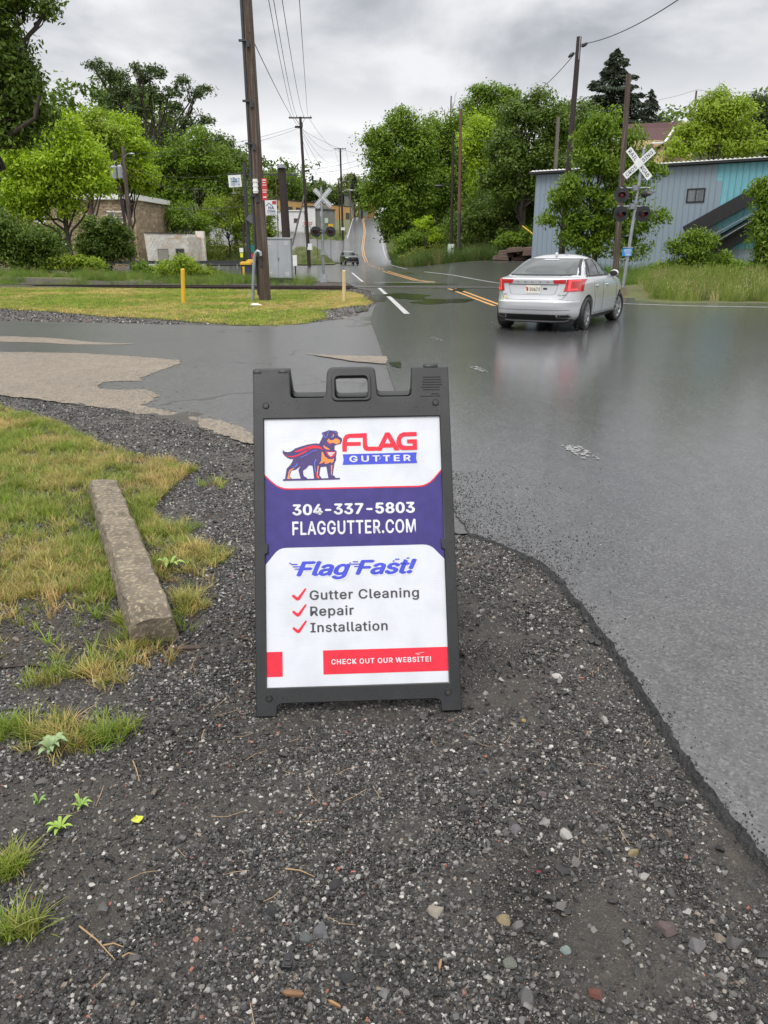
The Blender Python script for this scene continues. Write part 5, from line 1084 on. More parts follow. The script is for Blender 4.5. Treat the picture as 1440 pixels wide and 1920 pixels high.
# ================================================================ BUILDINGS
def wallbox(name, par, off, p0, p1, z0, z1, th, mat, label=None):
    """wall between ground points p0, p1 (left to right seen from the camera), thickness th away from the viewer"""
    a = Vector((*p0, 0)); b = Vector((*p1, 0)); d = (b - a).normalized(); n_ = Vector((-d.y, d.x, 0))
    if n_.y < 0: n_ = -n_
    mb = MB(off); mb.prism([(0, z0), ((b - a).length, z0), ((b - a).length, z1), (0, z1)], a, d, (0, 0, 1), n_, th)
    return mb.build(name, mat, par, label=label)
def opening(par, off, p0, d, n_, x, z, w, h, frame, pane, name='window', mull=True, fw=.09):
    """framed pane proud of the wall; x, z = lower left corner along the wall; n_ points to the viewer"""
    o = Vector((*p0, 0)) + d * x + Vector((0, 0, z)); mb = MB(off)
    for (a, b, w_, h_) in ((0, 0, w, fw), (0, h - fw, w, fw), (0, fw, fw, h - 2 * fw), (w - fw, fw, fw, h - 2 * fw)) + (((fw, h / 2 - fw / 3, w - 2 * fw, fw * .6),) if mull else ()):
        mb.prism([(a, b), (a + w_, b), (a + w_, b + h_), (a, b + h_)], o, d, (0, 0, 1), n_, .07)
    wi = mb.build(name, frame, par); mb = MB(off); mb.prism([(fw * .5, fw * .5), (w - fw * .5, fw * .5), (w - fw * .5, h - fw * .5), (fw * .5, h - fw * .5)], o, d, (0, 0, 1), n_, .03)
    mb.build('pane', pane, wi); return wi
M['bglass'] = pm('house_window_glass', (.05, .06, .065), (.10, .11, .12), .8, .1, spec=.7)
M['stone'] = pm('tan_stone_wall', (.33, .25, .16), (.20, .15, .10), 1.6, .9, .03, 4, c3=(.42, .34, .24), s3=.8, stretch=(1, 1, 2.2))
M['blockw'] = pm('peeling_white_block', (.74, .72, .66), (.60, .57, .52), 1.2, .85, .01, 6, c3=(.58, .44, .33), s3=.75, stretch=(1, 1, 2))
M['board'] = pm('grey_boarding', (.38, .36, .32), (.28, .26, .23), 5, .8, stretch=(6, 6, .5)); M['orange_wall'] = pm('ochre_yellow_wall', (.60, .36, .14), (.52, .31, .12), .3, .8); M['white_wall'] = pm('white_block_wall', (.72, .72, .72), (.62, .62, .63), .4, .7)
M['grey_wall'] = pm('weathered_grey_siding', (.22, .22, .20), (.15, .16, .15), .8, .8, stretch=(3, 3, .4)); M['roofing'] = pm('dark_flat_roof', (.07, .065, .06), (.05, .045, .04), 1, .9)
# stone building on the left (two storeys, white fascia)
def mpx(Y): return 1 / (1605 / Y)
Ys = 100.0; pL = (XU(-60, Ys), Ys + 2); pR = (XU(257, Ys), Ys); pS = (XU(283, Ys + 12), Ys + 13)
zt = at(240, 373, Ys).z; base = Vector((*pR, 0)); sb = thing('stone_building', 'two-storey tan stone building with a white roof edge half hidden behind the trees at left', 'building', (pR[0], pR[1], Tf(*pR)))
off = sb.location; dS = (Vector((*pR, 0)) - Vector((*pL, 0))).normalized(); nS = Vector((dS.y, -dS.x, 0))
wallbox('front_wall', sb, off, pL, pR, -.3, zt, 12, M['stone'])
wallbox('side_wall', sb, off, (pR[0] + .01, pR[1] + .02), pS, -.3, zt - .5, .3, M['stone'])
mb = MB(off); mb.prism([(-.5, zt - .05), ((Vector(pR) - Vector(pL)).length + .4, zt - .05), ((Vector(pR) - Vector(pL)).length + .4, zt + .55), (-.5, zt + .75)], Vector((*pL, 0)) + nS * .45, dS, (0, 0, 1), -nS, 12.8); mb.build('roof', M['white_paint'], sb)
mb = MB(off); mb.bar((pR[0] + .2, pR[1] - .4, zt + .2), (pS[0] + .4, pS[1], zt - .6), .5, .6); mb.build('fascia', M['white_paint'], sb)
LS = (Vector(pR) - Vector(pL)).length
for u, v0, v1, w_ in ((174, 418, 393, 1.1), (213, 417, 395, 1.0), (228, 419, 396, 1.2), (75, 418, 396, 1.1), (120, 470, 445, 1.1)):
    x_ = (at(u, 400, Ys + 1).x - pL[0]); z_ = at(u, v0, Ys).z; opening(sb, off, Vector(pL), dS, nS, x_ - w_ / 2, z_, w_, at(u, v1, Ys).z - z_, M['white_paint'], M['bglass'], fw=.13)
opening(sb, off, Vector(pR) + Vector((.01, .02)), (Vector((*pS, 0)) - Vector((*pR, 0))).normalized(), Vector((.98, -.1, 0)), 3.0, 0.1, 1.4, 4.0, M['wood_dark'], M['wood_dark'], 'door', False)
mb = MB(off); p_ = Vector((pR[0] - .5, pR[1] - .25, 0)); mb.tube([p_ + Vector((0, 0, 1)), p_ + Vector((0, 0, zt - 1.2))], .05, 6); mb.box(p_ + Vector((0, 0, 2.4)), (.35, .2, .7)); mb.build('electric_meter', M['galv'], sb)
# rough stone courses near the corner, proud stones
mb = MB(off); r_ = np.random.default_rng(4)
for i in range(26):
    for j in range(9):
        if r_.random() < .75:
            c_ = Vector((*pR, 0)) - dS * (.4 + j * .85 + (i % 2) * .4 + r_.uniform(-.1, .1)) + nS * .02; mb.box(c_ + Vector((0, 0, .2 + i * .27)), (r_.uniform(.5, .8), .1, r_.uniform(.17, .24)))
o_ = mb.build('rough_stones', M['stone'], sb, kind='stuff')
# small white block building
Yb = 96.0; q0 = (XU(280, Yb), Yb); q1 = (XU(353, Yb), Yb + .6); q2 = (XU(385, Yb + 6), Yb + 7); zb = at(320, 437, Yb).z
wb = thing('block_shed', 'small derelict white painted block building with boarded openings', 'building', (q0[0], q0[1], 0)); off = wb.location
mb = MB(off); mb.prism([(0, -.3), ((Vector(q1) - Vector(q0)).length, -.3), ((Vector(q1) - Vector(q0)).length, zb - .1), (-.3, zb)], (*q0, 0), (Vector((*q1, 0)) - Vector((*q0, 0))).normalized(), (0, 0, 1), (0, 1, 0), 6); mb.build('front_wall', M['blockw'], wb)
wallbox('side_wall', wb, off, (q1[0] + .02, q1[1] + .02), q2, -.3, zb - .4, .3, M['blockw'])
mb = MB(off); mb.box((q2[0] - .3, q2[1] - 1.2, zb / 2 + .1), (1.0, .8, zb + .5)); mb.build('chimney', M['blockw'], wb)
mb = MB(off); mb.bar((q0[0] - .2, q0[1] - .04, zb + .03), (q1[0], q1[1] - .04, zb - .05), .1, .1); mb.build('coping', M['roofing'], wb)
dW = (Vector((*q1, 0)) - Vector((*q0, 0))).normalized(); nW = Vector((dW.y, -dW.x, 0))
opening(wb, off, Vector(q0), dW, nW, 1.1, .1, 1.25, 1.9, M['board'], M['board'], 'boarded_door', False, .06); opening(wb, off, Vector(q0), dW, nW, 3.2, .9, 1.0, 1.1, M['wood_grey'], M['bglass'], 'window', True, .12)
mb = MB(off); r_ = np.random.default_rng(8)
for i in range(11):
    for j in range(12):
        x_ = j * .42 + (i % 2) * .2; z_ = .1 + i * .34
        if (1.0 < x_ + .2 < 2.5 and z_ < 2.1) or (3.0 < x_ + .2 < 4.3 and z_ > .6 and z_ < 2.1) or x_ > 4.5 or z_ > zb - .4: continue
        if r_.random() < .8: mb.box(Vector((*q0, 0)) + dW * (x_ + .2) + nW * .004 + Vector((0, 0, z_ + .17)), (.40, .02, .32))
mb.build('wall_blocks', M['blockw'], wb, kind='stuff')
# white building, grey shop, ochre long building up the hill
def simple(name, label, u0, u1, vt, Y, depth, mat, zb_=None, Y1=None, roof=None):
    Y1 = Y1 or Y; a = (XU(u0, Y, 5), Y); b = (XU(u1, Y1, 5), Y1); zg = min(Tf(*a), Tf(*b)) - 1.0 if zb_ is None else zb_; zt_ = at((u0 + u1) / 2, vt, (Y + Y1) / 2).z
    t0 = thing(name, label, 'building', (a[0], a[1], zg)); wallbox('wall', t0, t0.location, a, b, zg, zt_, depth, mat)
    d_ = (Vector((*b, 0)) - Vector((*a, 0))).normalized(); mb = MB(t0.location); mb.prism([(-.2, 0), ((Vector(b) - Vector(a)).length + .2, 0), ((Vector(b) - Vector(a)).length + .2, .25), (-.2, .25)], Vector((*a, zt_)) + Vector((0, -.2, 0)), d_, (0, 0, 1), Vector((-d_.y, d_.x, 0)), depth + .4); mb.build('roof', roof or M['roofing'], t0)
    return t0, Vector(a), Vector(b), d_, Vector((d_.y, -d_.x, 0)), zt_
wh, a, b, d_, n_, zt_ = simple('white_building', 'low white block building left of the hill road behind the dark pole', 507, 571, 396, 190, 9, M['white_wall'], roof=M['white_paint'])
opening(wh, wh.location, a, d_, n_, 5.6, 8.2, 1.1, .9, M['dark_metal'], M['bglass'], 'window', False, .1); opening(wh, wh.location, a, d_, n_, 8.4, Tf(a.x, a.y), .9, 2.1, M['white_paint'], M['white_wall'], 'door', False, .08)
mb = MB(wh.location); mb.box((XU(578, 189.8, 6), 189.85, 8.0), (2.6, .06, .9)); mb.build('notice', M['sign_white'], wh)
for z_, w_ in ((8.2, 2.2), (7.85, 2.0)):
    for q in range(5): mb = MB(wh.location); mb.box((XU(578, 189.8, 6) + (q - 2) * w_ / 5, 189.80, z_), (w_ / 5 * .7, .03, .22)); mb.build('notice_mark', M['sign_red'], wh)
w2, a, b, d_, n_, zt_ = simple('white_annex', 'taller white block annex at the corner beside the grey shop', 571.5, 592, 388, 191, 9, M['white_wall'], roof=M['roofing']); opening(w2, w2.location, a, d_, n_, .4, Tf(a.x, a.y), 1.0, 2.2, M['grey_wall'], M['white_paint'], 'door', False, .08)
gs, a, b, d_, n_, zt_ = simple('grey_shop', 'weathered grey gabled shop front with a pale sign right of the white building', 592.5, 629, 394, 192, 9, M['grey_wall'], Y1=195)
mb = MB(gs.location); mb.prism([(0, 0), ((b - a).length, 0), ((b - a).length * .45, 1.1)], Vector((*a, zt_)), d_, (0, 0, 1), -n_, 9); mb.build('gable', M['grey_wall'], gs)
opening(gs, gs.location, a, d_, n_, 1.3, zt_ - 1.4, .5, 1.1, M['white_paint'], M['bglass'], 'window', False, .08); mb = MB(gs.location); mb.box(Vector((*a, 0)) + d_ * 2.6 + n_ * .06 + Vector((0, 0, zt_ - 2.3)), (1.3, .06, 1.1)); mb.build('shop_sign', M['pale_green'], gs); opening(gs, gs.location, a, d_, n_, 2.0, zt_ - 6.2, .9, 1.8, M['white_paint'], M['bglass'], 'door', False, .08)
oc, a, b, d_, n_, zt_ = simple('ochre_building', 'long low ochre yellow building behind the white buildings', 519, 661, 382, 225, 14, M['orange_wall'], Y1=262)
for x_ in (6, 10): opening(oc, oc.location, a, d_, n_, x_, zt_ - 2.4, 2.2, .9, M['dark_metal'], M['bglass'], 'window', False, .1)
opening(oc, oc.location, a, d_, n_, (b - a).length - 4.0, zt_ - 5.0, 2.2, 3.2, M['dark_metal'], M['bglass'], 'door', False, .15)
oc2, a, b, d_, n_, zt_ = simple('ochre_garage', 'ochre garage with a pale roller door at the top of the hill road', 672, 702, 381, 305, 12, M['orange_wall']); opening(oc2, oc2.location, a, d_, n_, .4, zt_ - 4.6, 3.0, 3.4, M['white_paint'], M['pale_green'], 'garage_door', True, .15)
gh, a, b, d_, n_, zt_ = simple('grey_house', 'small grey house behind the ochre building below the far trees', 647, 666, 366, 300, 8, M['grey_wall'])
# blue corrugated building on the right
M['blue_siding'] = pm('blue_grey_metal_siding', (.225, .275, .325), (.19, .24, .29), .5, .5, stretch=(1, 1, .2)); M['teal_siding'] = pm('teal_painted_siding', (.13, .34, .40), (.17, .42, .48), 6, .55, c3=(.11, .29, .36), s3=1)
bA = (XU(996, 64, .8), 64.0); bB = (XU(1470, 53.6, .6), 53.6); dB = (Vector((*bB, 0)) - Vector((*bA, 0))).normalized(); nB = Vector((dB.y, -dB.x, 0)); LB = (Vector(bB) - Vector(bA)).length
zbt = at(996, 327, 64).z; bl = thing('blue_metal_building', 'long blue-grey corrugated metal building with a teal patch and an outside stair', 'building', (*bA, Tf(*bA))); off = bl.location
mb = MB(off); mb.prism([(0, -.2), (LB + 8, -.2), (LB + 8, zbt), (0, zbt)], (*bA, 0), dB, (0, 0, 1), -nB, 14); mb.build('wall', M['dark_metal'], bl)
def xb(u):   # distance along the facade for a photograph column
    lo, hi = 0, LB + 6
    for _ in range(30):
        md_ = (lo + hi) / 2; p = Vector((*bA, 0)) + dB * md_; uu = 720 + F * p.x / (p.y * CT - (3 - H) * ST)
        lo, hi = (md_, hi) if uu < u else (lo, md_)
    return lo
def zf(u, v): p = Vector((*bA, 0)) + dB * xb(u); return at(u, v, p.y).z
xt = xb(1322)
pw = .40; k = 0; x_ = 0; sm_b = None; sm_t = None
def siding(w):
    mb = MB(); pts = [(0, .0), (.03, .035), (.06, .0), (w, .0)]
    for i in range(3): mb.add([(pts[i][0], -pts[i][1], 0), (pts[i + 1][0], -pts[i + 1][1], 0), (pts[i + 1][0], -pts[i + 1][1], 1), (pts[i][0], -pts[i][1], 1)], [(0, 1, 2, 3)])
    return mb
ang = math.atan2(dB.y, dB.x); sdm = {}
for key in ('blue_siding', 'teal_siding'): o_ = siding(pw).build('siding_panel', M[key]); sdm[key] = o_.data; bpy.data.objects.remove(o_)
x1322 = xb(1322); z_teal0 = None
while x_ < LB + 7.5:
    def put(key, z0, z1):
        o_ = bpy.data.objects.new('siding_panel', sdm[key]); COL.objects.link(o_); o_.parent = bl; p = Vector((*bA, 0)) + dB * x_ + nB * .02; o_.location = Vector((p.x, p.y, z0)) - Vector(off); o_.rotation_euler[2] = ang; o_.scale = (1, 1, z1 - z0)
    if x_ < x1322: put('blue_siding', 0.1, zbt - .05)
    else:
        ze = zf(1322, 380) if x_ > x1322 + .9 else zf(1322, 340); ze = min(ze, zbt - 1); put('blue_siding', .1, ze - (3.0 if x_ > x1322 + .4 else 0)) ; put('teal_siding', ze - (3.0 if x_ > x1322 + .4 else 0), zbt - .05)
    x_ += pw
mb = MB(off); r0 = Vector((*bA, zbt)) + nB * .5 - dB * .4; mb.prism([(0, 0), (LB + 8.5, 0), (LB + 8.5, .14), (0, .14)], r0, dB, (0, 0, 1), -nB, 15); mb.build('eaves', M['black_metal'], bl)
mb = MB(off)
for k in range(int((LB + 8) / .30)):
    p = r0 + dB * (k * .30 + .1) + Vector((0, 0, .143)); mb.prism([(0, 0), (.30, 0), (.30, .03), (.2, .10), (.1, .03), (0, .03)], p + nB * .04, dB, (0, 0, 1), -nB, 14.9)
mb.build('metal_roof', M['white_paint'], bl)
def facade_bar(name, pts, w_, th, mat, out=.05):
    mb = MB(off)
    for a_, b_ in zip(pts[:-1], pts[1:]):
        A_3 = Vector((*bA, 0)) + dB * xb(a_[0]) + nB * (out + th / 2); A_3.z = zf(*a_); B_3 = Vector((*bA, 0)) + dB * xb(b_[0]) + nB * (out + th / 2); B_3.z = zf(*b_); mb.bar(A_3, B_3, th, w_, up=nB.cross(B_3 - A_3).cross(B_3 - A_3) if False else nB)
    return mb.build(name, mat, bl)
wx, wz = xb(1280), zf(1297, 380); opening(bl, off, Vector(bA), dB, nB, wx, wz, xb(1314) - wx, zf(1297, 353) - wz, M['black_metal'], M['bglass'], 'window', False, .09)
mb = MB(off); p = Vector((*bA, 0)) + dB * (wx + (xb(1314) - wx) * .5) + nB * .06; p.z = wz + .45; mb.box(p, (.06, .04, .9), Euler((0, 0, ang))); mb.build('window_bar', M['black_metal'], bl)
facade_bar('stair_canopy', [(1290, 437), (1398, 373), (1470, 332)], .42, .9, M['black_metal'])
facade_bar('stair_stringer', [(1320, 484), (1400, 435), (1470, 392)], .38, 1.0, M['black_metal'])
facade_bar('stair_guard', [(1322, 474), (1405, 422), (1470, 380)], .85, .06, M['galv'], 1.0)
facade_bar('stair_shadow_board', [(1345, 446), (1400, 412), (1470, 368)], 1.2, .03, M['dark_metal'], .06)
facade_bar('handrail', [(1345, 440), (1405, 405), (1470, 366)], .06, .06, M['galv'], .9)
mb = MB(off); p = Vector((*bA, 0)) + dB * xb(1362) + nB * .6; p.z = zf(1362, 406); mb.box(p, (.30, .2, .16), Euler((0, 0, ang))); mb.build('wall_light', M['galv'], bl)
mb = MB(off)
for r2 in (.34, .26, .18):
    c_ = Vector((*bA, 0)) + dB * xb(1283) + nB * .12; c_.z = zf(1283, 466); mb.tube([c_ + dB * r2 * math.cos(t_) + Vector((0, 0, r2 * math.sin(t_))) for t_ in np.linspace(1.2, 3.6, 12)] + [c_ + dB * (-.3) * r2 / .34 + Vector((0, 0, -.4))], .022, 5)
mb.build('wall_emblem', M['black_metal'], bl)
# house with a red-brown roof beyond
M['redroof'] = pm('red_brown_shingles', (.085, .040, .038), (.06, .03, .03), 3, .85, .02, 8, stretch=(1, 1, 3)); M['cream_wall'] = pm('cream_siding', (.62, .48, .24), (.55, .42, .2), 2, .7, stretch=(.5, .5, 6)); M['tealroof'] = pm('pale_teal_roof', (.22, .36, .34), (.17, .29, .28), 2, .6)
Yh = 92.0; hp = thing('red_roofed_house', 'house with a steep red-brown roof and cream gable behind the blue building', 'house', (XU(1235, Yh, 14), Yh, Tf(XU(1235, Yh, 14), Yh))); off = hp.location
e0, e1, g0, g1 = at(1180, 306, Yh), at(1264, 306, Yh), at(1172, 233, Yh + 4), at(1268, 228, Yh + 4)
mb = MB(off); mb.add([e0, at(1248, 268, Yh), at(1268, 228, Yh + 4), g0], [(0, 1, 2, 3)]); mb.add([e0 + Vector((0, .1, -.25)), at(1248, 268, Yh) + Vector((0, .1, -.25)), g1 + Vector((0, 0, -.25)), g0 + Vector((0, 0, -.25))], [(3, 2, 1, 0)])
mb.add([at(1268, 228, Yh + 4), at(1242, 296, Yh - 1), at(1275, 300, Yh - 1), at(1320, 232, Yh + 4)], [(0, 1, 2, 3)]); mb.add([g0, g1, g1 + Vector((0, 5, -4)), g0 + Vector((0, 5, -4))], [(0, 1, 2, 3)]); mb.build('roof', M['redroof'], hp)
mb = MB(off); mb.add([at(1225, 268, Yh + .3), at(1247, 268, Yh + .3), at(1241, 330, Yh + .3), at(1225, 330, Yh + .3)], [(0, 1, 2, 3)]); mb.box(at(1215, 315, Yh + 4), (7.5, 6, 5)); mb.build('gable_wall', M['cream_wall'], hp)
mb = MB(off); mb.bar(at(1267, 238, Yh + 3), at(1246, 268, Yh - .3), .2, .2); mb.bar(at(1222, 268, Yh), at(1248, 267, Yh), .15, .18); mb.build('bargeboard', M['white_paint'], hp)
Yt = 88.0; th_ = thing('teal_roofed_house', 'white house with a pale teal roof mostly hidden by the dark maple', 'house', (XU(1010, Yt, 8), Yt, Tf(XU(1010, Yt, 8), Yt))); off = th_.location
mb = MB(off); mb.box(at(1005, 340, Yt + 3), (4.6, 6, 4.2)); mb.build('wall', M['white_paint'], th_); mb = MB(off); mb.add([at(1005, 316, Yt - .4), at(1050, 309, Yt - .4), at(1040, 288, Yt + 3), at(1020, 290, Yt + 3)], [(0, 1, 2, 3)]); mb.add([at(1005, 316, Yt - .4), at(1020, 290, Yt + 3), at(1018, 312, Yt + 6)], [(0, 1, 2)]); mb.build('roof', M['tealroof'], th_)
mb = MB(off)
for u in (985, 996, 1007): mb.cyl(at(u, 356, Yt - 1), at(u, 328, Yt - 1), .09)
mb.bar(at(978, 356, Yt - 1), at(1015, 352, Yt - 1), .1, .3); mb.build('porch', M['white_paint'], th_)
# ================================================================ POLES AND WIRES
def lean(u0, v0, u1, v1, Y): return at(u0, v0, Y), at(u1, v1, Y)
def pole(label, top, base_px, Y, r0, r1, mat, name='utility_pole', cat='utility pole', group='utility poles', zb_=None, cap=True):
    b = at(*base_px, Y); b = Vector((b.x, Y, Tf(b.x, Y) if zb_ is None else zb_)); t_ = at(*top, Y); o = thing(name, label, cat, b, 0, group)
    mb = MB(b); n_ = 7; P = [b.lerp(t_, i / n_) - Vector((0, 0, .3 if i == 0 else 0)) for i in range(n_ + 1)]; rn = [r0 + (r1 - r0) * i / n_ for i in range(n_ + 1)]
    mb.tube(P, rn, 14); mb.build('post', mat, o); return o, b, t_
def arm(o, b, c, half, drop=0, z=0, mat=None, n_ins=2, braces=True):
    mb = MB(b); mb.box(c, (half * 2, .11, .13)); 
    if braces:
        for s in (-1, 1): mb.bar(c + Vector((s * half * .45, -.03, -.02)), c + Vector((0, -.03, -.75)), .03, .03)
    mb.build('crossarm', mat or M['wood_dark'], o)
    for x in np.linspace(-half * .9, half * .9, n_ins):
        mb = MB(b); mb.cyl(c + Vector((x, 0, .06)), c + Vector((x, 0, .17)), .035, .05, 8); mb.cyl(c + Vector((x, 0, .17)), c + Vector((x, 0, .24)), .06, .03, 8); mb.build('insulator', M['insul'], o)
# A: the big near pole; carried on above the frame
tA = at(463, 0, 25.6); bA0 = at(497, 565, 25.6); tA2 = bA0 + (tA - bA0) * 1.25
pA = thing('utility_pole', 'big weathered brown pole with a grey conduit standing on the lawn island', 'utility pole', (bA0.x, bA0.y, Tf(bA0.x, bA0.y)), 0, 'utility poles'); off = pA.location
P = [bA0 + (tA2 - bA0) * (i / 14) for i in range(15)]; P[0] = Vector((bA0.x, bA0.y, -.3)); mb = MB(off); mb.tube(P, [.195 - .065 * i / 14 for i in range(15)], 22); mb.build('post', M['wood_brown'], pA)
mb = MB(off); dv = (tA2 - bA0); cs = [bA0 + dv * q + Vector((-.20 + .06 * q, -.08, 0)) for q in np.linspace(.18, .98, 10)]; mb.tube(cs, .045, 10); mb.tube([bA0 + dv * .0 + Vector((-.19, -.1, .2)), bA0 + dv * .2 + Vector((-.19, -.1, 0))], .03, 8); mb.build('conduit', M['dark_metal'], pA)
for q, w_ in ((.12, 1), (.30, 1), (.44, 1), (.55, 1), (.70, 1), (.83, 1)):
    mb = MB(off); c_ = bA0 + dv * q; mb.box(c_ + Vector((-.16, -.12, 0)), (.26, .10, .05)); mb.box(c_ + Vector((-.02, -.19, -.10)), (.10, .05, .16)); mb.build('conduit_bracket', M['dark_metal'], pA)
mb = MB(off); c_ = at(479, 349, 25.35); mb.cyl(c_ - Vector((0, 0, .20)), c_ + Vector((0, 0, .20)), .075, .075, 14); [mb.cyl(c_ + Vector((0, 0, z_ - .02)), c_ + Vector((0, 0, z_ + .02)), .088, .088, 14) for z_ in (-.13, 0, .13)]; mb.build('white_spool', M['white_paint'], pA)
off_s = off; sgn = MB(off); c_ = at(496, 355, 25.3); sgn.box(c_, (.16, .02, .62)); so_ = sgn.build('pole_notice', M['sign_red'], pA)
mb = MB(off)
for dz_, h_ in ((.26, .05), (.19, .03), (.12, .03), (-.02, .03), (-.08, .03), (-.22, .045)): mb.box(c_ + Vector((0, -.012, dz_)), (.12 - abs(dz_) * .08, .004, h_ * .7))
mb.build('notice_marks', M['sign_white'], so_)
# B with its crossarm
pB, bB_, tB = pole('dark pole with one crossarm standing on the grassy corner beyond the railway', (563, 219), (580, 497), 92, .21, .14, M['wood_dark']); arm(pB, bB_, tB - Vector((0, 0, .1)), 1.25, n_ins=4)
mb = MB(bB_); mb.box(tB + Vector((-.35, -.1, -1.0)), (.5, .2, .2)); mb.box(tB + Vector((.15, -.1, -.8)), (.2, .2, .5)); mb.build('hardware', M['black_metal'], pB)
mb = MB(bB_); mb.box(at(581, 460, 91.7), (.45, .03, .38)); mb.box(at(581, 466, 91.7), (.55, .03, .30)); mb.build('pole_tag', M['sign_white'], pB)
mb = MB(bB_); mb.tube([at(571, 365, 92), at(548, 460, 90)], .10, 8); mb.build('push_brace', M['wood_grey'], pB)
pD, bD, tD = pole('dark pole with a crossarm and streetlight on the left kerb of the hill road', (638, 278), (643, 451), 170, .24, .17, M['wood_dark']); arm(pD, bD, tD - Vector((0, 0, .1)), 1.2, n_ins=4)
mb = MB(bD); mb.tube([at(641, 360, 169.8), at(650, 356, 169.8), at(657, 356, 169.8)], .06, 6); mb.ell(at(660, 357, 169.8), (.8, .25, .16), 10, 6); mb.build('streetlight', M['galv'], pD); mb = MB(bD); mb.box(at(643, 429, 169.5), (.75, .04, .55)); mb.build('pole_tag', M['sign_white'], pD)
pF, bF, tF = pole('thin dark pole just left of the crossarm pole on the hill road', (634, 335), (638, 445), 178, .13, .10, M['wood_dark'])
pE, bE, tE = pole('slender grey pole with a short crossarm near the top of the hill', (655, 326), (658, 407), 235, .22, .16, M['wood_grey']); arm(pE, bE, tE - Vector((0, 0, .1)), 1.1, n_ins=2, braces=False)
pC, bC, tC = pole('thick black stub pole rising behind the silver cabinet', (528, 311), (541, 500), 52, .29, .24, M['wood_dark']); mb = MB(bC); mb.box(tC + Vector((0, -.1, -.05)), (.5, .5, .18)); mb.build('pole_cap', M['galv'], pC)
pGp, bG, tG = pole('thin rusty brown pole in front of the white building', (517, 332), (522, 443), 182, .13, .10, M['wood_red'])
# K, L on the right bank
pK, bK, tK = pole('tall reddish brown pole with a grey lower sleeve by the parking area', (864, 198), (860, 490), 85, .19, .13, M['wood_red']); mb = MB(bK); mb.tube([at(861, 488, 84.8), at(861.5, 400, 84.8)], .12, 8); mb.build('sleeve', M['dark_metal'], pK); mb = MB(bK); mb.tube([at(864, 205, 85), at(864, 198, 85)], .15, 8); mb.build('top_band', M['galv'], pK)
mb = MB(bK); mb.box(bK + Vector((0, 0, .15)), (1.4, 1.0, .75)); mb.box(bK + Vector((.75, .1, .1)), (.6, .7, .6)); mb.build('footing_block', M['conc'], pK)
pLp, bL, tL = pole('shorter black pole with a black streetlight arm beside the reddish pole', (850, 257), (846, 470), 87, .15, .12, M['wood_dark']); mb = MB(bL); mb.tube([at(847, 346, 86.8), at(832, 345, 86.6)], .04, 6); mb.ell(at(822, 349, 86.6), (.50, .18, .14), 10, 6); mb.build('streetlight', M['black_metal'], pLp)
pM, bM_, tM = pole('very tall dark leaning pole carrying a cable, rising through the sumac tree', (1086, 69), (1052, 482), 47, .19, .13, M['wood_dark']); mb = MB(bM_); mb.box(tM + Vector((.02, -.15, -.55)), (.05, .06, 1.1)); mb.build('lightning_strap', M['galv'], pM)
pN, bN, tN = pole('tall bare grey-brown pole just left of the crossbuck mast', (1179, 139), (1155, 508), 38.5, .15, .11, M['wood_brown'])
pO, bO, tO = pole('plain grey pole standing left of the sumac tree before the teal-roofed house', (1047, 220), (1041, 322), 70, .17, .14, M['wood_grey'], zb_=5)
pQ, bQ, tQ = pole('distant thin pole on the skyline above the red-roofed house', (1306, 170), (1298, 240), 105, .14, .11, M['wood_red'], zb_=at(1298, 260, 105).z)
# J poles left
pJ, bJ, tJ = pole('grey bare pole with a streetlight in front of the stone building', (230, 275), (252, 508), 72, .19, .14, M['wood_brown']); mb = MB(bJ); mb.tube([at(233, 295, 71.8), at(238, 289, 71.7), at(243, 288, 71.6)], .03, 6); mb.ell(at(247, 288.5, 71.6), (.28, .14, .09), 10, 6); mb.build('streetlight', M['galv'], pJ)
pJ2, bJ2, tJ2 = pole('dark pole with two grey transformers behind the grey streetlight pole', (213, 280), (247, 500), 76, .16, .12, M['wood_dark'])
for u, v, rr in ((214, 323, .30), (225, 322, .24)): mb = MB(bJ2); c_ = at(u, v, 75.7); mb.cyl(c_ - Vector((0, 0, .55)), c_ + Vector((0, 0, .42)), rr, rr, 16); mb.cyl(c_ + Vector((0, 0, .42)), c_ + Vector((0, 0, .56)), rr, rr * .5, 16); mb.cyl(c_ + Vector((.1, 0, .5)), c_ + Vector((.12, 0, .8)), .04, .03, 6); mb.build('transformer', M['galv'], pJ2)
mb = MB(bJ2); mb.bar(at(203, 303, 75.8), at(219, 293, 75.8), .08, .08); mb.bar(at(215, 288, 75.8), at(224, 291, 75.8), .08, .08); mb.build('crossarm', M['wood_dark'], pJ2)
pJ3, bJ3, tJ3 = pole('brown stub pole seen among the bright trees before the stone building', (165, 372), (171, 440), 74, .19, .17, M['wood_red'])
# H: steel post and gantry carrying a faded board
hb = at(468, 497, 62); hpz = thing('signal_post', 'dark steel post with a long horizontal arm carrying a faded blue and white board', 'signal post', (hb.x, 62, Tf(hb.x, 62))); off = hpz.location
mb = MB(off); mb.tube([Vector((hb.x, 62, 0)), at(457, 305, 62)], [.17, .11], 10); mb.build('post', M['dark_metal'], hpz)
mb = MB(off); mb.bar(at(425, 326, 62), at(556, 328, 62), .07, .10); mb.bar(at(456, 316, 62), at(475, 316, 62), .06, .08); mb.tube([at(447, 352, 62), at(463, 397, 62)], .03, 5); mb.build('gantry_arm', M['dark_metal'], hpz)
mb = MB(off); mb.box(at(440.5, 339.5, 61.9), (.95, .06, .82), Euler((0, R(-3), 0))); bd = mb.build('faded_board', M['sign_white'], hpz); mb = MB(off)
for dx_, w_, h_ in ((-.26, .10, .5), (-.1, .16, .56), (.08, .12, .4), (.28, .12, .52), (.0, .5, .06)): mb.box(at(440.5, 339.5, 61.85) + Vector((dx_, 0, -.02)), (w_, .02, h_))
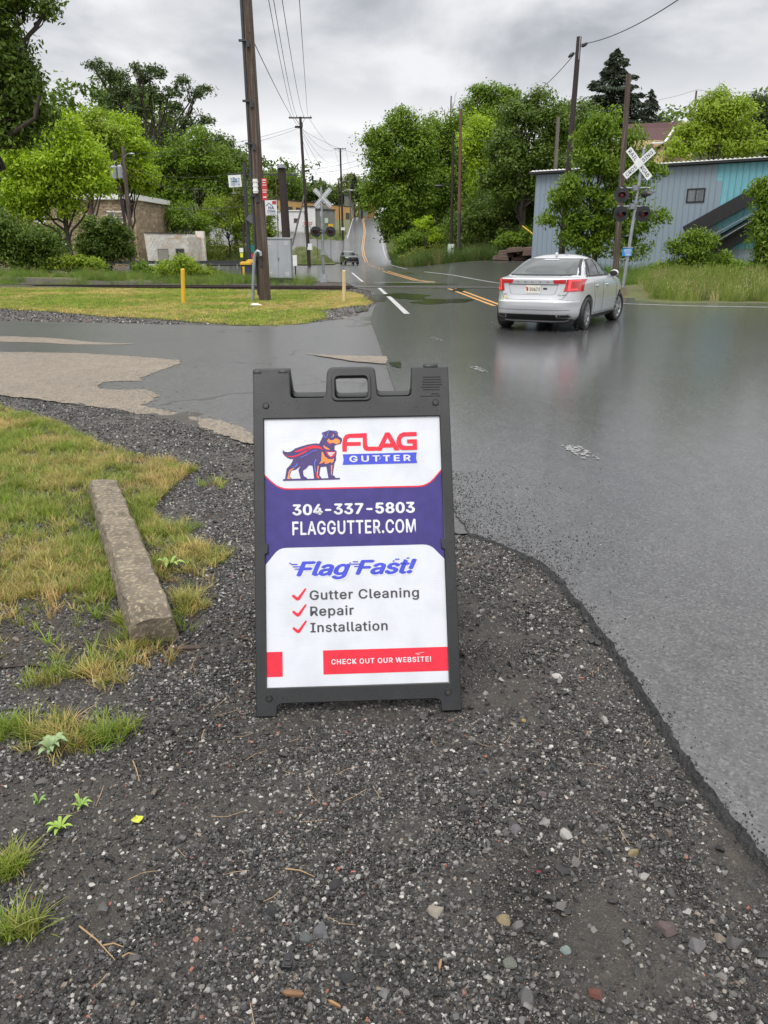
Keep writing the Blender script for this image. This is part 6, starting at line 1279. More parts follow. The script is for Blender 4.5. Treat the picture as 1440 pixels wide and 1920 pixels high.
mb.build('faded_marks', pm('faded_blue', (.06, .13, .28), (.5, .55, .6), 3, .6), bd)
mb = MB(off); mb.bar(at(438, 352, 62), at(438, 362, 62), .05, .05); mb.bar(at(434, 362, 62), at(444, 362, 62), .06, .05); mb.build('hanger', M['galv'], hpz)
for u, v0, v1, mt in ((452, 332, 374, 'wood_red'), (446, 352, 395, 'wood_red')): pass
# solar panel
spn = thing('solar_panel', 'small dark solar panel tilted on the steel post left of the big pole', 'solar panel', at(474, 412, 61.6)); mb = MB(spn.location); c_ = at(473, 412.5, 61.5); mb.box(c_, (.85, .05, .55), Euler((R(-30), R(35), 0))); mb.build('cell_panel', M['dark_metal'], spn, bevel=0); mb = MB(spn.location); mb.bar(at(466, 414, 61.9), c_, .05, .05); mb.build('bracket', M['galv'], spn)
# railing pole wires
GROUPW = 'overhead wires'
def wire(label, p, q, sag, r=.014, name='overhead_wire', n_=20):
    mb = MB(p); mb.tube([p.lerp(q, i / n_) - Vector((0, 0, sag * 4 * (i / n_) * (1 - i / n_))) for i in range(n_ + 1)], r, 5)
    o = mb.build(name, M['wire']); o.location = p; return tag(o, label, 'wire', GROUPW)
wire('leftmost wire of the bundle leaving the top of the frame right of the big pole', at(489, -80, 27), at(550, 217, 92), .6); wire('second wire of the bundle leaving the top of the frame', at(500, -80, 27), at(557, 217, 92), .9)
wire('third wire of the bundle leaving the top of the frame', at(517, -80, 27), at(570, 217, 92), .9); wire('rightmost wire leaving the top of the frame towards the crossarm pole', at(556, -80, 27), at(577, 217, 92), .3)
wire('slack cable from the big pole down to the first crossarm pole', at(467, 60, 25.4), at(563, 240, 92), .35, .014)
for k, (a_, b_, s_) in enumerate((((550, 217), (627, 281), 2.2), ((577, 217), (649, 281), 2.4), ((565, 243), (636, 300), 2.8), ((569, 255), (637, 308), 4.0), ((563, 250), (632, 318), 6.5))):
    wire(('upper left', 'upper right', 'middle', 'low', 'lowest and slackest')[k] + ' wire sagging between the two crossarm poles', at(*a_, 92), at(*b_, 170), s_ * .6, .016)
for k, (a_, b_) in enumerate((((628, 281), (645, 328)), ((648, 281), (664, 328)))): wire(('left', 'right')[k] + ' wire from the second crossarm pole over the hill', at(*a_, 170), at(*b_, 235), .9, .018)
wire('upper of two wires running from the first crossarm pole to the left trees', at(240, 288, 75), at(560, 236, 92), .6); wire('lower of two wires running from the first crossarm pole to the left trees', at(240, 296, 75), at(562, 240, 92), .7)
wire('long thin wire from the first crossarm pole to the maple on the right', at(566, 243, 92), at(735, 292, 112), .9, .013)
wire('upper of two wires crossing the hill road between the poles', at(460, 322, 62), at(700, 290, 108), .6); wire('lower of two wires crossing the hill road between the poles', at(535, 325, 62), at(700, 299, 108), .5)
for k, v in enumerate((327, 339, 351, 363)): wire(('top', 'second', 'third', 'bottom')[k] + ' wire of the flat grid strung before the far trees', at(470, v - 4, 200), at(700, v, 230), .2, .02)
for k, u in enumerate((553, 572, 608, 618)): wire(('leftmost', 'second', 'third', 'rightmost')[k] + ' thin upright rod of the wire grid before the far trees', at(u, 326, 212), at(u, 372, 212), 0, .03, 'grid_rod')
wire('cable from the streetlight pole down towards the steel post', at(238, 292, 71), at(345, 364, 100), .5); wire('long low cable across the wooded hill to the steel post', at(245, 318, 71), at(458, 322, 62), .5); wire('lower long cable across the wooded hill', at(240, 327, 71), at(458, 338, 62), .9); wire('black cable passing above the white block building', at(240, 381, 71), at(478, 384, 62), .35, .022)
wire('cable rising to the upper right corner from the tall leaning pole', tM + Vector((.1, 0, -.35)), at(1300, -20, 30), .3, .02); wire('cable falling left from the tall leaning pole into the trees', tM + Vector((-.1, 0, -.7)), at(975, 190, 62), .35, .02)
for k, (u, v) in enumerate(((1096, 84), (1071, 103))):
    c_ = at(u, v, 46.8); mb = MB(c_); mb.ell(c_, (.20, .09, .09), 10, 6, Euler((0, R((-30, -40)[k]), 0)).to_matrix()); o_ = mb.build('splice_case', M['black_metal']); o_.location = c_; tag(o_, ('black splice case on the cable just right of the tall leaning pole', 'black splice case on the cable just left of the tall leaning pole')[k], 'splice case')
wire('thin wire through the dark maple to the plain grey pole', at(830, 247, 85), at(1046, 223, 70), 1.2, .012); wire('thin cable from the reddish pole down into the maples', at(866, 205, 85), at(930, 290, 90), .3, .012)
wire('thin wire on the skyline left of the distant pole', at(1236, 187, 110), at(1306, 168, 105), .1, .016); wire('second thin wire dropping left from the distant pole', at(1240, 227, 110), at(1305, 198, 105), .5, .016); wire('thin wire on the skyline right of the distant pole', at(1306, 168, 105), at(1440, 168, 112), .3, .016)
wire('wire from the bare pole near the crossbuck to the tall leaning pole', tN + Vector((0, 0, -.6)), at(1080, 190, 47), .2, .012) if False else None
gy_ = wire('yellow guy guard beside the blue building', at(980, 424, 70), at(1001, 440, 64), 0, .05, 'guy_guard'); gy_.data.materials.clear(); gy_.data.materials.append(M['yellow_paint']); gy_['category'] = 'guy guard'; del gy_['group']
# ================================================================ CROSSING SIGNALS
def crossbuck(o, b, c, half, wid, tilt, front=True, lettering=True, yaw=0):
    """two crossed blades centred on c facing -Y (or away)"""
    for k, a in enumerate((-46, 44)):
        a = R(a + tilt); d = Vector((math.cos(a), 0, math.sin(a))); nrm = Vector((-math.sin(a), 0, math.cos(a))); fy = c.y - .03 - .012 * k
        mb = MB(b); p = Vector((c.x, fy, c.z)); mb.prism([(-half, -wid / 2), (half, -wid / 2), (half, wid / 2), (-half, wid / 2)], p, d, nrm, (0, 1, 0), .008); bl_ = mb.build('crossbuck_blade', M['sign_white'] if front else M['silver_box'], o)
        if not front:
            mb = MB(b); mb.bar(p + d * (-half * .96) + Vector((0, -.006, 0)), p + d * (half * .96) + Vector((0, -.006, 0)), .03, .03); mb.build('blade_stiffener', M['white_paint'], bl_)
        if lettering:
            pl_ = lambda x, y, p=p, d=d, nrm=nrm: p + d * x + nrm * y + Vector((0, -.004, 0))
            for s_, x0, x1 in ((('RAIL', -.55, -.15), ('ROAD', .13, .53)) if k == 0 else (('CROS', -.55, -.13), ('SING', .13, .55))): text('lettering', s_, x0, x1, -wid * .28, wid * .56, M['sign_black'], pl_, b, bl_, bold=.01, spacing=1.12)
            mb = MB(b)
def flasher(o, b, c, facing, label=None):
    """black round background with hood and red lens; facing = -1 towards the camera"""
    f = facing if isinstance(facing, Vector) else Vector((0, facing, 0)); f = f.normalized(); h = bpy.data.objects.new('flashing_light', None); COL.objects.link(h); h.parent = o; h.location = c - b
    mb = MB(c); mb.cyl(c, c + f * .02, .26, .26, 30); mb.cyl(c - f * .14, c, .09, .14, 18); mb.build('target_disc', M['black_metal'], h)
    mb = MB(c); x = f.cross(Vector((0, 0, 1))).normalized(); z = Vector((0, 0, 1)); vs = []; fs = []; n_ = 16
    for i in range(n_ + 1):
        t_ = math.pi * (-.15 + 1.3 * i / n_); l_ = .30 * max(.25, math.sin(t_) * .5 + .5)
        for r_ in (.115, .125): 
            for q in (.02, l_): vs.append(c + x * r_ * math.cos(t_) + z * r_ * math.sin(t_) + f * q - z * (q * .15))
    for i in range(n_):
        a_ = i * 4; fs += [(a_, a_ + 1, a_ + 5, a_ + 4), (a_ + 2, a_ + 6, a_ + 7, a_ + 3), (a_ + 1, a_ + 3, a_ + 7, a_ + 5)]
    mb.add(vs, fs); mb.build('hood', M['black_metal'], h)
    mb = MB(c); mb.ell(c + f * .03, (.105, .03, .105), 16, 8, Matrix((x, f, z)).transposed()); mb.build('lens', M['red_lens'], h)
Yn = 28.5; mb_ = at(1167, 541, Yn); nb = Vector((mb_.x, Yn, Tf(mb_.x, Yn))); nt_p = at(1208, 279, Yn)
ms = thing('railroad_crossing_signal', 'leaning grey mast with a lettered crossbuck, four black flashers and a small blue sign', 'crossing signal', nb, 0, None)
mb = MB(nb); mb.tube([nb, nt_p], [.062, .055], 14); mb.build('mast', M['galv'], ms); mb = MB(nb); mb.box(nb + Vector((-.02, 0, .13)), (.36, .36, .32), top=.75); mb.build('mast_base', M['conc'], ms); mb = MB(nb); mb.ell(nt_p, (.07, .07, .04), 10, 6); mb.build('mast_cap', M['galv'], ms)
crossbuck(ms, nb, at(1196.5, 307.5, Yn) + Vector((0, -.08, 0)), .61, .215, -2)
for v, u, wd in ((352.5, 1192, .62), (387, 1186, .62)):
    c_ = at(u, v, Yn); mb = MB(nb); mb.tube([c_ + Vector((-wd * .85, 0, .0)), c_ + Vector((wd * .75, 0, .0))], .028, 8); mb.cyl(c_ - Vector((0, 0, .09)), c_ + Vector((0, 0, .09)), .11, .13, 14); mb.build('crossarm', M['galv'], ms)
flasher(ms, nb, at(1166, 365, Yn), Vector((-.25, -1, 0)), ''); flasher(ms, nb, at(1164, 401, Yn), Vector((.1, -1, -.05))); flasher(ms, nb, at(1205, 401, Yn), Vector((.1, -1, -.05))); flasher(ms, nb, at(1211, 364, Yn), Vector((1, -.35, 0)))
flasher(ms, nb, at(1172, 363, Yn) + Vector((0, .25, 0)), Vector((-.4, 1, 0))); flasher(ms, nb, at(1211, 399, Yn) + Vector((0, .3, 0)), Vector((0, 1, 0)))
c_ = at(1174.5, 473, Yn) + Vector((0, -.09, 0)); mb = MB(nb); mb.box(c_, (.34, .012, .25)); bs = mb.build('emergency_sign', M['sign_blue'], ms); mb = MB(nb)
for dz_, w_ in ((.085, .22), (.05, .27), (.01, .24), (-.03, .20), (-.07, .16), (-.095, .2)): mb.box(c_ + Vector((.01 if dz_ > 0 else .03, -.009, dz_)), (w_, .003, .014))
mb.build('sign_text_lines', M['sign_white'], bs); mb = MB(nb); mb.bar(c_ + Vector((-.16, .04, .17)), c_ + Vector((.2, .04, .15)), .02, .04); mb.bar(c_ + Vector((-.16, .04, -.24)), c_ + Vector((-.02, .04, -.20)), .02, .03); mb.build('sign_bracket', M['galv'], ms)
# far signal seen from behind
Yf = 43.0; fb = at(607, 532, Yf); fb = Vector((fb.x, Yf, 0)); ft = at(602, 350, Yf)
fs_ = thing('railroad_crossing_signal', 'far crossing mast seen from behind with a plain silver crossbuck and two black flashers', 'crossing signal', fb)
mb = MB(fb); mb.tube([fb, ft], [.07, .06], 12); mb.build('mast', M['galv'], fs_); mb = MB(fb); mb.box(fb + Vector((0, 0, .18)), (.40, .40, .42), top=.7); mb.build('mast_base', M['galv'], fs_)
crossbuck(fs_, fb, at(605, 371, Yf), .60, .23, 2, False, False)
c_ = at(606, 434, Yf); mb = MB(fb); mb.tube([c_ + Vector((-.55, 0, 0)), c_ + Vector((.5, 0, 0))], .03, 8); mb.cyl(c_ - Vector((0, 0, .09)), c_ + Vector((0, 0, .09)), .1, .12, 12); mb.build('crossarm', M['galv'], fs_)
flasher(fs_, fb, at(593, 434.5, Yf), 1); flasher(fs_, fb, at(620, 434.5, Yf), 1); flasher(fs_, fb, at(592, 434.5, Yf) + Vector((0, -.2, 0)), -1); flasher(fs_, fb, at(620, 434.5, Yf) + Vector((0, -.2, 0)), -1)
mb = MB(fb); mb.box(at(606, 474, Yf) + Vector((0, -.08, 0)), (.26, .12, .22)); mb.build('junction_box', M['galv'], fs_)
# silver cabinet
cb0 = at(524, 527, 41.5); cb = Vector((cb0.x, 41.5, 0)); cab = thing('signal_cabinet', 'tall silver two-door signal cabinet on a concrete base beside the track', 'cabinet', cb)
zc0, zc1 = at(524, 522, 41.5).z, at(524, 448, 41.5).z; cw_, cd_ = 1.32, .75; mb = MB(cb); mb.box((cb.x - .02, 41.9, (zc0 + zc1) / 2), (cw_, cd_, zc1 - zc0)); mb.build('body', M['silver_box'], cab, bevel=.012)
mb = MB(cb); mb.box((cb.x - .02, 41.9, zc1 + .03), (cw_ + .10, cd_ + .12, .06)); mb.build('lid', M['silver_box'], cab, bevel=.01); mb = MB(cb); mb.box((cb.x, 41.95, zc0 / 2 - .02), (cw_ * .95, cd_, zc0 + .05)); mb.build('base', M['dark_metal'], cab)
for s_ in (-1, 1):
    mb = MB(cb); mb.box((cb.x - .02 + s_ * cw_ / 4, 41.515, (zc0 + zc1) / 2), (cw_ / 2 - .04, .02, zc1 - zc0 - .08)); dr_ = mb.build('door', M['silver_box'], cab, bevel=.004); mb = MB(cb)
    for zz2 in (zc1 - .22, zc0 + .22):
        for q in range(4): mb.box((cb.x - .02 + s_ * (cw_ / 2 - .22), 41.50, zz2 + q * .045 - .07), (.2, .02, .016))
    mb.build('louvre', M['white_paint'], dr_)
mb = MB(cb); mb.box((cb.x + .01, 41.49, (zc0 + zc1) / 2 - .02), (.03, .03, .16)); mb.build('handle', M['dark_metal'], cab)
ub = at(552, 492, 60); wbx = thing('utility_box', 'small white equipment box on a post right of the silver cabinet', 'utility box', (ub.x, 60, 0)); mb = MB(wbx.location); mb.box((ub.x, 60, .95), (.40, .3, .75)); mb.build('box', M['white_paint'], wbx, bevel=.01); mb = MB(wbx.location); mb.box((ub.x + .05, 60.1, .3), (.08, .08, .7)); mb.build('post', M['black_metal'], wbx)
p2 = at(847, 487, 84); ubx = thing('utility_box', 'tall pale green electrical box at the foot of the black pole', 'utility box', (p2.x - .1, 84, Tf(p2.x, 84) + .3)); mb = MB(ubx.location); c_ = at(847, 472, 84); mb.box((c_.x - .1, 84, c_.z), (.62, .4, 1.5)); mb.build('box', M['pale_green'], ubx, bevel=.01); mb = MB(ubx.location); mb.box((c_.x, 83.78, c_.z + .3), (.2, .03, .12)); mb.box((c_.x, 83.78, c_.z - .4), (.14, .03, .18)); mb.build('vent', M['dark_metal'], ubx)
mb = MB(ubx.location); mb.box((c_.x - .1, 84.1, c_.z - 1.1), (.3, .2, .9)); mb.build('pedestal', M['dark_metal'], ubx)
# bollards
def bollard(u, v0, v1, mat, w_, label, tilt=0):
    x, y = G(u, v1); zt_ = at(u + tilt, v0, y).z; t0 = thing('bollard', label, 'bollard', (x, y, 0)); mb = MB((x, y, 0)); t_ = at(u + tilt, v0, y)
    for (a_, b_, r_) in ((Vector((x, y, -.1)), t_ - Vector((0, 0, .02)), w_ / 2),): mb.tube([a_, b_], r_, 20)
    mb.ell(t_ - Vector((0, 0, .025)), (w_ / 2, w_ / 2, .035), 20, 6); mb.build('sleeve', mat, t0); return t0
bollard(344, 504, 570, M['yellow_paint'], .125, 'bright yellow bollard standing on the lawn island', -1.5); bollard(645, 507, 567, M['cream_paint'], .115, 'faded cream bollard near the tip of the lawn island')
# gooseneck pipe and white bag
x, y = G(473, 566); gp_ = thing('vent_pipe', 'grey curved vent pipe standing just left of the big pole', 'pipe', (x, y, 0)); mb = MB((x, y, 0)); mb.tube([Vector((x, y, -.1)), at(475, 520, y), at(477, 484, y), at(479, 475, y), at(483, 470.5, y), at(488, 473, y), at(489, 480, y)], .052, 12); mb.build('pipe', M['galv'], gp_)
x, y = G(479, 574); mb = MB((x, y, 0)); mb.ell((x, y, .03), (.16, .10, .05), 10, 6); mb.ell((x + .12, y - .03, .02), (.09, .07, .035), 8, 5); o_ = mb.build('plastic_litter', M['white_paint']); o_.location = (x, y, 0); tag(o_, 'crumpled white litter on the lawn beside the big pole', 'litter')
# bins
def bin_(u, v, Y, h, w_, label, big=True):
    p = at(u, v, Y); b = Vector((p.x, Y, 0)); t0 = thing('waste_bin', label, 'waste bin', b); mb = MB(b); mb.box((p.x, Y, h * .45), (w_ * .88, w_ * .8, h * .8)); mb.build('tub', pm('bin_navy_%d' % u, (.03, .04, .07), (.025, .03, .05), 3, .5), t0, bevel=.015)
    mb = MB(b); mb.box((p.x, Y - .02, h * .91), (w_, w_ * .95, h * .14)); mb.box((p.x, Y - .02, h), (w_ * .8, w_ * .7, h * .05)); mb.build('lid', M['yellow_paint'], t0, bevel=.015)
    if big: mb = MB(b); mb.box((p.x - w_ * .2, Y - w_ * .41, h * .5), (w_ * .2, .02, h * .5)); mb.build('yellow_panel', M['yellow_paint'], t0)
    for s_ in (-1, 1): mb = MB(b); mb.cyl((p.x + s_ * w_ * .4, Y + w_ * .35, .07), (p.x + s_ * w_ * .46, Y + w_ * .35, .07), .08, .08, 10); mb.build('wheel', M['black_metal'], t0)
bin_(463, 524, 47.5, .98, .62, 'navy bin with a yellow lid and yellow panel, nearest to the shrubs'); bin_(476, 522, 50, 1.08, .7, 'navy bin with a yellow lid standing behind its neighbour by the big pole', False)
# small signs
def postsign(name, label, u, v0, v1, Y, panels, post=True, cat='sign'):
    p = at(u, v1, Y); b = Vector((p.x, Y, Tf(p.x, Y))); t0 = thing(name, label, cat, b); 
    if post: mb = MB(b); mb.bar(b, at(u, v0, Y), .06, .06); mb.build('post', M['dark_metal'], t0)
    for (uu, vv, w_, h_, mt) in panels: mb = MB(b); c_ = at(uu, vv, Y - .06); mb.box(c_, (w_ * PXM(Y), .03, h_ * PXM(Y) * .95)); mb.build('sign_face', M[mt], t0)
    return t0
postsign('small_sign', 'small white sign above a bright yellow tag on a short post by the driveway', 453, 466, 495, 84, [(452.5, 469, 7, 8, 'sign_white'), (453, 478.5, 5, 8, 'sign_yellow')]); postsign('street_sign', 'green direction board beside the steel post', 471, 460, 492, 78, [(470, 466, 15, 13, 'sign_green'), (473, 480, 5, 8, 'sign_red')]); postsign('street_sign', 'small teal green sign between the big pole and its green neighbour', 484, 458, 492, 80, [(483, 463, 8, 10, 'sign_green')])
rf = at(507, 470, 66); bbz = thing('roofing_sign', 'white roofing company sign with blue lettering and a red tag behind the big pole', 'sign', (rf.x, 66, 0)); off = bbz.location; c_ = at(506, 389.5, 66); hw, hh = 12.5 * PXM(66), 13.5 * PXM(66) * .93
mb = MB(off); mb.box(c_, (hw * 2, .05, hh * 2)); fc = mb.build('sign_face', M['sign_white'], bbz); mb = MB(off); mb.bar((c_.x - hw * .7, 66.06, 0), (c_.x - hw * .7, 66.06, c_.z), .08, .08); mb.bar((c_.x + hw * .85, 66.06, 0), (c_.x + hw * .85, 66.06, c_.z), .06, .06) if False else None; mb.build('post', M['white_paint'], bbz)
plc = lambda x, y: Vector((c_.x + x, 66 - .04, c_.z + y)); M['navy'] = pm('navy_lettering', (.02, .05, .18), (.02, .05, .16), 9, .5)
text('lettering', 'HA', -hw * .2, hw * .62, -hh * .22, hh * .42, M['navy'], plc, off, fc, bold=.02); text('lettering', 'FING', -hw * .35, hw * .75, -hh * .62, hh * .30, M['navy'], plc, off, fc, bold=.02); text('lettering', '7-3115', -hw * .35, hw * .78, -hh * .93, hh * .2, M['sign_black'], plc, off, fc, bold=.01)
mb = MB(off); mb.bar(plc(-hw * .55, hh * .25), plc(-hw * .1, hh * .62), .01, .04); mb.bar(plc(-hw * .1, hh * .62), plc(hw * .35, hh * .25), .01, .04); mb.build('roof_emblem', M['navy'], fc); mb = MB(off); mb.box(plc(hw * .65, hh * .68) + Vector((0, -.003, 0)), (hw * .55, .01, hh * .42)); mb.build('red_tag', M['sign_red'], fc)
# sign posts behind the far signal, guard rail and rock
postsign('diamond_sign_post', 'dark square post with a small orange sign beyond the far crossing mast', 620, 424, 452, 118, [(620, 423, 9, 6, 'yellow_paint')]); postsign('marker_post', 'short brown post on the grass bank left of the far mast', 595, 437, 455, 120, [], True, 'post')
gr = thing('guard_rail', 'low dark steel guard rail along the far street left of the white block building', 'guard rail', (XU(80, 80), 80, 0)); mb = MB(gr.location); mb.bar((XU(60, 80), 80, .62), (XU(452, 80), 80, .62), .05, .30); mb.build('rail', M['dark_metal'], gr)
for k in range(12): mb = MB(gr.location); x_ = XU(70, 80) + k * (XU(445, 80) - XU(70, 80)) / 11; mb.box((x_, 80.1, .3), (.12, .12, .7)); mb.build('post', M['galv'], gr)
M['rock'] = pm('brown_shale', (.115, .075, .055), (.07, .05, .04), 2, .9, .05, 3, stretch=(.6, .6, 3)); rk = thing('rock_outcrop', 'low brown layered rock outcrop at the foot of the grassy bank beside the blue building', 'rock', (XU(965, 78, 2), 80, Tf(XU(965, 78, 2), 80)))
r_ = np.random.default_rng(6)
for k in range(9):
    mb = MB(rk.location); u = 938 + k * 8; c_ = at(u + r_.uniform(-3, 3), 484 - (k % 4) * 5, 80.5 + (k % 3) * .6); l_ = r_.uniform(1.2, 2.0); pts = []
    mb.box(c_, (l_, 1.4, r_.uniform(.35, .6)), Euler((r_.uniform(-.08, .08), r_.uniform(-.12, .06), r_.uniform(-.2, .2))), top=.85); mb.build('ledge', M['rock'], rk, bevel=.05)
# ================================================================ TREES
def ellpx(l, Y):
    """(u, v, ru, rv[, dY]) in photograph pixels at distance Y -> world ellipsoids"""
    out = []
    for e in l:
        d = e[4] if len(e) > 4 else 0; c = at(e[0], e[1], Y + d); s = PXM(Y + d); out.append((c.x, c.y, c.z, e[2] * s, (e[2] + e[3]) * .5 * s, e[3] * s * .92))
    return out
def leaves(ells, n, leaf, seed, cr=None, droop=.0, fill=.45, clumpn=26, asp=.5):
    r = np.random.default_rng(seed); E_ = np.array(ells); w = (E_[:, 3] * E_[:, 5]) ** 1.0; w /= w.sum(); nc = max(8, n // clumpn)
    k = r.choice(len(E_), nc, p=w); d = r.normal(0, 1, (nc, 3)); d /= np.linalg.norm(d, axis=1)[:, None]; rad = np.where(r.random(nc) < fill, r.random(nc) ** .5 * .9, r.uniform(.78, 1.06, nc))
    ns = 9; ld = r.normal(0, 1, (len(E_), ns, 3)); ld[:, :, 2] += .25; ld /= np.linalg.norm(ld, axis=2)[:, :, None]; lr = r.uniform(.18, .44, (len(E_), ns)); lc = ld * r.uniform(.5, .82, (len(E_), ns))[:, :, None]
    li = r.integers(0, ns, nc); inner = r.random(nc) < fill * .45; u_ = np.where(r.random(nc) < .06, 1.35, r.uniform(.55, 1.06, nc))
    loc_ = np.where(inner[:, None], d * (r.random(nc) ** .4 * .8)[:, None], lc[k, li] + d * (lr[k, li] * u_)[:, None])
    C = E_[k, :3] + loc_ * E_[k, 3:6]; cr_ = (cr or leaf * 2.3) * r.uniform(.6, 1.45, nc); cs = r.random(nc)
    j = np.repeat(np.arange(nc), clumpn); N_ = len(j); o = r.normal(0, 1, (N_, 3)); o /= np.linalg.norm(o, axis=1)[:, None]; o *= (r.random(N_) ** .4)[:, None]; o[:, 2] *= .62
    P = C[j] + o * cr_[j][:, None]; P[:, 2] -= droop * (o[:, 0] ** 2 + o[:, 1] ** 2) * cr_[j]
    nrm = o * .55 + d[j] * .35 + r.normal(0, .42, (N_, 3)) + np.array([0, 0, .45]); nrm /= np.linalg.norm(nrm, axis=1)[:, None]
    t = np.cross(nrm, r.normal(0, 1, (N_, 3))); t /= np.linalg.norm(t, axis=1)[:, None] + 1e-9; b = np.cross(nrm, t); l_ = leaf * r.uniform(.55, 1.35, N_)[:, None]
    t = t - np.array([0, 0, 1.0]) * (.25 + droop); t /= np.linalg.norm(t, axis=1)[:, None]
    v0 = P - t * l_ * .5; v2 = P + t * l_ * .5; v1 = P + b * l_ * asp * .5 - nrm * l_ * .08; v3 = P - b * l_ * asp * .5 - nrm * l_ * .08
    V_ = np.stack([v0, v1, v2, v3], 1).reshape(-1, 3); lv = np.clip(cs[j] * .55 + r.random(N_) * .45, 0, 1)
    return V_, lv, C
def leafmesh(name, V_, lv, mat, off):
    n = len(lv); m = bpy.data.meshes.new(name); m.vertices.add(n * 4); m.vertices.foreach_set('co', (V_ - np.array(off)).astype(np.float32).ravel())
    m.loops.add(n * 4); m.loops.foreach_set('vertex_index', np.arange(n * 4, dtype=np.int32)); m.polygons.add(n); m.polygons.foreach_set('loop_start', np.arange(0, n * 4, 4, dtype=np.int32))
    try: m.polygons.foreach_set('loop_total', np.full(n, 4, np.int32))
    except Exception: pass
    a = m.attributes.new('lv', 'FLOAT', 'FACE'); a.data.foreach_set('value', lv.astype(np.float32)); m.materials.append(mat); m.update(calc_edges=True); return m
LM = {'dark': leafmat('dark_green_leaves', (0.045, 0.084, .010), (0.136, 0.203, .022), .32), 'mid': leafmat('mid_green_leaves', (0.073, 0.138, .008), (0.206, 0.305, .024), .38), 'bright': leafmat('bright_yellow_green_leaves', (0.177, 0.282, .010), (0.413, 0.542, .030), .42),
      'olive': leafmat('olive_leaves', (0.088, 0.122, .014), (0.224, 0.254, .036), .32), 'blue': leafmat('bluish_oak_leaves', (0.038, 0.066, .020), (0.109, 0.153, .045), .28), 'lime': leafmat('light_green_leaves', (0.142, 0.220, .012), (0.319, 0.418, .036), .38), 'spruce': leafmat('spruce_needles', (.018, .032, .018), (.045, .062, .034), .1)}
def limb(mb, a, b, r0, r1, wob, rr):
    a, b = Vector(a), Vector(b); n_ = 6; P = []; 
    for i in range(n_ + 1):
        q = i / n_; p = a.lerp(b, q); 
        if 0 < i < n_: p += Vector((rr.normal(0, wob), rr.normal(0, wob), rr.normal(0, wob * .5)))
        P.append(p)
    mb.tube(P, [r0 + (r1 - r0) * (i / n_) for i in range(n_ + 1)], 7); return P
TRI = 0
def tree(name, label, ells, Y, base, n, leaf, pal, seed, trunk_r=.2, cat='tree', group=None, droop=0, fill=.5, nl=9, wood='bark', cr=None, clumpn=26, asp=.5, grow=1.13):
    global TRI
    E_ = ellpx([(e[0], e[1], e[2] * grow, e[3] * grow) for e in ells], Y)
    bx = at(base[0], base[1], Y); zb_ = Tf(bx.x, Y) if len(base) < 3 else base[2]; b = Vector((bx.x, Y, zb_)); t0 = thing(name, label, cat, b, 0, group)
    V_, lv, C = leaves(E_, int(n * (2.2 if Y > 75 else 1.8)), leaf * .80, seed, cr or leaf * 2.4, droop, fill, clumpn, asp); TRI += 2 * len(lv)
    link('crown' if cat == 'tree' else 'foliage', leafmesh('crown', V_, lv, LM[pal], b), t0)
    rr = np.random.default_rng(seed + 50); cen = np.mean([e[:3] for e in E_], 0); top = max(e[2] for e in E_); mb = MB(b); fk = Vector((b.x + (cen[0] - b.x) * .35, Y, b.z + (max(cen[2], b.z + .5) - b.z) * .55))
    P = limb(mb, b - Vector((0, 0, .3)), fk, trunk_r, trunk_r * .75, trunk_r * .3, rr)
    tg = [Vector(e[:3]) + Vector((rr.normal(0, e[3] * .3), rr.normal(0, e[4] * .2), e[5] * .4)) for e in E_][:nl]
    while len(tg) < nl: e = E_[rr.integers(len(E_))]; tg.append(Vector(e[:3]) + Vector((rr.normal(0, e[3] * .45), rr.normal(0, e[4] * .45), rr.normal(0, e[5] * .45))))
    for g in tg:
        s_ = P[rr.integers(4, 7)]; q = limb(mb, s_, g, trunk_r * .5, trunk_r * .16, trunk_r * .9, rr)
        for _ in range(4): c_ = C[rr.integers(len(C))]; c_ = Vector(c_); 
        ds = sorted(range(len(C)), key=lambda i: (Vector(C[i]) - g).length)[:3] if len(C) < 900 else [int(x) for x in rr.integers(0, len(C), 40)]
        ds = sorted(ds, key=lambda i: (Vector(C[i]) - g).length)[:3]
        for i in ds: limb(mb, q[rr.integers(3, 6)], C[i], trunk_r * .16, trunk_r * .05, trunk_r * .3, rr)
    mb.build('trunk' if cat == 'tree' else 'stems', M[wood], t0); return t0
# --- left side
tree('oak_tree', 'dark leaning oak whose crown enters the frame at the top left corner', [(-20, 70, 68, 110), (22, 150, 42, 62), (50, 180, 40, 42), (8, 235, 62, 42), (60, 215, 30, 22), (-40, -30, 100, 70), (30, 110, 34, 50), (88, 4, 20, 14), (52, -26, 34, 22)], 34, (-95, 520), 15000, .26, 'dark', 1, .35, nl=13, cr=.55, droop=.2, fill=.35)
tree('walnut_tree', 'bright yellow-green tree with drooping leaf clusters, tallest of the bright trees at left', [(125, 255, 32, 38), (100, 300, 52, 42), (160, 305, 34, 40), (50, 355, 48, 36), (115, 350, 48, 30), (60, 392, 34, 18), (128, 385, 20, 22), (20, 385, 34, 26), (185, 345, 24, 24), (32, 295, 30, 28)], 56, (140, 505), 13000, .34, 'bright', 2, .17, droop=.25, cr=.85)
tree('walnut_tree', 'bright green tree behind the tallest bright one, left of the grey pole', [(175, 240, 30, 34), (205, 262, 26, 26), (30, 250, 34, 30), (195, 305, 34, 34)], 84, (185, 490), 5200, .42, 'lime', 3, .2)
tree('maple_tree', 'yellow-green rounded tree directly behind the streetlight pole', [(228, 250, 32, 28), (246, 295, 40, 34), (262, 332, 32, 30), (225, 335, 34, 28)], 88, (250, 490), 7000, .44, 'bright', 4, .2)
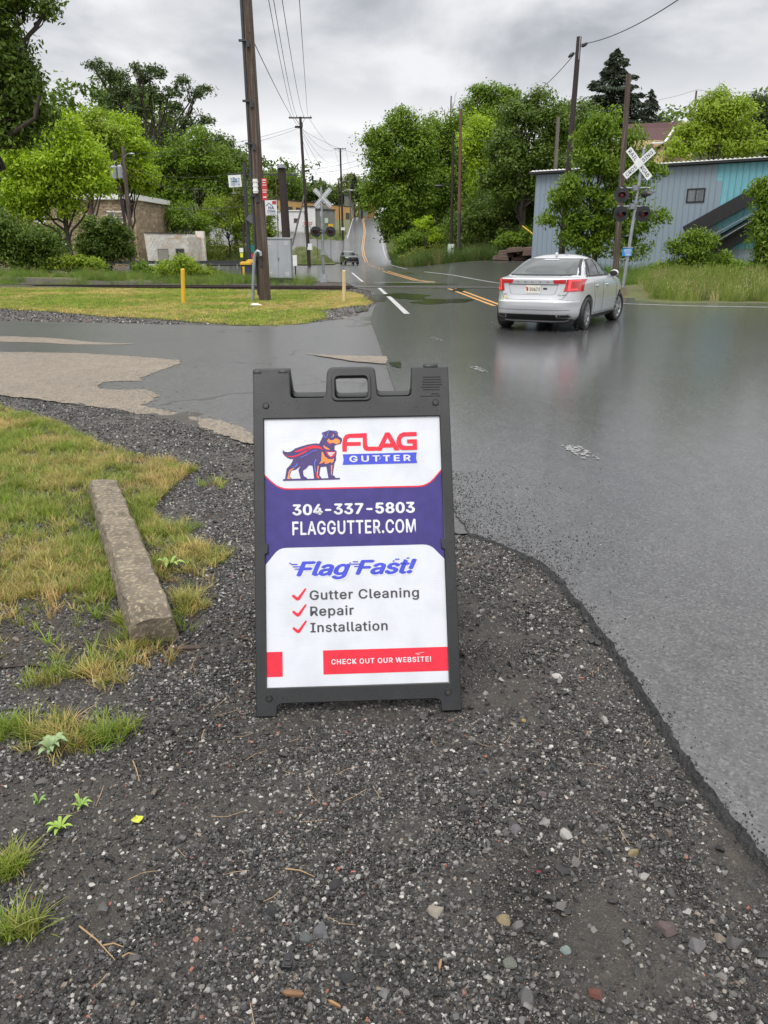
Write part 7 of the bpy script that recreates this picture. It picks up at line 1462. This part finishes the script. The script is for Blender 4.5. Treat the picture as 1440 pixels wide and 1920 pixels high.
tree('oak_tree', 'tall dark open-crowned oak standing out against the sky at left', [(178, 120, 13, 9), (200, 138, 20, 16), (228, 150, 18, 16), (254, 122, 10, 10), (262, 142, 16, 12), (290, 136, 18, 12), (240, 176, 26, 15), (278, 172, 20, 14), (210, 190, 13, 17), (222, 222, 14, 12), (262, 205, 16, 12), (298, 190, 10, 14), (345, 156, 16, 12), (325, 178, 18, 14), (360, 178, 20, 12), (384, 170, 12, 7), (330, 208, 20, 13), (362, 206, 12, 9), (385, 228, 16, 9), (350, 232, 20, 12), (250, 248, 18, 12), (312, 248, 14, 9), (290, 268, 30, 12)], 132, (282, 330), 5200, .55, 'blue', 5, .5, nl=23, cr=.95, fill=.3, grow=1.08)
tree('oak_tree', 'broad mid-green tree filling the hillside right of the open-crowned oak', [(372, 285, 52, 42), (335, 310, 42, 40), (405, 312, 38, 42), (360, 345, 60, 36)], 122, (375, 420), 8500, .55, 'mid', 6, .35, cr=1.3)
tree('oak_tree', 'darker rounded tree on the hillside left of the big pole', [(432, 300, 32, 32), (455, 335, 26, 40), (412, 275, 22, 20), (440, 370, 40, 26)], 138, (440, 430), 6000, .6, 'dark', 7, .35, cr=1.3)
tree('hillside_tree', 'dull green tree low on the hillside above the stone building roof', [(300, 330, 46, 40), (280, 375, 44, 30), (320, 380, 40, 26)], 124, (300, 430), 5500, .5, 'olive', 8, .25, cr=1.2)
tree('hillside_tree', 'dark tree mass at the far left behind the bright trees', [(0, 290, 60, 50), (70, 330, 60, 50), (10, 380, 60, 50), (140, 300, 40, 60), (190, 290, 40, 50)], 112, (20, 470), 7500, .6, 'dark', 9, .35, cr=1.3)
tree('hillside_tree', 'light green young tree above the white block building', [(352, 408, 34, 28), (318, 408, 34, 30), (385, 420, 22, 20)], 112, (345, 440), 4200, .36, 'mid', 10, .15)
tree('hillside_tree', 'light green bushy tree right of the white block building on the bank', [(410, 392, 34, 24), (440, 410, 34, 30), (400, 425, 26, 22), (455, 440, 22, 22)], 118, (430, 460), 5000, .36, 'lime', 11, .15)
tree('hillside_tree', 'thin pale-leaved tree just left of the steel post', [(455, 365, 16, 24), (440, 385, 20, 20), (470, 400, 12, 30)], 104, (456, 450), 2200, .32, 'olive', 12, .12)
tree('vine_clad_tree', 'narrow leafy tree squeezed between the big pole and the roofing sign', [(484, 370, 10, 26), (490, 405, 13, 30), (484, 440, 14, 26), (500, 430, 14, 18)], 84, (488, 492), 2600, .32, 'mid', 13, .12)
tree('shrubby_tree', 'dark bushy tree hiding the middle of the stone building', [(190, 440, 36, 28), (212, 432, 28, 26), (222, 468, 24, 30), (185, 475, 38, 28), (163, 460, 20, 22)], 62, (200, 508), 8000, .30, 'dark', 14, .12, cr=.6, droop=.2)
tree('sumac_tree', 'dark green ailanthus thicket at the left edge below the bright trees', [(10, 425, 42, 34), (60, 450, 38, 26), (20, 475, 44, 26), (95, 468, 30, 18), (65, 484, 40, 18), (-40, 440, 50, 60)], 50, (40, 515), 9500, .27, 'dark', 15, .1, cr=.6, droop=.3)
tree('sumac_tree', 'lighter green low thicket in front of the stone building wall', [(125, 490, 36, 12), (170, 496, 26, 9), (70, 502, 40, 10)], 54, (130, 512), 4200, .26, 'lime', 16, .08, cr=.5, droop=.2)
tree('bush', 'rounded bright green bush behind the yellow bollard', [(345, 503, 34, 19), (322, 508, 24, 16), (372, 512, 20, 12), (338, 488, 18, 9)], 45.5, (345, 525), 4200, .17, 'lime', 17, .05, cat='bush', cr=.35)
tree('bush', 'small leafy bush left of the rounded bush beside the white block building', [(268, 502, 18, 12), (285, 508, 16, 9)], 52, (270, 514), 1400, .18, 'mid', 18, .04, cat='bush', cr=.35)
tree('bush', 'low ragged weeds and twigs between the rounded bush and the bins', [(405, 515, 18, 8), (428, 520, 16, 6), (395, 505, 6, 10)], 49, (412, 524), 1100, .14, 'olive', 19, .03, cat='bush', cr=.3)
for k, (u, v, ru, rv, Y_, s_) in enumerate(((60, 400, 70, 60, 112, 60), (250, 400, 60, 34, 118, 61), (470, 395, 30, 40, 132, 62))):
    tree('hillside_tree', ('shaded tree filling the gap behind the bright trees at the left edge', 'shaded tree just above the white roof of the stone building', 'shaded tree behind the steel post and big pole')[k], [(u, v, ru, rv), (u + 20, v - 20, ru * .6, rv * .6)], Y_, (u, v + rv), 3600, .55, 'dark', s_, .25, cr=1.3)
# far centre
for k, (u, v, ru, rv, pal) in enumerate(((512, 345, 26, 26, 'mid'), (540, 350, 24, 26, 'mid'), (566, 360, 20, 16, 'dark'), (600, 362, 30, 18, 'dark'), (630, 362, 20, 16, 'dark'), (655, 352, 20, 24, 'olive'), (678, 352, 18, 28, 'dark'), (700, 372, 14, 18, 'dark'))):
    tree('far_tree', ('roundish tree above the roofing sign', 'tall rounded tree above the ochre building left end', 'low dark tree left of the leaning crossbuck line', 'wide dark treetop behind the far crossbuck', 'dark treetop between crossbuck and second crossarm pole', 'olive tree right of the second crossarm pole', 'dark tall tree behind the slender grey pole', 'dark tree by the crest of the hill road')[k] + ' on the far skyline', [(u, v, ru, rv), (u + ru * .5, v + rv * .3, ru * .7, rv * .7), (u - ru * .5, v + rv * .35, ru * .7, rv * .7)], 300 + 14 * (k % 3), (u, v + rv + 8), 2600, 1.0, pal, 70 + k, .35, cr=2.2)
def conifer(name, label, u_top, v_top, v_base, halfw, Y, n, seed, leaf=.5, open_=1.0, zb_=None):
    global TRI
    t_ = at(u_top, v_top, Y); bz = at(u_top, v_base, Y).z; b = Vector((t_.x, Y, min(Tf(t_.x, Y), bz) if zb_ is None else zb_)); o = thing(name, label, 'tree', b); rr = np.random.default_rng(seed); Ht = t_.z - bz; Rm = halfw * PXM(Y); mb = MB(b); mb.tube([b, Vector((t_.x, Y, bz)), t_ - Vector((0, 0, .3))], [.3, .25, .03], 7); P = []; D = []
    nb_ = int(120 * open_)
    for i in range(nb_):
        q = (i + rr.random()) / nb_; a = rr.uniform(0, 6.28); L_ = Rm * (q ** .72) * rr.uniform(.55, 1.3) + .1; z0 = t_.z - q * Ht; k = int(n / nb_ * (.3 + 1.4 * q)); s_ = np.sqrt(rr.random(k)); 
        dr = s_ * L_; zz2 = z0 - .28 * L_ * s_ ** 1.5 + .16 * L_ * s_ ** 3 - np.abs(rr.normal(0, .13 * leaf * 2, k)); sp_ = rr.normal(0, .12 * L_ + .05, k) * (.4 + s_ * .6)
        P.append(np.stack([t_.x + math.cos(a) * dr - math.sin(a) * sp_, Y + math.sin(a) * dr + math.cos(a) * sp_, zz2], 1)); D.append(np.tile([math.cos(a), math.sin(a), -.5], (k, 1))); mb.tube([Vector((t_.x, Y, z0)), Vector((t_.x + math.cos(a) * L_ * .9, Y + math.sin(a) * L_ * .9, z0 - .13 * L_))], [.06, .015], 4, False)
    P = np.concatenate(P); D = np.concatenate(D) + rr.normal(0, .35, P.shape); D /= np.linalg.norm(D, axis=1)[:, None]; B_ = np.cross(D, rr.normal(0, 1, P.shape)); B_ /= np.linalg.norm(B_, axis=1)[:, None]; l_ = leaf * rr.uniform(.6, 1.3, len(P))[:, None]
    V_ = np.stack([P - D * l_ * .5, P + B_ * l_ * .16, P + D * l_ * .5, P - B_ * l_ * .16], 1).reshape(-1, 3); TRI += 2 * len(P)
    link('crown', leafmesh('crown', V_, rr.random(len(P)), LM['spruce'], b), o); mb.build('trunk', M['bark'], o)
conifer('spruce_tree', 'tall dark spruce on the skyline behind the crossbuck, largest conifer', 1158, 92, 250, 72, 108, 15000, 30, .62)
conifer('spruce_tree', 'thin see-through spruce right of the tallest spruce', 1221, 167, 238, 26, 135, 2600, 31, .55, .8)
conifer('spruce_tree', 'left of two tiny spruces on the far skyline above the ochre building', 586, 328, 368, 8, 300, 700, 32, 1.0, .6); conifer('spruce_tree', 'right of two tiny spruces on the far skyline above the ochre building', 601, 332, 368, 7, 305, 700, 33, 1.0, .6); conifer('spruce_tree', 'lone tiny spruce peeping over the trees near the hill crest', 664, 324, 360, 9, 290, 700, 34, 1.0, .6)
# --- right side
tree('maple_tree', 'big mid-green maple whose flank overhangs the right edge of the hill road', [(752, 232, 30, 24), (712, 262, 26, 24), (745, 285, 52, 50), (712, 325, 34, 48), (770, 300, 42, 70), (722, 375, 38, 40), (765, 375, 48, 50), (745, 415, 34, 28), (790, 260, 26, 38)], 108, (762, 470), 16000, .5, 'mid', 21, .4, cr=1.15, nl=14)
tree('maple_tree', 'mid-green maple behind the black streetlight pole', [(806, 252, 28, 34), (852, 238, 28, 30), (820, 290, 36, 46), (838, 340, 42, 50), (812, 390, 44, 42), (850, 270, 30, 34), (865, 400, 40, 40)], 116, (830, 470), 11000, .5, 'mid', 22, .35, cr=1.2)
tree('ash_tree', 'tall airy tree at the skyline left of the dark maple', [(925, 178, 34, 20), (900, 190, 28, 22), (952, 195, 22, 24), (905, 225, 34, 28), (935, 232, 34, 30)], 126, (910, 420), 6500, .5, 'mid', 23, .35, cr=1.2)
tree('locust_tree', 'yellow-green tree between the reddish pole and the dark maple', [(905, 240, 26, 26), (890, 285, 30, 34), (915, 330, 26, 36), (900, 262, 24, 22)], 104, (900, 440), 6000, .45, 'bright', 24, .25, cr=1.0)
tree('maple_tree', 'large dark maple in the centre of the right-hand trees', [(1015, 205, 42, 34), (975, 225, 38, 34), (1040, 240, 36, 40), (985, 275, 60, 46), (945, 310, 42, 46), (1030, 300, 44, 46), (965, 350, 46, 36), (1010, 355, 46, 30)], 84, (975, 440), 15000, .42, 'dark', 25, .35, cr=1.0, nl=14)
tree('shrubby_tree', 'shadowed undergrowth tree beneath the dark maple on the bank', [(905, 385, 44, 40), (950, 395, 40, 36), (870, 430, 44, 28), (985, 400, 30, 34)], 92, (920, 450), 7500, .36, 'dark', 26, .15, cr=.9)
tree('bush', 'dense green shrub at the foot of the maple beside the hill road', [(780, 455, 40, 22), (815, 450, 34, 24), (755, 470, 22, 12)], 100, (790, 486), 5000, .3, 'mid', 27, .08, cat='bush', cr=.7)
tree('bush', 'small pale-tipped sapling on the bank left of the black pole', [(788, 420, 14, 10), (800, 412, 12, 9), (812, 440, 16, 12)], 94, (798, 470), 1100, .28, 'bright', 28, .05, cat='bush', cr=.5)
tree('bush', 'olive brushy scrub low on the bank left of the green electrical box', [(800, 478, 30, 13), (770, 484, 22, 9), (825, 470, 22, 14)], 92, (800, 494), 2600, .26, 'olive', 29, .05, cat='bush', cr=.5)
tree('bush', 'broad-leaved dark shrub above the rock outcrop', [(965, 450, 26, 16), (945, 458, 22, 12), (985, 445, 16, 16)], 83, (965, 470), 2600, .28, 'mid', 35, .06, cat='bush', cr=.55)
tree('hillside_tree', 'dark tree behind the plain grey pole left of the tall spruce', [(1085, 215, 26, 26), (1100, 245, 30, 30), (1070, 260, 26, 30)], 100, (1090, 330), 4200, .45, 'dark', 36, .25, cr=1.1)
tree('sumac_tree', 'large leafy ailanthus growing round the leaning pole in front of the blue building', [(1140, 228, 38, 30), (1115, 262, 40, 30), (1172, 268, 32, 34), (1092, 300, 30, 24), (1140, 310, 48, 34), (1200, 300, 32, 26), (1228, 318, 22, 13), (1085, 345, 48, 36), (1150, 365, 56, 40), (1050, 375, 28, 20), (1036, 408, 18, 12), (1092, 405, 50, 32), (1180, 410, 50, 30), (1228, 402, 22, 15), (1080, 445, 36, 26), (1130, 455, 52, 28), (1190, 462, 30, 24)], 44, (1110, 505), 17000, .27, 'mid', 37, .16, droop=.35, cr=.5, nl=18, asp=.42, grow=1.03)
tree('ash_tree', 'yellow-green airy tree behind the right end of the blue roof', [(1345, 200, 34, 26), (1330, 228, 46, 32), (1385, 225, 34, 34), (1300, 262, 38, 26), (1350, 270, 56, 26), (1400, 270, 36, 26), (1280, 285, 24, 14)], 72, (1345, 330), 10500, .36, 'lime', 38, .22, cr=.85)
tree('pine_tree', 'dark tree at the far right edge of the skyline', [(1425, 190, 22, 13), (1442, 215, 24, 22), (1432, 245, 26, 26), (1445, 270, 26, 24)], 92, (1440, 330), 3600, .42, 'blue', 39, .2, cr=.9)
tree('sumac_tree', 'leafy sumac leaning in at the right edge over the outside stair', [(1432, 355, 20, 20), (1442, 385, 28, 26), (1428, 415, 20, 20), (1446, 445, 30, 26), (1436, 482, 24, 16), (1480, 400, 36, 66)], 33, (1450, 515), 8500, .22, 'mid', 40, .08, droop=.3, cr=.45, asp=.42)
tree('sumac_tree', 'small young sumac in front of the blue building below its window', [(1300, 440, 22, 10), (1325, 450, 16, 11), (1268, 462, 16, 9), (1290, 468, 24, 12), (1318, 475, 18, 12), (1350, 485, 20, 10), (1300, 492, 40, 12)], 38, (1300, 515), 4200, .2, 'mid', 41, .05, droop=.35, cr=.4, asp=.4)
tree('bush', 'low bramble bush hiding the foot of the blue wall', [(1360, 500, 40, 11), (1250, 500, 30, 8), (1410, 505, 30, 9)], 40, (1340, 516), 2600, .18, 'mid', 42, .03, cat='bush', cr=.35)
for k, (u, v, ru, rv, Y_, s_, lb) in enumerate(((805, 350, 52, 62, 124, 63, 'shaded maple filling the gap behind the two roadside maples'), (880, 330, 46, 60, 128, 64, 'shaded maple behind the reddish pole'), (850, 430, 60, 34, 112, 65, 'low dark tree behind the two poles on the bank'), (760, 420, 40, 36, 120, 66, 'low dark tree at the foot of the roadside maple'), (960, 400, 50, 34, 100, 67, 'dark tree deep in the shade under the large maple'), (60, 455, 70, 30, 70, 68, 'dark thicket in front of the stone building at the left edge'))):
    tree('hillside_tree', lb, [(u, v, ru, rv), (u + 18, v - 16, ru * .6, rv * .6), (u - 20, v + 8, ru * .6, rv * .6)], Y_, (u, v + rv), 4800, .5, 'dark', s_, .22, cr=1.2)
# bare dead tree beside the reddish pole
bb = at(842, 300, 118); dt = thing('dead_tree', 'bare dead treetop with grey twigs left of the reddish pole', 'tree', (bb.x, 118, Tf(bb.x, 118))); mb = MB(dt.location); rr = np.random.default_rng(2)
for (u0, v0, u1, v1, r0) in ((842, 420, 846, 180, .25), (842, 260, 834, 205, .1), (834, 215, 828, 198, .05), (836, 225, 845, 205, .05), (846, 230, 856, 172, .05), (845, 250, 860, 232, .05), (838, 240, 826, 230, .05), (843, 215, 838, 200, .04), (846, 205, 851, 190, .04), (830, 205, 824, 202, .03)):
    limb(mb, at(u0, v0, 118), at(u1, v1, 118), r0, r0 * .35, .12, rr)
mb.build('branches', M['wood_grey'], dt)
# far woods closing the horizon: a mass nobody could count
el = []
for i in range(90):
    x = rng.uniform(-330, 330); y = rng.uniform(400, 520); el.append((x, y, float(T0(x, y)) + rng.uniform(4, 9), rng.uniform(9, 15), 8, rng.uniform(8, 12)))
V_, lv, C = leaves(el, 22000, 2.6, 90, 4.5); link('distant_woods', leafmesh('distant_woods', V_, lv, LM['dark'], (0, 0, 0)), kind='stuff', label='distant wooded ridge')
el = []
for i in range(46):
    x = rng.uniform(-110, -42); y = rng.uniform(128, 215); el.append((x, y, float(T0(x, y)) + 5, rng.uniform(5, 8), 5, rng.uniform(5, 8)))
for i in range(46):
    x = rng.uniform(20, 120); y = rng.uniform(135, 235); el.append((x, y, float(T0(x, y)) + 4, rng.uniform(5, 8), 5, rng.uniform(4, 7)))
V_, lv, C = leaves(el, 30000, 1.2, 91, 2.4); link('hillside_woods', leafmesh('hillside_woods', V_, lv, LM['dark'], (0, 0, 0)), kind='stuff', label='dense woodland covering the hillsides behind the nearer trees')
# low bank undergrowth
el = []
for i in range(130):
    x = rng.uniform(-60, -20); y = rng.uniform(113, 150); el.append((x, y, float(T0(x, y)) + .6, rng.uniform(1, 2.2), 1.2, rng.uniform(.6, 1.5)))
for i in range(110):
    y = rng.uniform(96, 160); x = float(xr(y)) + rng.uniform(5, 22); el.append((x, y, float(T0(x, y)) + .5, rng.uniform(1, 2.2), 1.2, rng.uniform(.5, 1.3)))
V_, lv, C = leaves(el, 26000, .45, 92, .9); link('undergrowth', leafmesh('undergrowth', V_, lv, LM['olive'], (0, 0, 0)), kind='stuff', label='brushy undergrowth on the road banks')
print('leaf triangles', TRI)
# ---------------------------------------------------------------- repeats share a group
GR = {'bollard': 'bollards on the lawn island', 'waste_bin': 'navy and yellow waste bins', 'straw_stalk': 'dry stalks lying on the gravel', 'stone': 'larger stones in the gravel', 'weed': 'small weeds sprouting from the gravel', 'wood_chip': 'wood splinters on the gravel', 'railroad_crossing_signal': 'railway crossing signals', 'fallen_leaf': 'fallen leaves', 'splice_case': 'splice cases on the cable',
      'hillside_tree': 'trees on the hillsides', 'far_tree': 'treetops on the far skyline', 'maple_tree': 'maples beside the roads', 'sumac_tree': 'ailanthus and sumac thickets', 'spruce_tree': 'spruces on the skyline', 'walnut_tree': 'bright trees at the left', 'oak_tree': 'oaks at the left', 'ash_tree': 'airy trees at the right', 'bush': 'bushes along the railway and banks', 'street_sign': 'small green street signs', 'utility_box': 'utility boxes'}
for o in list(SC.objects):
    k = o.name.split('.')[0]
    if o.parent is None and 'category' in o.keys() and 'group' not in o.keys() and k in GR: o['group'] = GR[k]
